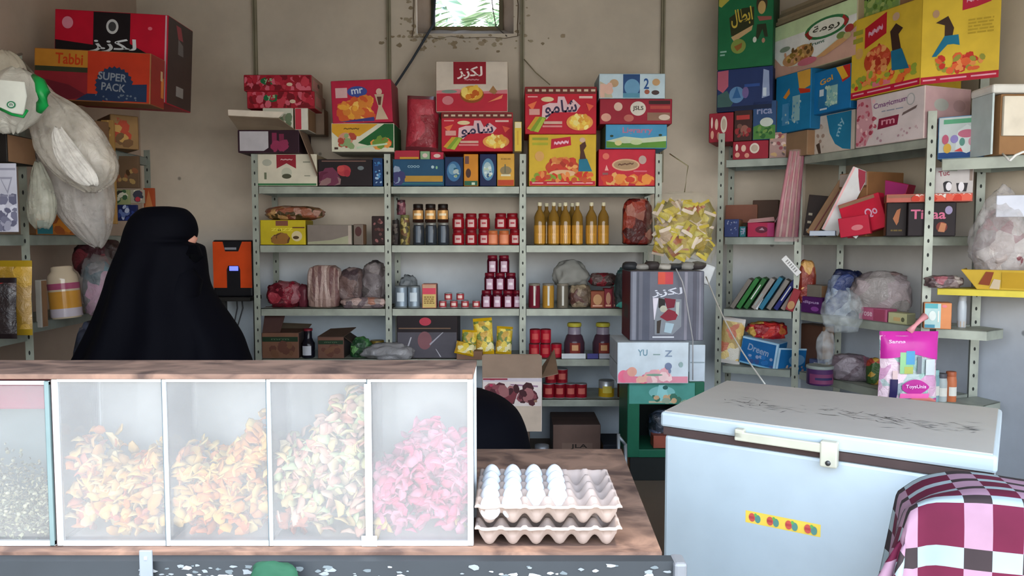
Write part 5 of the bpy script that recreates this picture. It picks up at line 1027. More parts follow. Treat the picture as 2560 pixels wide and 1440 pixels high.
mb = MB(); crumple(mb, (0, -.01, -.02), (gw * 1.12, .27, gh * 1.06), film('clear_film', '#d8d4b8', .09, .1, 16), 61, .12, .45, neck=(.92, .7)); mb.obj('plastic_film', bg_)
mb = MB(); mb.tube([(.02, -.01, gh), (.04, 0, gh + .16), (X(1668, 5.05) - X(1712, YG), .33, 2.04 - Z(657, YG))], .004, C('#b8b090', .5)); mb.obj('string', bg_)
# string from the crate to the freezer
mb = MB(); a = W(1765, 692, SY - .02); b2 = W(1912, 960, 3.3); pts = [a + (b2 - a) * t - Vector((0, 0, .05 * math.sin(math.pi * t))) for t in [k / 14 for k in range(15)]]
mb.tube(pts, .0035, C('#c4c2bc', .6)); tag(mb.obj('hanging_string'), 'white string running from the tall grey crate down to the freezer back edge', 'cord')
mb = MB(); pts = [W(px, py, SY - .03 - .02 * i / 6) for i, (px, py) in enumerate(((1690, 672), (1706, 705), (1714, 740), (1722, 790), (1732, 850), (1732, 950)))]
mb.tube(pts, .004, C('#9a9a9c', .6)); tag(mb.obj('hanging_string'), 'grey string drooping over the front of the tall grey crate', 'cord')
# cable from the window
mb = MB(); pts = [W(1088, -10, 5.57), W(1084, 60, 5.56), W(1066, 90, 5.56), W(1030, 150, 5.55), W(992, 208, 5.5), W(980, 225, 5.45)]
mb.tube(pts, .009, C('#3a4048', .5)); tag(mb.obj('hanging_cable'), 'black cable running down the back wall from the window corner', 'cable')
mb = MB(); mb.tube([W(1310, 148, 5.57), W(1340, 182, 5.56), W(1375, 212, 5.52)], .004, C('#8a8068', .6)); tag(mb.obj('hanging_wire'), 'thin grey wire slanting down the wall above the chips carton', 'wire')
# inverter
IY = 5.2; iz = Z(742, IY)
iv = thing('power_inverter', 'orange and black power unit with blue display beside the back rack', 'appliance', (X(580, IY), IY, iz)); iw = X(628, IY) - X(530, IY); ih = Z(600, IY) - iz
mb = MB(); mb.bbox(-iw / 2, 0, 0, iw / 2, .16, ih, C('#16161a', .4), .012); mb.obj('housing', iv)
og = C('#c84a22', .4)
mb = MB(); o_ = -.006
def pz(pts): 
    v = [(x * iw, o_, z * ih) for x, z in pts] + [(x * iw, .002, z * ih) for x, z in pts]; k = len(pts); mb.add(v, [tuple(range(k)), tuple(reversed(range(k, 2 * k)))] + [(i, k + i, k + (i + 1) % k, (i + 1) % k) for i in range(k)], og)
pz([(-.49, .16), (-.15, .16), (-.15, .48), (-.11, .55), (-.49, .55)]); pz([(.20, .16), (.49, .16), (.49, .55), (.16, .55), (.20, .48)]); pz([(-.49, .55), (.49, .55), (.49, .74), (-.49, .74)]); pz([(-.49, .74), (-.18, .80), (-.24, .97), (-.49, .97)]); pz([(-.49, .74), (.49, .74), (.49, .97), (.26, .97), (.16, .80), (-.18, .80)])
mb.obj('orange_cover', iv)
mb = MB(); m, nt, b = newmat('blue_display'); b.inputs['Emission Color'].default_value = (.12, .15, 1, 1); b.inputs['Emission Strength'].default_value = .5; b.inputs['Base Color'].default_value = (.05, .06, .4, 1)
mb.bbox(-.02, -.010, ih * .46, .04, -.004, ih * .54, m, .002); mb.obj('display', iv)
mb = MB(); mb.box(-.05, -.007, ih * .83, .03, -.005, ih * .87, C('#8a8a90')); mb.obj('name_strip', iv)
mb = MB(); mb.bbox(X(530, IY) , IY - .02, iz - .03, X(630, IY) - .015, IY + .22, iz - .002, C('#22201e', .6), .004)
for x in (X(536, IY), X(624, IY) - .02): mb.box(x, IY + .1, 0, x + .025, IY + .14, iz - .03, C('#3c3c3c', .5))
tag(mb.obj('black_stand'), 'small black stand carrying the orange power unit', 'stand')
for i in range(2):
    mb = MB(); mb.tube([(X(585 + 12 * i, IY + .17), IY + .19, iz + .03), (X(583 + 14 * i, IY + .2), IY + .25, iz - .10), (X(572 + 10 * i, IY + .2), IY + .25, iz - .24), (X(560 + 10 * i, IY + .2), IY + .25, .05)], .005, C('#4a4c50', .5)); tag(mb.obj('hanging_cable'), ['dark cable under the power unit, nearer the cloaked person', 'dark cable under the power unit, nearer the rack'][i], 'cable')
# ================================================================ right racks
LNs = shift(LN, .02); LAs = shift(LA, .03); LCs = shift(LC, .02)
def yl(px, line): return on(px, line)[1]
# top of the narrow rack
cofart = lambda: [('e', .62, .6, .14, .3, '#cfc8bc'), ('e', .62, .6, .1, .2, '#b0a090'), ('e', .3, .62, .07, .2, '#d0b0a0'), ('e', .12, .25, .07, .15, '#cf9a88'), ('e', .4, .2, .07, .14, '#c88a7a'), ('e', .1, .68, .04, .2, '#e0c8c0')]
za = carton('coffee_carton', 'small dark red coffee carton at the bottom of the corner stack', 1828, 1916, T1, 352, line=LAs, base='#8a2430', front='#902434', art=cofart(), side='#4a2020', d=.24)
carton('pink_carton', 'dull pink and white carton beside the lowest corner coffee carton', 1918, 1962, T1, 330, line=LAs, base='#9a7a78', front='#a08480', art=[('n', .05, .1, .95, .95, 20, ['#c8b0a8', '#8a4a50', '#6a5a58', '#b89a70'], .14, 3)], d=.2)
zb_ = carton('coffee_carton', 'dark red coffee carton sticking out at the left of the corner stack', 1768, 1828, za + .002, 282, line=LAs, base='#8a2430', front='#902434', art=cofart(), side='#4a2020', d=.26)
carton('coffee_carton', 'dark brown coffee carton between the red one and the green-blue carton', 1830, 1874, za + .002, 275, line=LAs, base='#3a2420', front='#3c2422', art=[('r', .1, .7, .9, .85, '#a83a38'), ('e', .6, .35, .25, .16, '#8a5a50'), ('n', .05, .1, .95, .5, 10, ['#6a4a40', '#8a2c30'], .15, 4)], d=.24)
carton('milk_carton', 'dark blue and green carton with pale lettering beside the dark coffee carton', 1876, 1934, za + .002, 252, line=LAs, base='#2c4468', front='#2c4870', art=[('t', 'rica', .5, .76, .7, .18, '#8a90b0'), ('p', [(0, 0), (0, .34), (.4, .42), (1, .36), (1, 0)], '#4a7a3c'), ('e', .6, .45, .3, .12, '#b8c0b8'), ('n', .05, .02, .95, .3, 12, ['#2c5a2c', '#6a8a48'], .16, 5)], d=.24)
zc_ = carton('detergent_carton', 'dark blue carton with a figure and pink patch, under the green carton', 1786, 1924, zb_ + .004, 170, line=LAs, base='#1c2c54', front='#20305c', art=[('p', [(0, .55), (0, .98), (.2, 1), (.2, .6), (.1, .45)], '#a8586a'), ('p', [(0, .0), (0, .4), (.18, .5), (.3, .2), (.2, 0)], '#3c5a58'), ('e', .36, .38, .14, .2, '#5a80a8'), ('p', [(.28, .3), (.36, .58), (.44, .3)], '#2c5a8a'), ('e', .52, .42, .06, .14, '#6a5a8a'), ('p', [(.82, .25), (.84, .95), (.94, .9), (.96, .3)], '#8a98b8'), ('r', .84, .3, .9, .5, '#c0ccd8'), ('r', .5, .55, .78, .62, '#2c4a88'), ('r', 0, 0, 1, .1, '#14203c')], side='#182448', d=.3)
carton('green_carton', 'tall green carton with yellow Arabic lettering, top of the corner stack', 1786, 1922, zc_ + .002, -40, line=LAs, base='#1c5c38', front='#1f643e', art=[('p', [(0, .78), (0, 1), (.22, 1), (.2, .84), (.05, .76)], '#a8a048'), ('p', [(.24, .40), (.2, .62), (.44, .72), (.66, .72), (.66, .50), (.5, .46), (.34, .38)], '#2c3018'), ('t', ABTAL, .43, .61, .40, .22, '#c0a848', 8), ('p', [(.24, .38), (.64, .50), (.62, .44), (.30, .32)], '#b89a70'), ('e', .8, .75, .10, .12, '#3a3020'), ('e', .80, .70, .07, .08, '#b89a64'), ('p', [(.72, .6), (.98, .58), (.98, .54), (.76, .54)], '#8a5048'), ('p', [(.72, .5), (.88, .5), (.92, .34), (.86, .34), (.82, .44), (.74, .32), (.70, .34)], '#28301c'), ('e', .68, .32, .035, .035, '#c0c4b8'), ('e', .84, .30, .03, .03, '#a8806a'), ('e', .38, .26, .14, .09, '#7a8a44'), ('p', [(.3, .26), (.45, .30), (.44, .24), (.36, .2)], '#8a5a2c'), ('r', .04, .2, .16, .22, '#8ab0a0'), ('r', .04, .16, .13, .18, '#8ab0a0')], side='#184a30', d=.3)
# top shelf of the near rack
zd_ = carton('white_blue_carton', 'white carton with blue panel standing at the middle post', 2012, 2128, T1, 285, line=LNs, base='#c8beb0', front='#c4bab0', art=[('p', [(.42, 1), (.95, 1), (.95, 0), (.78, .05), (.62, .2), (.5, .5)], '#28769a'), ('t', 'mly', .72, .62, .3, .2, '#8ab8cc', 70), ('p', [(.2, .25), (.26, 0), (.32, 0), (.28, .3)], '#4a3c34'), ('n', .05, .1, .4, .8, 10, ['#9a8478', '#b0a094'], .14, 3)], side='#b0a498', d=.26)
z2_ = carton('blue_snack_carton', 'bright blue snack carton with orange figure, standing beside the corner stack', 1932, 2018, T1 + .16, 182, line=shift(LN, -.06), base='#1c6a98', front='#2476a4', art=[('p', [(.62, 1), (1, 1), (1, .72), (.7, .66)], '#d0a048'), ('p', [(.66, .72), (1, .66), (1, .6), (.72, .62)], '#b83a28'), ('p', [(.22, .62), (.4, .76), (.42, .66), (.3, .58)], '#d08838'), ('r', .5, .16, .72, .6, '#88b0b8'), ('r', .2, .12, .4, .5, '#4a8ab8'), ('n', .2, .12, .75, .55, 20, ['#3a80b0', '#a8c4c8', '#5a98c0'], .1, 4)], side='#1c5a80', d=.2)
blk_ = carton('brown_support_carton', 'brown carton under the blue snack carton behind the pink tubes', 1936, 2012, T1, 1, line=shift(LN, -.04), h=.158, base='#8a7058', d=.18)
z3_ = carton('blue_snack_carton', 'larger bright blue snack carton with yellow and red corner, under the pizza carton', 2024, 2116, zd_ + .002, 170, line=shift(LN, -.03), base='#1c6496', front='#1f6ea6', art=[('p', [(.66, 1), (1, 1), (1, .7), (.8, .62)], '#b82c28'), ('p', [(.62, 1), (.8, 1), (.95, .72), (.8, .68)], '#d8a83c'), ('t', 'Gol', .36, .76, .36, .13, '#d0983c', 12), ('p', [(.14, .12), (.16, .56), (.70, .72), (.72, .1)], '#2c6c98'), ('r', .38, .14, .68, .60, '#8ab4b0'), ('n', .36, .12, .68, .6, 26, ['#b8d0c0', '#6aa0a8', '#a8c8b0'], .1, 8), ('r', .18, .4, .3, .56, '#c0d0d8'), ('r', .2, .06, .4, .1, '#c8d8e0')], side='#18507c', d=.24)
zbase = max(z2_, z3_)
piz = [('p', [(0, 0), (.42, 0), (.30, .08), (.12, .16), (0, .36)], '#c89078'), ('p', [(0, 0), (1, 0), (1, .5), (.85, .36), (.6, .2), (.4, .10), (.2, .14), (.04, .34), (0, .4)], '#c8a090'), ('p', [(.0, .4), (.10, .20), (.4, .11), (.62, .24), (.9, .48), (1, .6), (1, 1), (0, 1)], '#eef0e6'), ('r', 0, .72, 1, 1, '#cfe4b4'),
       ('e', .66, .66, .26, .19, '#3a7a4c'), ('p', [(.40, .66), (.46, .52), (.5, .55), (.45, .7)], '#9a3430'), ('p', [(.86, .78), (.92, .66), (.88, .56), (.83, .7)], '#a83434'), ('e', .66, .66, .21, .145, '#eeeadc'), ('t', RADW, .66, .66, .32, .16, '#3c3c30'), ('t', 'frunt', .56, .43, .18, .06, '#4a6a5c'), ('e', .38, .32, .14, .16, '#b8905c'), ('e', .24, .26, .12, .12, '#c09068'), ('n', .14, .18, .50, .44, 30, ['#d8b068', '#a86a40', '#8a7038', '#d0a080', '#6a5030'], .16, 3), ('e', .44, .14, .12, .07, '#c87080'), ('e', .15, .5, .07, .05, '#8a9a88'), ('p', [(.55, .16), (.8, .36), (.95, .42), (.9, .3), (.65, .14)], '#d0a070'), ('e', .93, .50, .05, .07, '#a83c3c'), ('e', .84, .42, .05, .06, '#7a9050'), ('e', .91, .38, .04, .06, '#c8b880')]
z4_ = carton('pizza_carton', 'pale green and white pizza carton with oval emblem above the blue snack cartons', 1926, 2128, zbase + .004, 32, line=shift(LN, -.03), base='#b8ac8c', front='#e0e4d4', art=piz, side='#a08c70', top='#8a7c5c', d=.3)
zz = z4_
for i in range(4):
    zz = carton('flattened_carton', f'flattened brown carton, {["lowest", "second", "third", "topmost"][i]} of four lying on the pizza carton', 1928 + 4 * i, 2120 + 3 * i, zz + .003, 0, h=.022, line=shift(LN, -.04 + .01 * i), base=['#8a7c64', '#9a8a70', '#7c705c', '#94866e'][i], side=None, d=.28, group='flattened cartons on the pizza carton')
# pink carton and yellow display carton
pk_ = [('p', [(0, 0), (0, 1), (.22, 1), (.28, .4), (.16, 0)], '#c09098'), ('n', .0, .0, .3, .95, 34, ['#a85060', '#b86a78', '#d8b0b4', '#9a4050'], .12, 4), ('t', 'Cmagicmum', .52, .80, .50, .14, '#7a5078', 3), ('e', .82, .80, .06, .12, '#a0a0a0'), ('e', .82, .80, .045, .10, '#c8c0c0'), ('p', [(.34, .30), (.36, .52), (.66, .54), (.64, .34)], '#7a2038'), ('t', 'rm', .50, .43, .2, .1, '#c88a98'), ('p', [(.70, .50), (.72, .56), (.92, .66), (.90, .60)], '#6a5a58'), ('l', .4, .64, .72, .68, 1, '#8a90a0'), ('n', .34, .05, .95, .26, 12, ['#b8a0a4', '#a88890'], .08, 6)]
def pinkflap(t, wd, d, h):
    flap(t, wd, d, h, [(wd / 2, .0, 0.005), (wd / 2 + .10, .22, .10), (wd / 2 + .10, .22, h), (wd / 2, 0, h)], '#b89a98', 'side_flap')
    flap(t, wd, d, h, [(wd / 2 - .02, -.01, h * .42), (wd / 2 + .07, -.05, h * .36), (wd / 2 + .08, .02, h * .55), (wd / 2 - .02, 0, h * .5)], '#8a7a68')
z5_ = carton('magic_carton', 'white and pink carton with purple lettering standing under the yellow noodle carton', 2132, 2300, T1, 232, line=shift(LN, -.02), base='#c4b4b0', front='#c8bcbc', art=pk_, side='#b8989a', sart=[('e', .35, .66, .16, .12, '#a8aaa4'), ('e', .75, .66, .14, .12, '#a88a8c'), ('l', .1, .1, .9, .4, 4, '#a08080')], d=.34)
dance = [('p', [(.58, .72), (.66, .80), (.76, .72), (.70, .66), (.74, .48), (.62, .46), (.60, .6)], '#38241c'), ('p', [(.60, .48), (.75, .48), (.86, .22), (.62, .24)], '#1f6484'), ('e', .66, .88, .05, .05, '#c0a084')]
yel = [('r', 0, 0, 1, .08, '#b01c38'), ('l', .03, .025, .97, .06, 1, '#d89aa8'), ('p', [(.20, .60), (.20, .86), (.52, .98), (.52, .72)], '#b0202c'), ('t', '~~~', .36, .79, .22, .08, '#d0a0b0', 14), ('r', .02, .80, .17, .86, '#96963c'), ('r', .02, .70, .17, .76, '#96963c'), ('e', .12, .56, .06, .07, '#c8a060'), ('e', .40, .42, .20, .17, '#b04428'), ('n', .24, .28, .56, .58, 38, ['#c0503a', '#d08050', '#a03020', '#d89a60'], .2, 3), ('n', .04, .10, .96, .26, 44, ['#c0342a', '#d86a38', '#8a9a3c', '#e08a50'], .2, 5), ('r', .34, .09, .6, .15, '#d07080')] + dance
yel2 = [('r', 0, 0, 1, .08, '#a81c34'), ('l', .03, .025, .97, .06, 1, '#d89aa8'), ('p', [(.52, .78), (.52, .96), (.86, .98), (.88, .84), (.7, .8)], '#b0283c'), ('t', '~~~', .69, .89, .24, .06, '#d0a0b0', 4), ('p', [(.18, .68), (.34, .74), (.42, .60), (.40, .50), (.30, .50), (.30, .64)], '#3c2a20'), ('p', [(.30, .52), (.48, .52), (.50, .40), (.42, .42), (.34, .42), (.20, .30), (.14, .30)], '#1f6c8a'), ('e', .18, .78, .045, .045, '#b08c6c'), ('n', .22, .10, .80, .28, 40, ['#b8342a', '#d06038', '#8a8a3c', '#d88a50'], .2, 7), ('l', .6, .5, .92, .68, 5, '#b09430')]
def ypanel(t, wd, d, h):
    mb = MB(); L = .35; c_, s_ = math.cos(.62), math.sin(.62); O = Vector((wd / 2, .0, 0)); D = Vector((c_, s_, 0)) * L; n = Vector((s_, -c_, 0))
    mb.add([O, O + D, O + D + Vector((0, 0, h)), O + Vector((0, 0, h)), O - n * .004, O + D - n * .004, O + D - n * .004 + Vector((0, 0, h)), O - n * .004 + Vector((0, 0, h))], [(0, 1, 2, 3), (5, 4, 7, 6), (1, 5, 6, 2), (0, 3, 7, 4), (3, 2, 6, 7), (0, 4, 5, 1)], C('#c8a83a'))
    mb.art(O, D, (0, 0, h), n, [('r', 0, 0, 1, 1, '#d0b040')] + yel2); mb.obj('side_panel', t)
z6_ = carton('noodle_carton', 'large yellow noodle carton opened out with a wide side panel, high on the right rack', 2116, 2288, z5_ + .003, 24, line=shift(LN, -.03), base='#c0a038', front='#d0b040', art=yel, side=None, extra=ypanel, d=.30)
carton('dairy_carton', 'green meadow carton with cow picture lying on top of the large yellow noodle carton', 2124, 2230, z6_ + .002, -70, line=shift(LN, .02), base='#8a9a70', front='#7c9a58', art=[('r', 0, .5, 1, 1, '#b0bcb0'), ('e', .2, .5, .1, .14, '#20281c'), ('e', .6, .42, .08, .1, '#b8b898'), ('n', 0, 0, 1, .45, 40, ['#5a7a34', '#8aa858', '#a8b870'], .2, 4)], d=.22)
# colourful carton and tub on the end shelf
carton('toy_carton', 'colourful blue and white carton with cartoon-like shapes on the end shelf', 2336, 2482, 1.907, 288, line=shift(LC, .03), base='#5a88b0', front='#b8c0c0', art=[('r', 0, 0, 1, .14, '#20447c'), ('r', .08, .84, .74, .95, '#5a9a78'), ('p', [(.3, .2), (.34, .66), (.5, .80), (.66, .66), (.70, .2), (.5, .1)], '#c8d0d0'), ('e', .5, .58, .16, .10, '#b86a80'), ('e', .42, .38, .05, .10, '#5a8a80'), ('e', .58, .38, .05, .10, '#c08a9a'), ('e', .28, .46, .07, .10, '#8a80b8'), ('e', .72, .5, .06, .12, '#60a0a0'), ('e', .12, .46, .06, .12, '#b05870'), ('e', .16, .24, .07, .12, '#c8a048'), ('e', .84, .5, .09, .18, '#c88a4c'), ('e', .84, .82, .10, .12, '#a05070'), ('p', [(.28, .16), (.4, .24), (.44, .14)], '#c84848'), ('p', [(.56, .14), (.62, .24), (.74, .18)], '#c84848'), ('r', .76, .04, .96, .18, '#a8a848'), ('r', .78, .14, .94, .26, '#3a7a60'), ('p', [(.7, .3), (1, .45), (1, 0), (.7, 0)], '#1f3c70')], side='#6aa0c8', sart=[('r', .3, .2, .8, .8, '#88b8d8')], d=.16)
tub = thing('white_tub', 'white plastic tub with brown carton inside it on the end shelf', 'tub', (X(2530, 3.82), 3.84, 1.907)); m_ = C('#d8d6d0', .35)
mb = MB(); mb.bbox(-.13, -.03, .30, .20, .16, .345, m_, .012); mb.box(-.125, -.02, .0, -.115, .15, .30, C('#b8c4c4', .3)); mb.obj('tub_rim', tub)
mb = MB(); mb.bbox(-.07, -.028, .09, .18, -.010, .285, C('#dcd4c4', .5), .003); mb.obj('cream_sheet', tub)
mb = MB(); mb.bbox(-.075, -.008, .0, .18, .13, .298, C('#94704e', .7), .004); mb.obj('inner_carton', tub)
mb = MB(); pts = [(X(2516, 3.72), 3.72, Z(402, 3.72)), (X(2530, 3.72), 3.72, Z(388, 3.72)), (X(2548, 3.71), 3.71, Z(380, 3.71)), (X(2580, 3.70), 3.70, Z(376, 3.7))]
mb.tube(pts, .006, C('#e4e4e0', .4)); mb.tube([pts[0], (pts[0][0] + .01, 3.79, 1.905)], .005, C('#e4e4e0', .4)); tag(mb.obj('hanging_white_wire'), 'white bent wire hooked on the front of the end shelf', 'wire')
# bag in the yellow tray on the yellow-lipped shelf
zt_ = 1.2265
def trayp(t, wd, d, h):
    mb = MB(); w2 = wd / 2
    for pts in ([(-w2, 0, 0), (w2, 0, 0), (w2 + .06, -.05, h), (-w2 - .07, -.05, h)], [(-w2, d, 0), (-w2, 0, 0), (-w2 - .07, -.05, h), (-w2 - .07, d + .02, h)]):
        P_ = [Vector(p) for p in pts]; n = (P_[1] - P_[0]).cross(P_[2] - P_[0]).normalized() * .003
        mb.add([p - n for p in P_] + [p + n for p in P_], [(0, 1, 2, 3), (7, 6, 5, 4)] + [(i, 4 + i, 4 + (i + 1) % 4, (i + 1) % 4) for i in range(4)], C('#c8a848'))
    mb.art((-w2 - .0, -.006, .0), (wd, -.0, 0), (0, -.05, h), (0, -1, -.4), [('p', [(.02, .25), (.16, .92), (.30, .9), (.22, .2)], '#8a4a34'), ('p', [(.22, .05), (.30, .55), (.42, .5), (.4, .0)], '#c8b8a0'), ('p', [(.44, .1), (.44, .9), (.98, .9), (.98, .1)], '#b89438')]); mb.obj('tray_sides', t)
p0_ = on(2446, LC); tr = carton('yellow_tray', 'open yellow cardboard tray on the yellow-lipped shelf holding a clear bag', 2448, 2590, zt_, 1, h=.10, line=shift(LC, .02), base='#b8963c', front='#b8963c', side='#a08430', extra=trayp, d=.18)
tb = thing('clear_goods_bag', 'big clear plastic bag of brownish goods bulging out of the yellow tray', 'bag', (X(2528, 3.84), 3.92, zt_ + .08), -.5)
mb = MB(); crumple(mb, (0, 0, 0), (.30, .16, .34), multi(['#8a7c78', '#a09490', '#6f5c5c', '#b0a8a4', '#7a4a50'], 11, .3, name='browngoods'), 71, .2, .9, taper=.45); mb.obj('contents', tb)
mb = MB(); crumple(mb, (0, 0, 0), (.38, .20, .44), film('bag_film', '#c8c4c4', .4, .12, 10), 72, .22, 1.0, taper=.6); mb.obj('plastic_film', tb)
mb = MB(); mb.bbox(-.03, -.04, .29, .16, -.03, .40, C('#c8ccd8', .4), .004); o = mb.obj('white_card', tb)
# second shelf of the right racks
for i, (a, b_, yt, c, ac, lb, li) in enumerate(((1799, 1808, 566, '#c8b890', '#a89868', 'narrow cream carton standing at the dark end of the corner shelf', LAs), (1810, 1846, 548, '#34406c', '#5a6898', 'blue tissue pack standing upright on the corner shelf', LAs), (1848, 1864, 566, '#2a6a72', '#4a9098', 'small teal pack standing beside the blue tissue pack', LAs))):
    carton('upright_pack', lb, a, b_, T2, yt, line=li, base=c, front=c, art=[('n', .1, .1, .9, .9, 10, [ac, '#8a90a8'], .07, i)], d=.16)
carton('wooden_tray', 'reddish brown shallow tray behind the packs on the corner shelf', 1812, 1892, T2 + .10, 512, line=shift(LA, .2), base='#8a5a48', front='#7c5040', d=.1)
carton('brown_carton', 'dark brown carton behind the magenta biscuit carton on the corner shelf', 1880, 1945, T2, 500, line=shift(LA, .22), base='#4a3428', d=.08)
def mflap(t, wd, d, h):
    flap(t, wd, d, h, [(-wd / 2, 0, h), (wd / 2, 0, h + .01), (wd / 2 - .01, .03, h + .035), (-wd / 2 + .01, .03, h + .02)], '#c8a0a0'); flap(t, wd, d, h, [(wd / 2, 0, h), (wd / 2 + .05, .03, h + .10), (wd / 2 + .04, .06, h + .10), (wd / 2, .05, h)], '#b898a0')
carton('biscuit_carton', 'magenta-red open carton with dark round emblem on the corner shelf', 1868, 1936, T2, 556, line=shift(LA, .0), base='#9a2448', front='#a02848', art=[('e', .52, .5, .24, .26, '#5a1830'), ('p', [(.42, .48), (.55, .66), (.64, .45)], '#a88a98'), ('r', .75, 0, 1, 1, '#a8326a')], side='#7a1c3c', extra=mflap, d=.14, group=None)
# pink striped tubes in film hanging by the post
pw_ = thing('pink_tube_pack', 'long pink and cream striped wrap pack hanging down beside the middle post', 'packet', (*on(1978, shift(LN, -.07)), 1.49)); Yp = on(1978, shift(LN, -.07))[1]; X0 = X(1978, Yp)
mb = MB(); rr = random.Random(3)
for i in range(7):
    c_ = ['#b8808a', '#c8a8a0', '#a85868', '#d0b8ac', '#b06a78', '#c09a90', '#98586a'][i]; xb = X(1942 + i * 8, Yp) - X0; xt = X(1972 + i * 5, Yp) - X0
    mb.tube([(xb, .012 * (i % 2), 0.01), ((xb + xt) / 2 - .004, .012 * (i % 2), .28), (xt, .012 * (i % 2), .56)], [.014, .013, .010], C(c_, .3), 8)
mb.obj('striped_tubes', pw_)
mb = MB(); vs_ = []; 
for j in range(9):
    for i in range(14):
        g = i / 14 * 6.2832; t = j / 8; cx__ = (X(1966, Yp) - X0) * (1 - t) + (X(1988, Yp) - X0) * t; ww = .082 * (1 - t) + .048 * t
        vs_.append((cx__ + ww * math.cos(g) * (1 + .08 * math.sin(i * 5 + j * 3)), .008 + .032 * math.sin(g), -.02 + t * .59))
mb.add(vs_, [(j * 14 + i, j * 14 + (i + 1) % 14, (j + 1) * 14 + (i + 1) % 14, (j + 1) * 14 + i) for j in range(8) for i in range(14)], film('pink_film', '#d8b8b8', .28, .15, 18), True); mb.obj('plastic_film', pw_)
# leaning cartons on the second shelf of the near rack
def leanbox(name, label, px, Y, z0, w, d, h, tilt, base, front=None, art=(), cat='box', rz=-.5, lean=0, side='#7a6450', group=None, extra=None):
    mb = MB(); mb.bbox(-w / 2, 0, 0, w / 2, d, h, C(base), .003)
    if front: mb.art((-w / 2 + .003, 0, .003), (w - .006, 0, 0), (0, 0, h - .006), (0, -1, 0), [('r', 0, 0, 1, 1, front)] + list(art))
    o = mb.obj(name); tag(o, label, cat, group)
    M = Matrix.Translation((X(px, Y), Y, z0)) @ Matrix.Rotation(rz, 4, 'Z') @ Matrix.Rotation(tilt, 4, 'Y') @ Matrix.Rotation(lean, 4, 'X'); o.matrix_world = M; o.location = M.to_translation(); return o
z_ = T2 + .004
leanbox('dark_pack_stack', 'dark brown packs with pale ends standing behind the leaning brown carton', 2032, 4.86, z_, .12, .16, .26, .12, '#2a1c1a', '#241816', [('r', .1, .1 + .2 * k, .3, .16 + .2 * k, '#a8a090') for k in range(3)])
leanbox('corrugated_carton', 'brown corrugated carton leaning over to the right beside the middle post', 2026, 4.72, z_ + .01, .06, .20, .40, .52, '#8a6a4c', '#8c6c50', [('r', .55, 0, .7, 1, '#6a3430')])
leanbox('white_folded_carton', 'white and red folded carton leaning beside the open brown carton', 2074, 4.50, z_ + .02, .10, .03, .40, .42, '#c4c4c4', '#c8c8c8', [('r', 0, 0, .12, 1, '#d8a8a8'), ('p', [(.3, 1), (1, 1), (1, .7), (.5, .9)], '#8a2438')], rz=-.3)
leanbox('white_folded_carton', 'small white folded panel lying at the foot of the leaning white carton', 2055, 4.42, z_ + .0, .14, .06, .03, .0, '#8a94a4', '#a0a8b4')
def kraftin(t, wd, d, h): pass
t_ = carton('open_brown_carton', 'open brown carton with inside showing and pale edge band', 2094, 2164, T2, 432, line=shift(LN, -.02), base='#8c6646', front='#8e6848', art=[('r', 0, .80, 1, 1, '#a89c94'), ('r', .0, .76, 1, .80, '#6a4a34')], side='#7a5638', d=.28)
leanbox('red_white_carton', 'white, magenta and red carton lying behind the open brown carton', 2196, 4.50, z_ + .20, .26, .12, .13, .25, '#a82848', '#c4bcc0', [('r', .3, 0, 1, 1, '#9a2c68'), ('p', [(.5, 0), (1, .6), (1, 0)], '#c02438')], rz=-.8)
leanbox('red_carton', 'bright red carton with white lettering leaning against the black cartons', 2168, 4.34, z_ + .02, .23, .10, .20, -.30, '#b01c34', '#b82038', [('t', 'Qo', .72, .52, .30, .30, '#c8a0b8', 10), ('r', 0, .9, .9, 1, '#8a6a54'), ('e', .3, .3, .12, .1, '#9a3040')], rz=-.75)
leanbox('red_carton', 'darker red carton corner lying low in front of the open brown carton', 2138, 4.30, z_ + .0, .16, .06, .11, -.15, '#9a1c30', '#a41c34', [('e', .6, .4, .2, .15, '#b86a70')], rz=-.6)
leanbox('white_paper_scrap', 'small white crumpled paper on the shelf edge beside the red cartons', 2128, 4.36, z_ + .0, .06, .02, .035, .6, '#c8c8c8', '#d0d0d0', cat='paper')
zb1 = carton('black_tea_carton', 'black carton with pink lettering behind the near post', 2268, 2388, T2, 506, line=shift(((2.16, 4.10), (2.50, 3.99)), 0), base='#181014', front='#1a1014', art=[('t', 'Tibaa', .42, .66, .76, .30, '#b8607c'), ('e', .86, .78, .08, .13, '#8a80a0'), ('e', .72, .26, .12, .16, '#6a2a20'), ('p', [(.64, .12), (.7, .4), (.82, .36), (.78, .1)], '#a87050')], side='#101012', d=.2)
carton('black_tea_carton', 'smaller black carton with golden leaf picture beside the red cartons', 2214, 2266, T2, 502, line=((2.13, 4.16), (2.40, 4.05)), base='#181014', front='#1c1212', art=[('p', [(.3, .5), (.5, .75), (.7, .8), (.6, .4), (.5, .3)], '#9a6040'), ('l', .2, .1, .8, .2, 1, '#5a4a20')], d=.2)
za1 = zb1 + .003
carton('scalloped_tray', 'red and white edged tray lying across the black cartons', 2213, 2428, za1, 484, line=((2.12, 4.13), (2.50, 3.98)), base='#a8584c', front='#a85c50', art=[('r', 0, .55, .35, 1, '#8a5a48')] + [('e', .36 + .055 * k, .75, .026, .3, '#d8ccc4') for k in range(12)] + [('n', .3, 0, 1, .5, 16, ['#b83828', '#c85a48'], .3, 2)], d=.16)
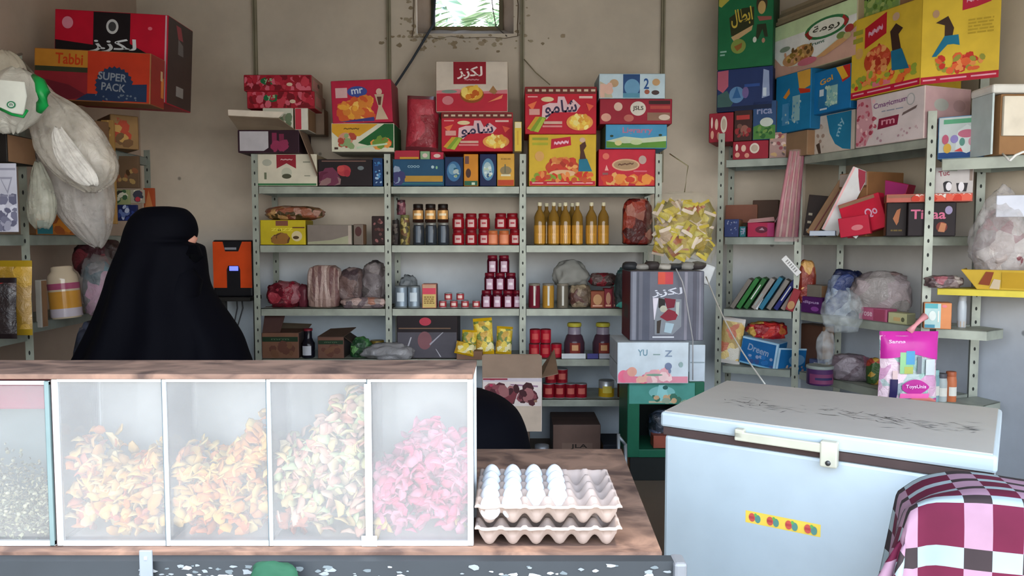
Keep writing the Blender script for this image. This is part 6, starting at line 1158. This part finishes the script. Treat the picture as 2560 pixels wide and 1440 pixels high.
carton('display_card', 'white display carton with black and white cup pictures standing on the scalloped tray', 2332, 2428, za1 + .035, 417, line=((2.19, 4.14), (2.53, 4.0)), base='#b8b0ac', front='#b8b2b0', art=[('t', 'Tuc', .22, .80, .3, .2, '#8a4450', 8), ('e', .32, .40, .12, .10, '#201c20'), ('p', [(.24, .1), (.2, .4), (.44, .4), (.40, .1)], '#2c282c'), ('e', .36, .3, .08, .16, '#d8d4d8'), ('p', [(.60, .1), (.56, .42), (.88, .42), (.84, .1)], '#2c282c'), ('e', .70, .28, .08, .18, '#d8d4d8'), ('r', .92, .5, 1, 1, '#8a7a70')], d=.05)
# third shelf
for i, (px, c, hh, lb) in enumerate(((1846, '#6f6a64', .23, 'greyish notebook leaning at the far end of the row'), (1862, '#2c6a34', .24, 'green notebook leaning first in the row'), (1880, '#2a5c30', .24, 'dark green notebook with white spine mark'), (1900, '#8a8480', .24, 'grey notebook leaning between green and teal ones'), (1918, '#2a6a84', .25, 'teal notebook leaning in the middle of the row'), (1938, '#7a7670', .23, 'grey-brown notebook leaning beside the navy one'), (1956, '#22286a', .23, 'navy notebook with white stripe'), (1974, '#9a8c84', .22, 'pale brown notebook leaning nearest the middle post'))):
    t_ = (px - 1840) / 150; YY = on(px, LA)[1] + .05
    leanbox('notebook', lb + ' on the corner rack', px - 14, YY, T3 + .006, .030, .16, hh, .55, c, c, [('r', .3, .3, .6, .8, '#c8ccc8')] if i in (2, 6) else [('r', .2, .1, .5, .5, '#8a9a98')] if i == 3 else [], cat='notebook', rz=-.45, group='notebooks leaning in a row')
leanbox('red_notebook', 'red and tan packet leaning at the foot of the notebook row', 1976, 4.98, T3 + .006, .05, .1, .15, .35, '#8a2c34', '#8f3038', [('e', .5, .25, .5, .2, '#b08860')], cat='packet')
mb = MB(); mb.bbox(-.012, 0, 0, .012, .006, .085, C('#c8ccd0', .5), .001); mb.obj
o = tag(mb.obj('white_price_strip', loc=(X(1893, 5.13), 5.13, T3 + .004), rot=(0, .5, 0)), 'white bent strip sticking out among the notebooks', 'strip')
mb = MB(); mb.bbox(-.02, 0, 0, .02, .004, .15, C('#d4d4d4', .5), .001); mb.art((-.018, 0, .01), (.036, 0, 0), (0, 0, .13), (0, -1, 0), [('l', .2, .1, .8, .9, 6, '#7a7a78')])
o = tag(mb.obj('hanging_price_tag', loc=(X(2000, 4.86), 4.86, Z(686, 4.86)), rot=(0, -.75, 0)), 'white paper tag with small print hanging at the middle post above the notebooks', 'tag')
def onN(px, off=.05): return on(px, shift(LN, off))
bag('orange_brown_packet', 'orange and dark red packet standing behind the middle post', 2004, 2046, T3 + .05, 652, onN(2025)[1], .08, multi(['#b08048', '#7a2418', '#c89a58', '#8a3a28'], 12, .3, name='orangepack'), 81, amp=.15, pw=.6)
carton('purple_wafer_carton', 'small purple carton with pale lettering beside the middle post', 2006, 2058, T3, 742, line=LNs, base='#4c2058', front='#502460', art=[('t', 'dipus', .5, .66, .8, .24, '#b8a0c8'), ('e', .7, .25, .2, .16, '#8a4a9a')], side='#3c1848', d=.1)
carton('grey_carton', 'grey-brown small carton above the purple carton', 2010, 2056, T3 + .065, 712, line=shift(LN, .04), base='#7c766c', d=.08)
rl_ = jar('white_paper_roll', .055, .15, C('#b8c0c4', .7), C('#c0c8cc', .7), None, cat='roll', neck=.98, lidh=.05); place(rl_, (*onN(2090, .18), T3), 'pale blue-white roll standing behind the clear bags', cat='roll')
carton('orange_carton', 'small orange and red carton at the back above the white roll', 2100, 2130, T3 + .12, 692, line=shift(LN, .28), base='#b07848', front='#b07c4c', art=[('r', .7, 0, 1, 1, '#8a2c28')], d=.05)
bag('denim_blue_bag', 'navy blue shiny bag leaning on the third shelf of the right rack', 2078, 2185, T3, 676, onN(2130, .06)[1], .14, multi(['#1f2c54', '#2c3c6c', '#6a7488', '#8a98ac', '#182040'], 8, .25, name='denimblue'), 82, amp=.22, taper=.25, rz=-.6)
bag('large_grey_bag', 'large grey-brown clear bag filling the third shelf beside the near post', 2158, 2295, T3, 682, onN(2225, .1)[1], .2, multi(['#7c7674', '#8c8684', '#6a6264', '#94888a', '#806a68'], 6, .3, name='greybig'), 83, amp=.2, rz=-.6)
carton('pink_sachet_box', 'pink box with white lettering on the shelf edge under the grey bag', 2152, 2222, T3, 770, line=LNs, base='#a85a78', front='#b0607c', art=[('t', 'rose', .3, .5, .4, .4, '#d8b8c4'), ('r', .55, 0, .97, 1, '#9a4860')], side='#8a4860', d=.08)
carton('yellow_sachet_box', 'small cream and yellow box on the shelf edge beside the pink box', 2226, 2272, T3, 782, line=LNs, base='#b0b088', front='#b8b890', art=[('r', .3, .2, .7, .6, '#c8a878'), ('e', .85, .4, .1, .25, '#60604a')], side='#8a8a70', d=.07)
cb = thing('hanging_clear_bag', 'crumpled clear plastic bag hanging over the shelf edge of the right rack', 'bag', (X(2108, 4.42), 4.40, Z(832, 4.4)))
mb = MB(); crumple(mb, (0, 0, 0), (.23, .12, .24), film('crisp_clear', '#b8c0c4', .26, .1, 22, .2), 84, .26, .95, freq=2.6); mb.obj('upper_pouch', cb)
mb = MB(); crumple(mb, (-.09, .01, -.19), (.10, .05, .20), film('crisp_clear'), 85, .25, .9, freq=2.6); mb.obj('lower_tail', cb)
carton('gift_carton', 'teal, white and orange carton beyond the near post on the third shelf', 2316, 2386, T3, 757, line=((2.20, 4.02), (2.60, 3.86)), base='#c08058', front='#a8c4c4', art=[('r', .62, 0, 1, 1, '#c88458'), ('r', 0, .8, .5, 1, '#5aa0a8'), ('r', 0, 0, .4, .14, '#4a88a0'), ('r', .50, .25, .56, .7, '#d8d8d0'), ('e', .3, .5, .14, .2, '#d0d8d4'), ('e', .75, .9, .1, .06, '#d07a80')], side='#8a5030', d=.10)
gb = jar('clear_bottle', .022, .17, clear('white_clear', '#b8c0c8', .1, .6), C('#b0b4b8', .3), C('#a89070', .4), lab=(.02, .2), lw=3, cat='bottle'); place(gb, (X(2406, 4.1), 4.08, T3), 'slim clear bottle standing behind the teal and orange carton', cat='bottle')
bag('wrapped_sweets', 'dull wrapped sweets piled on the yellow-lipped shelf', 2336, 2420, 1.2265, 690, 3.98, .1, multi(['#7a6a68', '#5a4a4c', '#8a5058', '#9a9088'], 20, .3, name='sweets'), 86, amp=.3)
# fourth shelf
def wflap(t, wd, d, h):
    tg = Vector((X(2036, 5.14), 5.14, 0)) - Vector((t.location.x, t.location.y, 0)); tg = Matrix.Rotation(-t.rotation_euler.z, 3, 'Z') @ tg
    mb = MB(); O = Vector((wd / 2, 0, -.02)); D = tg - Vector((wd / 2, 0, 0)); L = D.length; n = D.cross(Vector((0, 0, 1))).normalized()
    if n.y > 0: n = -n
    H = Vector((0, 0, h * .96)); q = [O, O + D, O + D + H, O + H]; mb.add(q + [p - n * .004 for p in q], [(0, 1, 2, 3), (7, 6, 5, 4), (0, 4, 5, 1), (1, 5, 6, 2), (2, 6, 7, 3), (3, 7, 4, 0)], C('#8ab0c8'))
    mb.art(O, D, H, n, [('r', 0, 0, 1, 1, '#1f6298'), ('e', .55, .55, .22, .22, '#6a94b8'), ('r', 0, .94, 1, 1, '#a8c8dc'), ('r', 0, 0, .06, 1, '#a8c8dc'), ('r', .94, 0, 1, 1, '#a8c8dc'), ('n', .1, .0, .9, .3, 14, ['#a88a80', '#7a6a78', '#c0a898'], .12, 5)]); mb.obj('side_panel', t)
carton('blue_wafer_carton', 'bright blue open carton with white edges and lettering on the fourth shelf', 1852, 1945, T4 + .002, 848, Y=5.2, Yr=5.04, base='#8ab0c8', front='#1f5e96', art=[('t', 'Dreem', .48, .62, .6, .26, '#8a9cb8', -8), ('n', .1, .05, .9, .4, 18, ['#2c6aa8', '#3a5080', '#8a98b8'], .14, 3), ('r', 0, .95, 1, 1, '#a8c8dc'), ('r', .95, 0, 1, 1, '#a8c8dc'), ('r', 0, 0, 1, .05, '#7ab0d0')], side='#1f6298', roll=.14, d=.16, extra=wflap)
mb = MB(); crumple(mb, (0, 0, 0), (.26, .16, .12), multi(['#a01c24', '#b8302c', '#c09848', '#8a1820', '#b86a38'], 14, .25, name='redyellow'), 88, .3, .8); tag(mb.obj('red_wafer_packets', loc=(X(1925, 5.2), 5.22, .80)), 'red and yellow packets heaped in the bright blue carton', 'packets')
carton('brown_carton', 'brown carton in shadow behind the middle post on the fourth shelf', 2008, 2062, T4, 812, line=shift(LN, .16), base='#5a4034', d=.1)
nd = multi(['#c8a860', '#d0b878', '#b86a50', '#c8c4b8', '#a89058'], 14, .3, name='noodlepack')
pack('noodle_packet', 'white, red and yellow noodle packet standing in front of the corner rack', 1826, T4 + .004, .15, .32, 5.24, nd, C('#d0ccc8', .35), .12, .05, 7, rz=-.3)
mb = MB(); mb.tube([(0, 0, 0), (.0, 0, .10)], [.004, .004], C('#c8c8c8')); 
pt = jar('purple_tub', .075, .115, C('#4a2c58', .35), C('#8a9490', .35), C('#703a5c', .35), lidh=.16, lab=(.1, .6), lw=1.2, cat='tub', neck=1.0, ldot=C('#2c2a50')); place(pt, (X(2072, 4.42), 4.5, T4 - .0), 'round purple tub with grey lid on the fourth shelf of the right rack', cat='tub')
carton('blue_white_carton', 'blue and white carton behind the purple tub', 2030, 2070, T4 + .0, 900, line=shift(LN, .12), base='#4a5478', front='#50587c', art=[('r', .3, .3, .9, .8, '#b0b0b8')], d=.1)
bag('grey_film_bag', 'dull grey-pink bag of goods between the purple tub and the pink diaper pack', 2100, 2205, T4, 892, onN(2155, .06)[1], .18, multi(['#7a7078', '#8a8088', '#6a5c64', '#8a5a68'], 8, .3, name='greypink'), 89, amp=.2, rz=-.6)
bag('orange_floral_bag', 'orange and green patterned packet half hidden behind the pink pack', 2186, 2222, T4, 898, onN(2210, .1)[1], .08, multi(['#c06a30', '#3a5a2c', '#b89038', '#a84030'], 18, .3, name='orangefloral'), 90, amp=.2)
pm = thing('pink_diaper_pack', 'bright pink and clear hanging pack with twisted top in front of the right rack', 'packet', (X(2280, 3.85), 3.85, Z(1004, 3.85)))
pwid = X(2356, 3.85) - X(2208, 3.85); ph = Z(828, 3.85) - Z(1004, 3.85)
mb = MB(); packet(mb, pwid, ph, .08, multi(['#c8a0b8', '#a8b8b8', '#d8c0cc', '#8a98a0', '#c090b0', '#90b0a8'], 14, .2, name='diaper_clear'), C('#b83a94', .25), seed=4, nx=16, nz=18); mb.obj('packet_body', pm)
mb = MB(); fr_ = lambda u, v, e=0: (u * pwid / 2 * .97, -.044 * ((1 - abs(u) ** 4) * (1 - abs(2 * v - 1) ** 6)) ** .6 - .006 - e, v * ph)
def patch(poly, c, e=0, n=1):
    mb.poly([fr_(u, v, e) for u, v in poly], C(c, .25))
def gridpatch(u0, u1, v0f, v1f, c, e=0, n=14):
    vs = []; 
    for i in range(n + 1):
        u = u0 + (u1 - u0) * i / n; a, b_ = v0f(u), v1f(u)
        for k in range(5): vs.append(fr_(u, a + (b_ - a) * k / 4, e))
    mb.add(vs, [(i * 5 + k, (i + 1) * 5 + k, (i + 1) * 5 + k + 1, i * 5 + k + 1) for i in range(n) for k in range(4)], C(c, .25), True)
gridpatch(-1, 0, lambda u: .62 + .06 * (1 + u), lambda u: 1, '#b83494'); gridpatch(0, 1, lambda u: .70 - .10 * u, lambda u: 1, '#b83494')
gridpatch(-.35, .6, lambda u: .12 + .10 * ((u - .1) * 2) ** 2, lambda u: .34 - .10 * ((u - .1) * 2) ** 2, '#b0348c'); gridpatch(-1, 1, lambda u: 0, lambda u: .06 + .04 * math.sin(u * 4), '#d08078')
gridpatch(-.4, .62, lambda u: .07, lambda u: .14, '#e06aa8', .001); gridpatch(-.75, -.5, lambda u: .05, lambda u: .34, '#28244c', .001); gridpatch(-.68, -.52, lambda u: .34, lambda u: .46, '#c8b0b0', .001); gridpatch(-.45, .0, lambda u: .42, lambda u: .72, '#8ab888', .001); gridpatch(-.25, .05, lambda u: .55, lambda u: .74, '#5090b8', .002); gridpatch(-.3, .0, lambda u: .42, lambda u: .52, '#a8b060', .002); gridpatch(.15, .3, lambda u: .42, lambda u: .66, '#6a7078', .001); gridpatch(.45, .8, lambda u: .40, lambda u: .62, '#c4ccd0', .001)
mb.obj('printed_film', pm)
mb = MB(); mb.art((-pwid * .14, -.062, ph * .20), (pwid * .36, 0, 0), (0, 0, ph * .08), (0, -1, 0), [('t', 'ToysUnis', .5, .5, .95, .8, '#e0b8dc')]); mb.obj('lettering', pm); mb = MB(); mb.art((-pwid * .42, -.045, ph * .84), (pwid * .3, 0, 0), (0, 0, ph * .06), (0, -1, 0), [('t', 'Sanna', .5, .5, .95, .8, '#e0b8dc')]); mb.obj('lettering', pm)
mb = MB(); mb.tube([(0, 0, ph - .005), (.03, .0, ph + .03), (.06, .01, ph + .055), (.09, .02, ph + .075)], [.020, .010, .012, .02], C('#c88a90', .3), 10); mb.obj('twisted_top', pm)
for i, (px, c, cc, lb) in enumerate(((2352, '#7a9aa0', '#8ab0b0', 'small teal tube standing behind the pink pack'), (2372, '#a0a8a8', '#4a4a50', 'grey and white tube standing beside the teal one'), (2396, '#b06848', '#a0583c', 'orange-brown carton tube at the freezer back edge'))):
    g = jar('small_tube', .028, .17 - .02 * i + .03 * (i == 2), C(c, .4), C(cc, .4), C('#c8c8c0', .4), lab=(.2, .5), lw=.8, cat='tube'); place(g, (X(px, 4.0), 4.02, T4), lb, cat='tube')

# ================================================================ left rack goods
z_ = ZL1 + .001
zq = carton('snack_carton', 'worn brown snack carton with red printing, lowest of the stack on the left rack', 285, 355, z_, 288, Y=4.35, Yr=4.45, base='#80603c', front='#8c6c42', art=[('t', 'Tawa', .4, .86, .4, .1, '#a83a28', -6), ('p', [(0, .2), (0, .8), (.4, .3), (.4, .1)], '#9a3028'), ('e', .48, .5, .18, .22, '#a8803a'), ('e', .48, .5, .12, .14, '#6a4a24'), ('n', .1, .1, .6, .7, 14, ['#a84028', '#6a4a28', '#b89050'], .3, 3)], side='#6c5440', sart=[('e', .5, .5, .2, .14, '#7a3c2c'), ('r', .1, .1, .9, .2, '#5a4430')], d=.28)
zq2 = carton('superpack_carton', 'orange-red carton with dark blue starburst reading SUPER PACK', 98, 385, zq + .005, 1, h=.262, Y=4.0, roll=.05, base='#8a5a38', front='#a83420', art=[('p', [(0, 0), (0, 1), (.46, 1), (.46, .66), (.0, .6)], '#a8722c'), ('r', 0, .56, .46, .66, '#2c3020'), ('p', [(0, .56), (.46, .56), (.46, 0), (0, 0)], '#7a2028'), ('p', [(0, .44), (.3, .30), (.46, .10), (.3, 0), (0, .2)], '#5c1824'), ('t', 'Tabbi', .30, .82, .24, .22, '#a83818', -2),
      ('p', [(.695 + (.155 if k % 2 else .172) * math.cos(k * math.pi / 24), max(.01, .32 + (.36 if k % 2 else .40) * math.sin(k * math.pi / 24))) for k in range(48)], '#1c2c48'), ('p', [(.36, .0), (.46, .14), (.54, .14), (.6, 0)], '#1c2c48'), ('p', [(.5, .02), (.98, .02), (.98, .38), (.85, .36), (.6, .3)], '#1c2c48'), ('t', 'SUPER', .68, .50, .25, .16, '#7a8088', -4), ('t', 'PACK', .69, .29, .21, .16, '#7a8088', -4), ('n', .5, .04, .94, .14, 12, ['#5a6470'], .06, 3)], side='#8a2c24', sart=[('r', .75, .2, .95, .62, '#c8783c'), ('r', .7, .55, .85, .75, '#c8a880')], d=.16)
carton('chips_carton', 'large red and black carton with white Arabic lettering, top of the left stack', 147, 425, zq2 - .215, 1, h=.475, Y=4.22, roll=.055, base='#a8182c', front='#b0182e', art=[('p', [(0, .56), (0, .66), (.34, .62), (.66, .66), (1, .44), (1, .30), (.8, .3), (.6, .1), (0, .1)], '#161014'), ('r', .34, .55, .67, 1, '#161014'), ('e', .51, .84, .055, .085, '#b8b8b8'), ('e', .51, .84, .035, .055, '#3a3a3c'), ('t', LAKZ, .52, .62, .42, .17, '#c8ccd0'), ('e', .11, .86, .05, .07, '#c88090'), ('e', .85, .84, .02, .02, '#d06a78'), ('p', [(.985, 0), (.985, 1), (1, 1), (1, 0)], '#b89aa0'), ('p', [(.86, .28), (.92, .32), (.92, .1), (.86, .1)], '#b8803c')], side='#3c302a', sart=[('p', [(.3, .95), (.5, .95), (.6, .8), (.4, .8)], '#8a3c40'), ('p', [(.4, .8), (.6, .75), (.62, .62), (.4, .62)], '#6a6460'), ('r', .35, .12, .65, .24, '#8a8480')], d=.32)
carton('brown_carton', 'plain brown carton on the left top shelf behind the hanging bags', 200, 282, z_, 300, Y=4.15, Yr=4.3, base='#6c5038', d=.25)
# hanging plastic bags
def hangbag(name, label, px0, px1, y0, y1, Y, cols, seed, fm, extra=None, taper=.3, dd=.2, cont=True, neck=None, ch=.8, pw=.8):
    x0, x1 = X(px0, Y), X(px1, Y); h = Z(y0, Y) - Z(y1, Y); t = thing(name, label, 'bag', ((x0 + x1) / 2, Y, Z(y1, Y)))
    if cont:
        mb = MB(); crumple(mb, (0, 0, .01), ((x1 - x0) * .82, dd * .8, h * ch), multi(cols, 5, .45, name='soft_goods'), seed, .2, pw, taper=taper); mb.obj('contents', t)
    mb = MB(); crumple(mb, (0, 0, 0), (x1 - x0, dd, h), fm, seed + 3, .2, pw, taper=taper, freq=2.4, neck=neck); mb.obj('plastic_film', t)
    if extra: extra(t, x1 - x0, h)
    return t
def lbag(name, label, secs, Y, m, seed, extra=None, ripple=.14):
    t = thing(name, label, 'bag', (W(secs[-1][1], secs[-1][0], Y).x, Y, W(1280, secs[-1][0], Y).z)); mb = MB(); sheet_bag(mb, secs, Y, m, seed, ripple=ripple); o = mb.obj('plastic_film', t); o.location = -t.location; return t
fb1 = film('milky_film', '#cfc8bc', .52, .22, 9, .55)
lbag('hanging_plastic_bag', 'large milky plastic bag hanging from the left rack, the biggest of the bunch', [(205, 96, 108, .05), (235, 92, 140, .10), (275, 84, 205, .16), (320, 84, 245, .20), (365, 92, 272, .22), (410, 116, 290, .22), (445, 150, 284, .16), (468, 190, 262, .08), (480, 214, 244, .03)], 3.42, fb1, 1)
lbag('hanging_plastic_bag', 'bright torn plastic sheet hanging over the front of the biggest milky bag', [(320, 134, 152, .02), (345, 132, 170, .04), (390, 140, 205, .05), (430, 165, 238, .05), (452, 190, 246, .04), (462, 214, 242, .02)], 3.26, film('bright_film', '#e4e0d8', .6, .2, 12, .4), 9, ripple=.2)
lbag('hanging_plastic_bag', 'long grey plastic bag hanging lower behind the biggest milky bag', [(330, 76, 104, .05), (380, 88, 190, .12), (430, 104, 262, .18), (480, 122, 276, .20), (530, 146, 276, .18), (575, 182, 272, .12), (605, 214, 262, .06), (618, 236, 252, .02)], 3.60, film('grey_milky', '#b4aea8', .55, .25, 8, .6), 2)
lbag('hanging_plastic_bag', 'small clear bag with pale yellow contents hanging beside the left rack post', [(405, 88, 100, .02), (425, 84, 112, .05), (470, 76, 130, .08), (515, 70, 138, .09), (550, 76, 134, .08), (570, 90, 122, .03)], 3.44, film('small_clear', '#b0b0a0', .5, .2, 8), 3)
def greenbits(t, w, h):
    mb = MB(); g_ = C('#1f8a44', .3); mb.tube([(w * .28, -.06, h * .98), (w * .40, -.10, h * .8), (w * .45, -.11, h * .6), (w * .40, -.11, h * .42)], [.02, .035, .03, .02], g_, 10); mb.tube([(-w * .45, -.11, h * .40), (0, -.125, h * .30), (w * .20, -.12, h * .36)], .008, g_, 8); mb.obj('green_print', t)
    mb = MB(); crumple(mb, (-.08, -.06, h * .28), (w * .62, .10, h * .42), C('#d4d6cc', .35), 99, .15, .6, sub=3); mb.obj('white_printed_patch', t)
    mb = MB(); mb.art((-.11, -.128, h * .38), (.07, 0, 0), (0, 0, .045), (0, -1, 0), [('e', .5, .5, .45, .45, '#3a7a58'), ('e', .5, .5, .3, .3, '#c8d0c4'), ('t', 'n', .5, .5, .3, .3, '#3a5a4c')]); mb.obj('round_print', t)
wb = lbag('hanging_plastic_bag', 'white plastic bag with green handles and round green print at the far left', [(172, 20, 60, .05), (195, -10, 92, .12), (235, -30, 108, .18), (280, -34, 100, .18), (310, -20, 78, .12), (332, 10, 50, .04)], 3.22, film('white_film', '#ccc8bc', .8, .3, 7, .75), 5)
mb = MB(); g_ = C('#1f8a44', .3); mb.tube([W(84, 190, 3.1), W(100, 205, 3.08), W(108, 230, 3.07), (W(106, 260, 3.07)), W(98, 280, 3.08)], [.010, .020, .026, .022, .012], g_, 10); mb.tube([W(0, 272, 3.07), W(30, 286, 3.06), W(58, 292, 3.06), W(68, 275, 3.07)], .006, g_, 8); o = mb.obj('green_print', wb); o.location = -wb.location
mb = MB(); q = [W(px, py, 3.07) for px, py in ((0, 200), (60, 205), (66, 240), (58, 286), (30, 282), (0, 268))]; mb.poly(q, C('#d4d6cc', .35)); mb.poly([p + Vector((0, .004, 0)) for p in reversed(q)], C('#d4d6cc', .35)); o = mb.obj('white_printed_patch', wb); o.location = -wb.location
mb = MB(); q = W(16, 272, 3.066); mb.art(q, (.04, 0, 0), (0, 0, .032), (0, -1, 0), [('e', .5, .5, .45, .45, '#3a7a58'), ('e', .5, .5, .3, .3, '#c8d0c4'), ('t', 'n', .5, .5, .3, .3, '#3a5a4c')]); o = mb.obj('round_print', wb); o.location = -wb.location
lbag('hanging_plastic_bag', 'crumpled cream plastic bag on top of the far left corner', [(128, -10, 20, .04), (142, -20, 44, .08), (165, -30, 62, .10), (190, -30, 66, .10), (205, -20, 50, .05)], 3.30, film('cream_film', '#b8ae9c', .8, .3, 7, .75), 6)
mb = MB(); mb.tube([(X(20, 3.3), 3.3, Z(150, 3.3)), (X(72, 3.5), 3.5, Z(135, 3.5))], .006, C('#8a8478', .6)); mb.tube([(X(72, 3.5), 3.5, Z(150, 3.5)), (X(150, 3.45), 3.45, Z(250, 3.45))], .006, C('#8a8478', .6)); tag(mb.obj('hanging_rope'), 'grey rope tying the plastic bags to the top of the left rack post', 'rope')
# picture sheet
mb = MB(); sw, sh = X(46, 3.30) - X(-60, 3.30), Z(408, 3.3) - Z(580, 3.3); mb.bbox(-sw / 2, 0, 0, sw / 2, .008, sh, C('#b4b4c0', .6), .002)
mb.art((-sw / 2, 0, 0), (sw, 0, 0), (0, 0, sh), (0, -1, 0), [('r', .0, .90, 1, .93, '#8a8a98'), ('p', [(.62, .80), (.92, .80), (.80, .55)], '#8c8c9a'), ('p', [(.66, .77), (.88, .77), (.79, .60)], '#b4b4c0'), ('n', .55, .05, .98, .5, 26, ['#6c6c80', '#9494a4', '#5c5c70', '#c4c4d0'], .22, 4), ('l', .58, .5, .95, .56, 1, '#7c7c8c')])
tag(mb.obj('hanging_poster', loc=((X(46, 3.3) + X(-60, 3.3)) / 2, 3.30, Z(580, 3.3))), 'pale lilac printed sheet with grey sketch propped before the left rack post', 'poster')
carton('dark_carton', 'dark carton on the left top shelf nearest the camera, beside the post', -60, 27, ZL1 - .18, 333, Y=3.36, base='#1c1816', d=.2)
# second shelf goods
def lx(px, Y): return X(px, Y)
carton('orange_snack_carton', 'orange and teal carton on the left middle shelf behind the small clear bag', 92, 190, ZL2, 535, Y=3.72, Yr=3.9, base='#9a6030', front='#a0622c', art=[('r', 0, 0, .4, .7, '#2c6a74'), ('n', .4, .1, 1, .9, 12, ['#b8742c', '#8a4a24'], .3, 3)], d=.1)
for i, (a, b_, yt, yb, Y, c, arts, lb) in enumerate((
    (262, 292, 300, 560, 4.30, '#a07c48', [('n', .2, 0, .8, 1, 16, ['#5a4428', '#b8945c'], .10, 3)], 'tan patterned strip of packets hanging at the back of the left rack'),
    (282, 352, 390, 470, 4.48, '#6a5440', [('n', .1, .2, .9, .6, 10, ['#4a3420', '#8a5a40', '#a88a58'], .2, 4)], 'brown carton hanging area behind the cloaked person, on the upper shelf'),
    (284, 326, 474, 512, 4.40, '#8a9068', [('n', .1, .1, .9, .9, 10, ['#3c5a3c', '#c8c4b0', '#2c2c28'], .2, 5)], 'small green and cream card hanging above the veil'),
    (326, 362, 474, 508, 4.42, '#9a9484', [('n', .1, .1, .9, .9, 10, ['#3c3c48', '#c8c4b0', '#a83c48'], .2, 6)], 'small cream and pink card hanging above the veil'),
    (284, 344, 512, 552, 4.38, '#1c2450', [('n', .2, .1, .9, .9, 14, ['#5a6a98', '#a8b0c8', '#2c3c78'], .16, 7)], 'navy blue card with pale figures hanging beside the veil'),
    (362, 388, 470, 520, 4.60, '#a04a2c', [('p', [(.1, 0), (.5, .9), (.9, 0)], '#b8784c')], 'orange-red packet corner at the back post of the left rack'))):
    x0, x1 = lx(a, Y), lx(b_, Y); mb = MB(); h_ = Z(yt, Y) - Z(yb, Y); mb.bbox(-(x1 - x0) / 2, 0, 0, (x1 - x0) / 2, .02, h_, C(c), .002); mb.art((-(x1 - x0) / 2, 0, 0), (x1 - x0, 0, 0), (0, 0, h_), (0, -1, 0), arts)
    tag(mb.obj('hanging_packet', loc=((x0 + x1) / 2, Y, Z(yb, Y))), lb, 'packet')
# third shelf goods
cw = thing('snack_jar', 'clear plastic jar of yellow wafers with pink band on the left lower shelf', 'jar', (X(143, 3.74), 3.80, ZL3)); cw.rotation_euler = (0, -.08, 0)
mb = MB(); mb.lathe([(.066, 0), (.07, .01), (.07, .19), (.066, .215), (.05, .235), (.05, .255), (.04, .26)], clear('jar_clear', '#b8a890', .06, .85), seg=24); mb.obj('jar_body', cw)
mb = MB(); mb.lathe([(.0712, .05), (.0712, .135)], C('#b8863c', .2), seg=24); mb.lathe([(.072, .145), (.072, .175)], C('#9a4c68', .2), seg=24); mb.lathe([(.0714, .008), (.0714, .05)], C('#b0a8b0', .2), seg=24); mb.obj('wrapper', cw)
bag('toy_bag', 'clear bag of pink and teal trinkets beside the wafer jar on the left rack', 186, 262, ZL3, 642, 3.86, .16, multi(['#3c6a7c', '#a87c94', '#2c3038', '#6a6468', '#8a98a4', '#1c3c48'], 14, .25, name='toys'), 101, amp=.2, film_m=film('toy_film', '#a0a0a0', .3, .12, 12))
bag('red_toy_bag', 'dark red packets at the back of the left lower shelf', 170, 290, ZL3 + .18, 600, 4.1, .14, multi(['#5a1824', '#3a1820', '#6a2830', '#2c1c1c'], 9, .4, name='darkred'), 102, amp=.2)
carton('white_paper_pack', 'thin white packet standing upright against the left rack post', 82, 97, ZL3 - .03, 700, Y=3.62, base='#a8a49c', front='#a8a49c', d=.05)
ys_ = multi(['#a8842c', '#b8983c', '#8a6a20', '#9a7a40'], 12, .3, name='yellow_snack')
pack('snack_packet', 'large yellow snack packet at the far left edge in front of the rack', 18, ZL3 - .03, .19, .33, 3.34, ys_, C('#8a7020', .35), 0, .05, 6)
pack('snack_packet', 'red and black snack packet at the far left edge before the yellow one', -6, ZL3 - .03, .13, .26, 3.22, multi(['#8a1c1c', '#1c1416', '#2a1818'], 7, .3, name='redblack'), C('#1c1416', .35), 0, .05, 8)
bt = bottle('soda_bottle', .03, .26, C('#2c4a50', .15), C('#8a98a0', .4), C('#506a74', .3), sh=.6); place(bt, (X(42, 3.46), 3.48, ZL3 - .03), 'slim dark teal bottle standing between the yellow packet and the left post')
bag('dark_blue_sack', 'dark blue patterned sack under the left rack beside the cloaked person', 125, 215, .0, 818, 3.70, .3, multi(['#14161e', '#1c2030', '#2c3244', '#4a4a54'], 16, .7, name='darksack'), 103, amp=.15, taper=.4)
for n_ in ('right', 'left'): pass
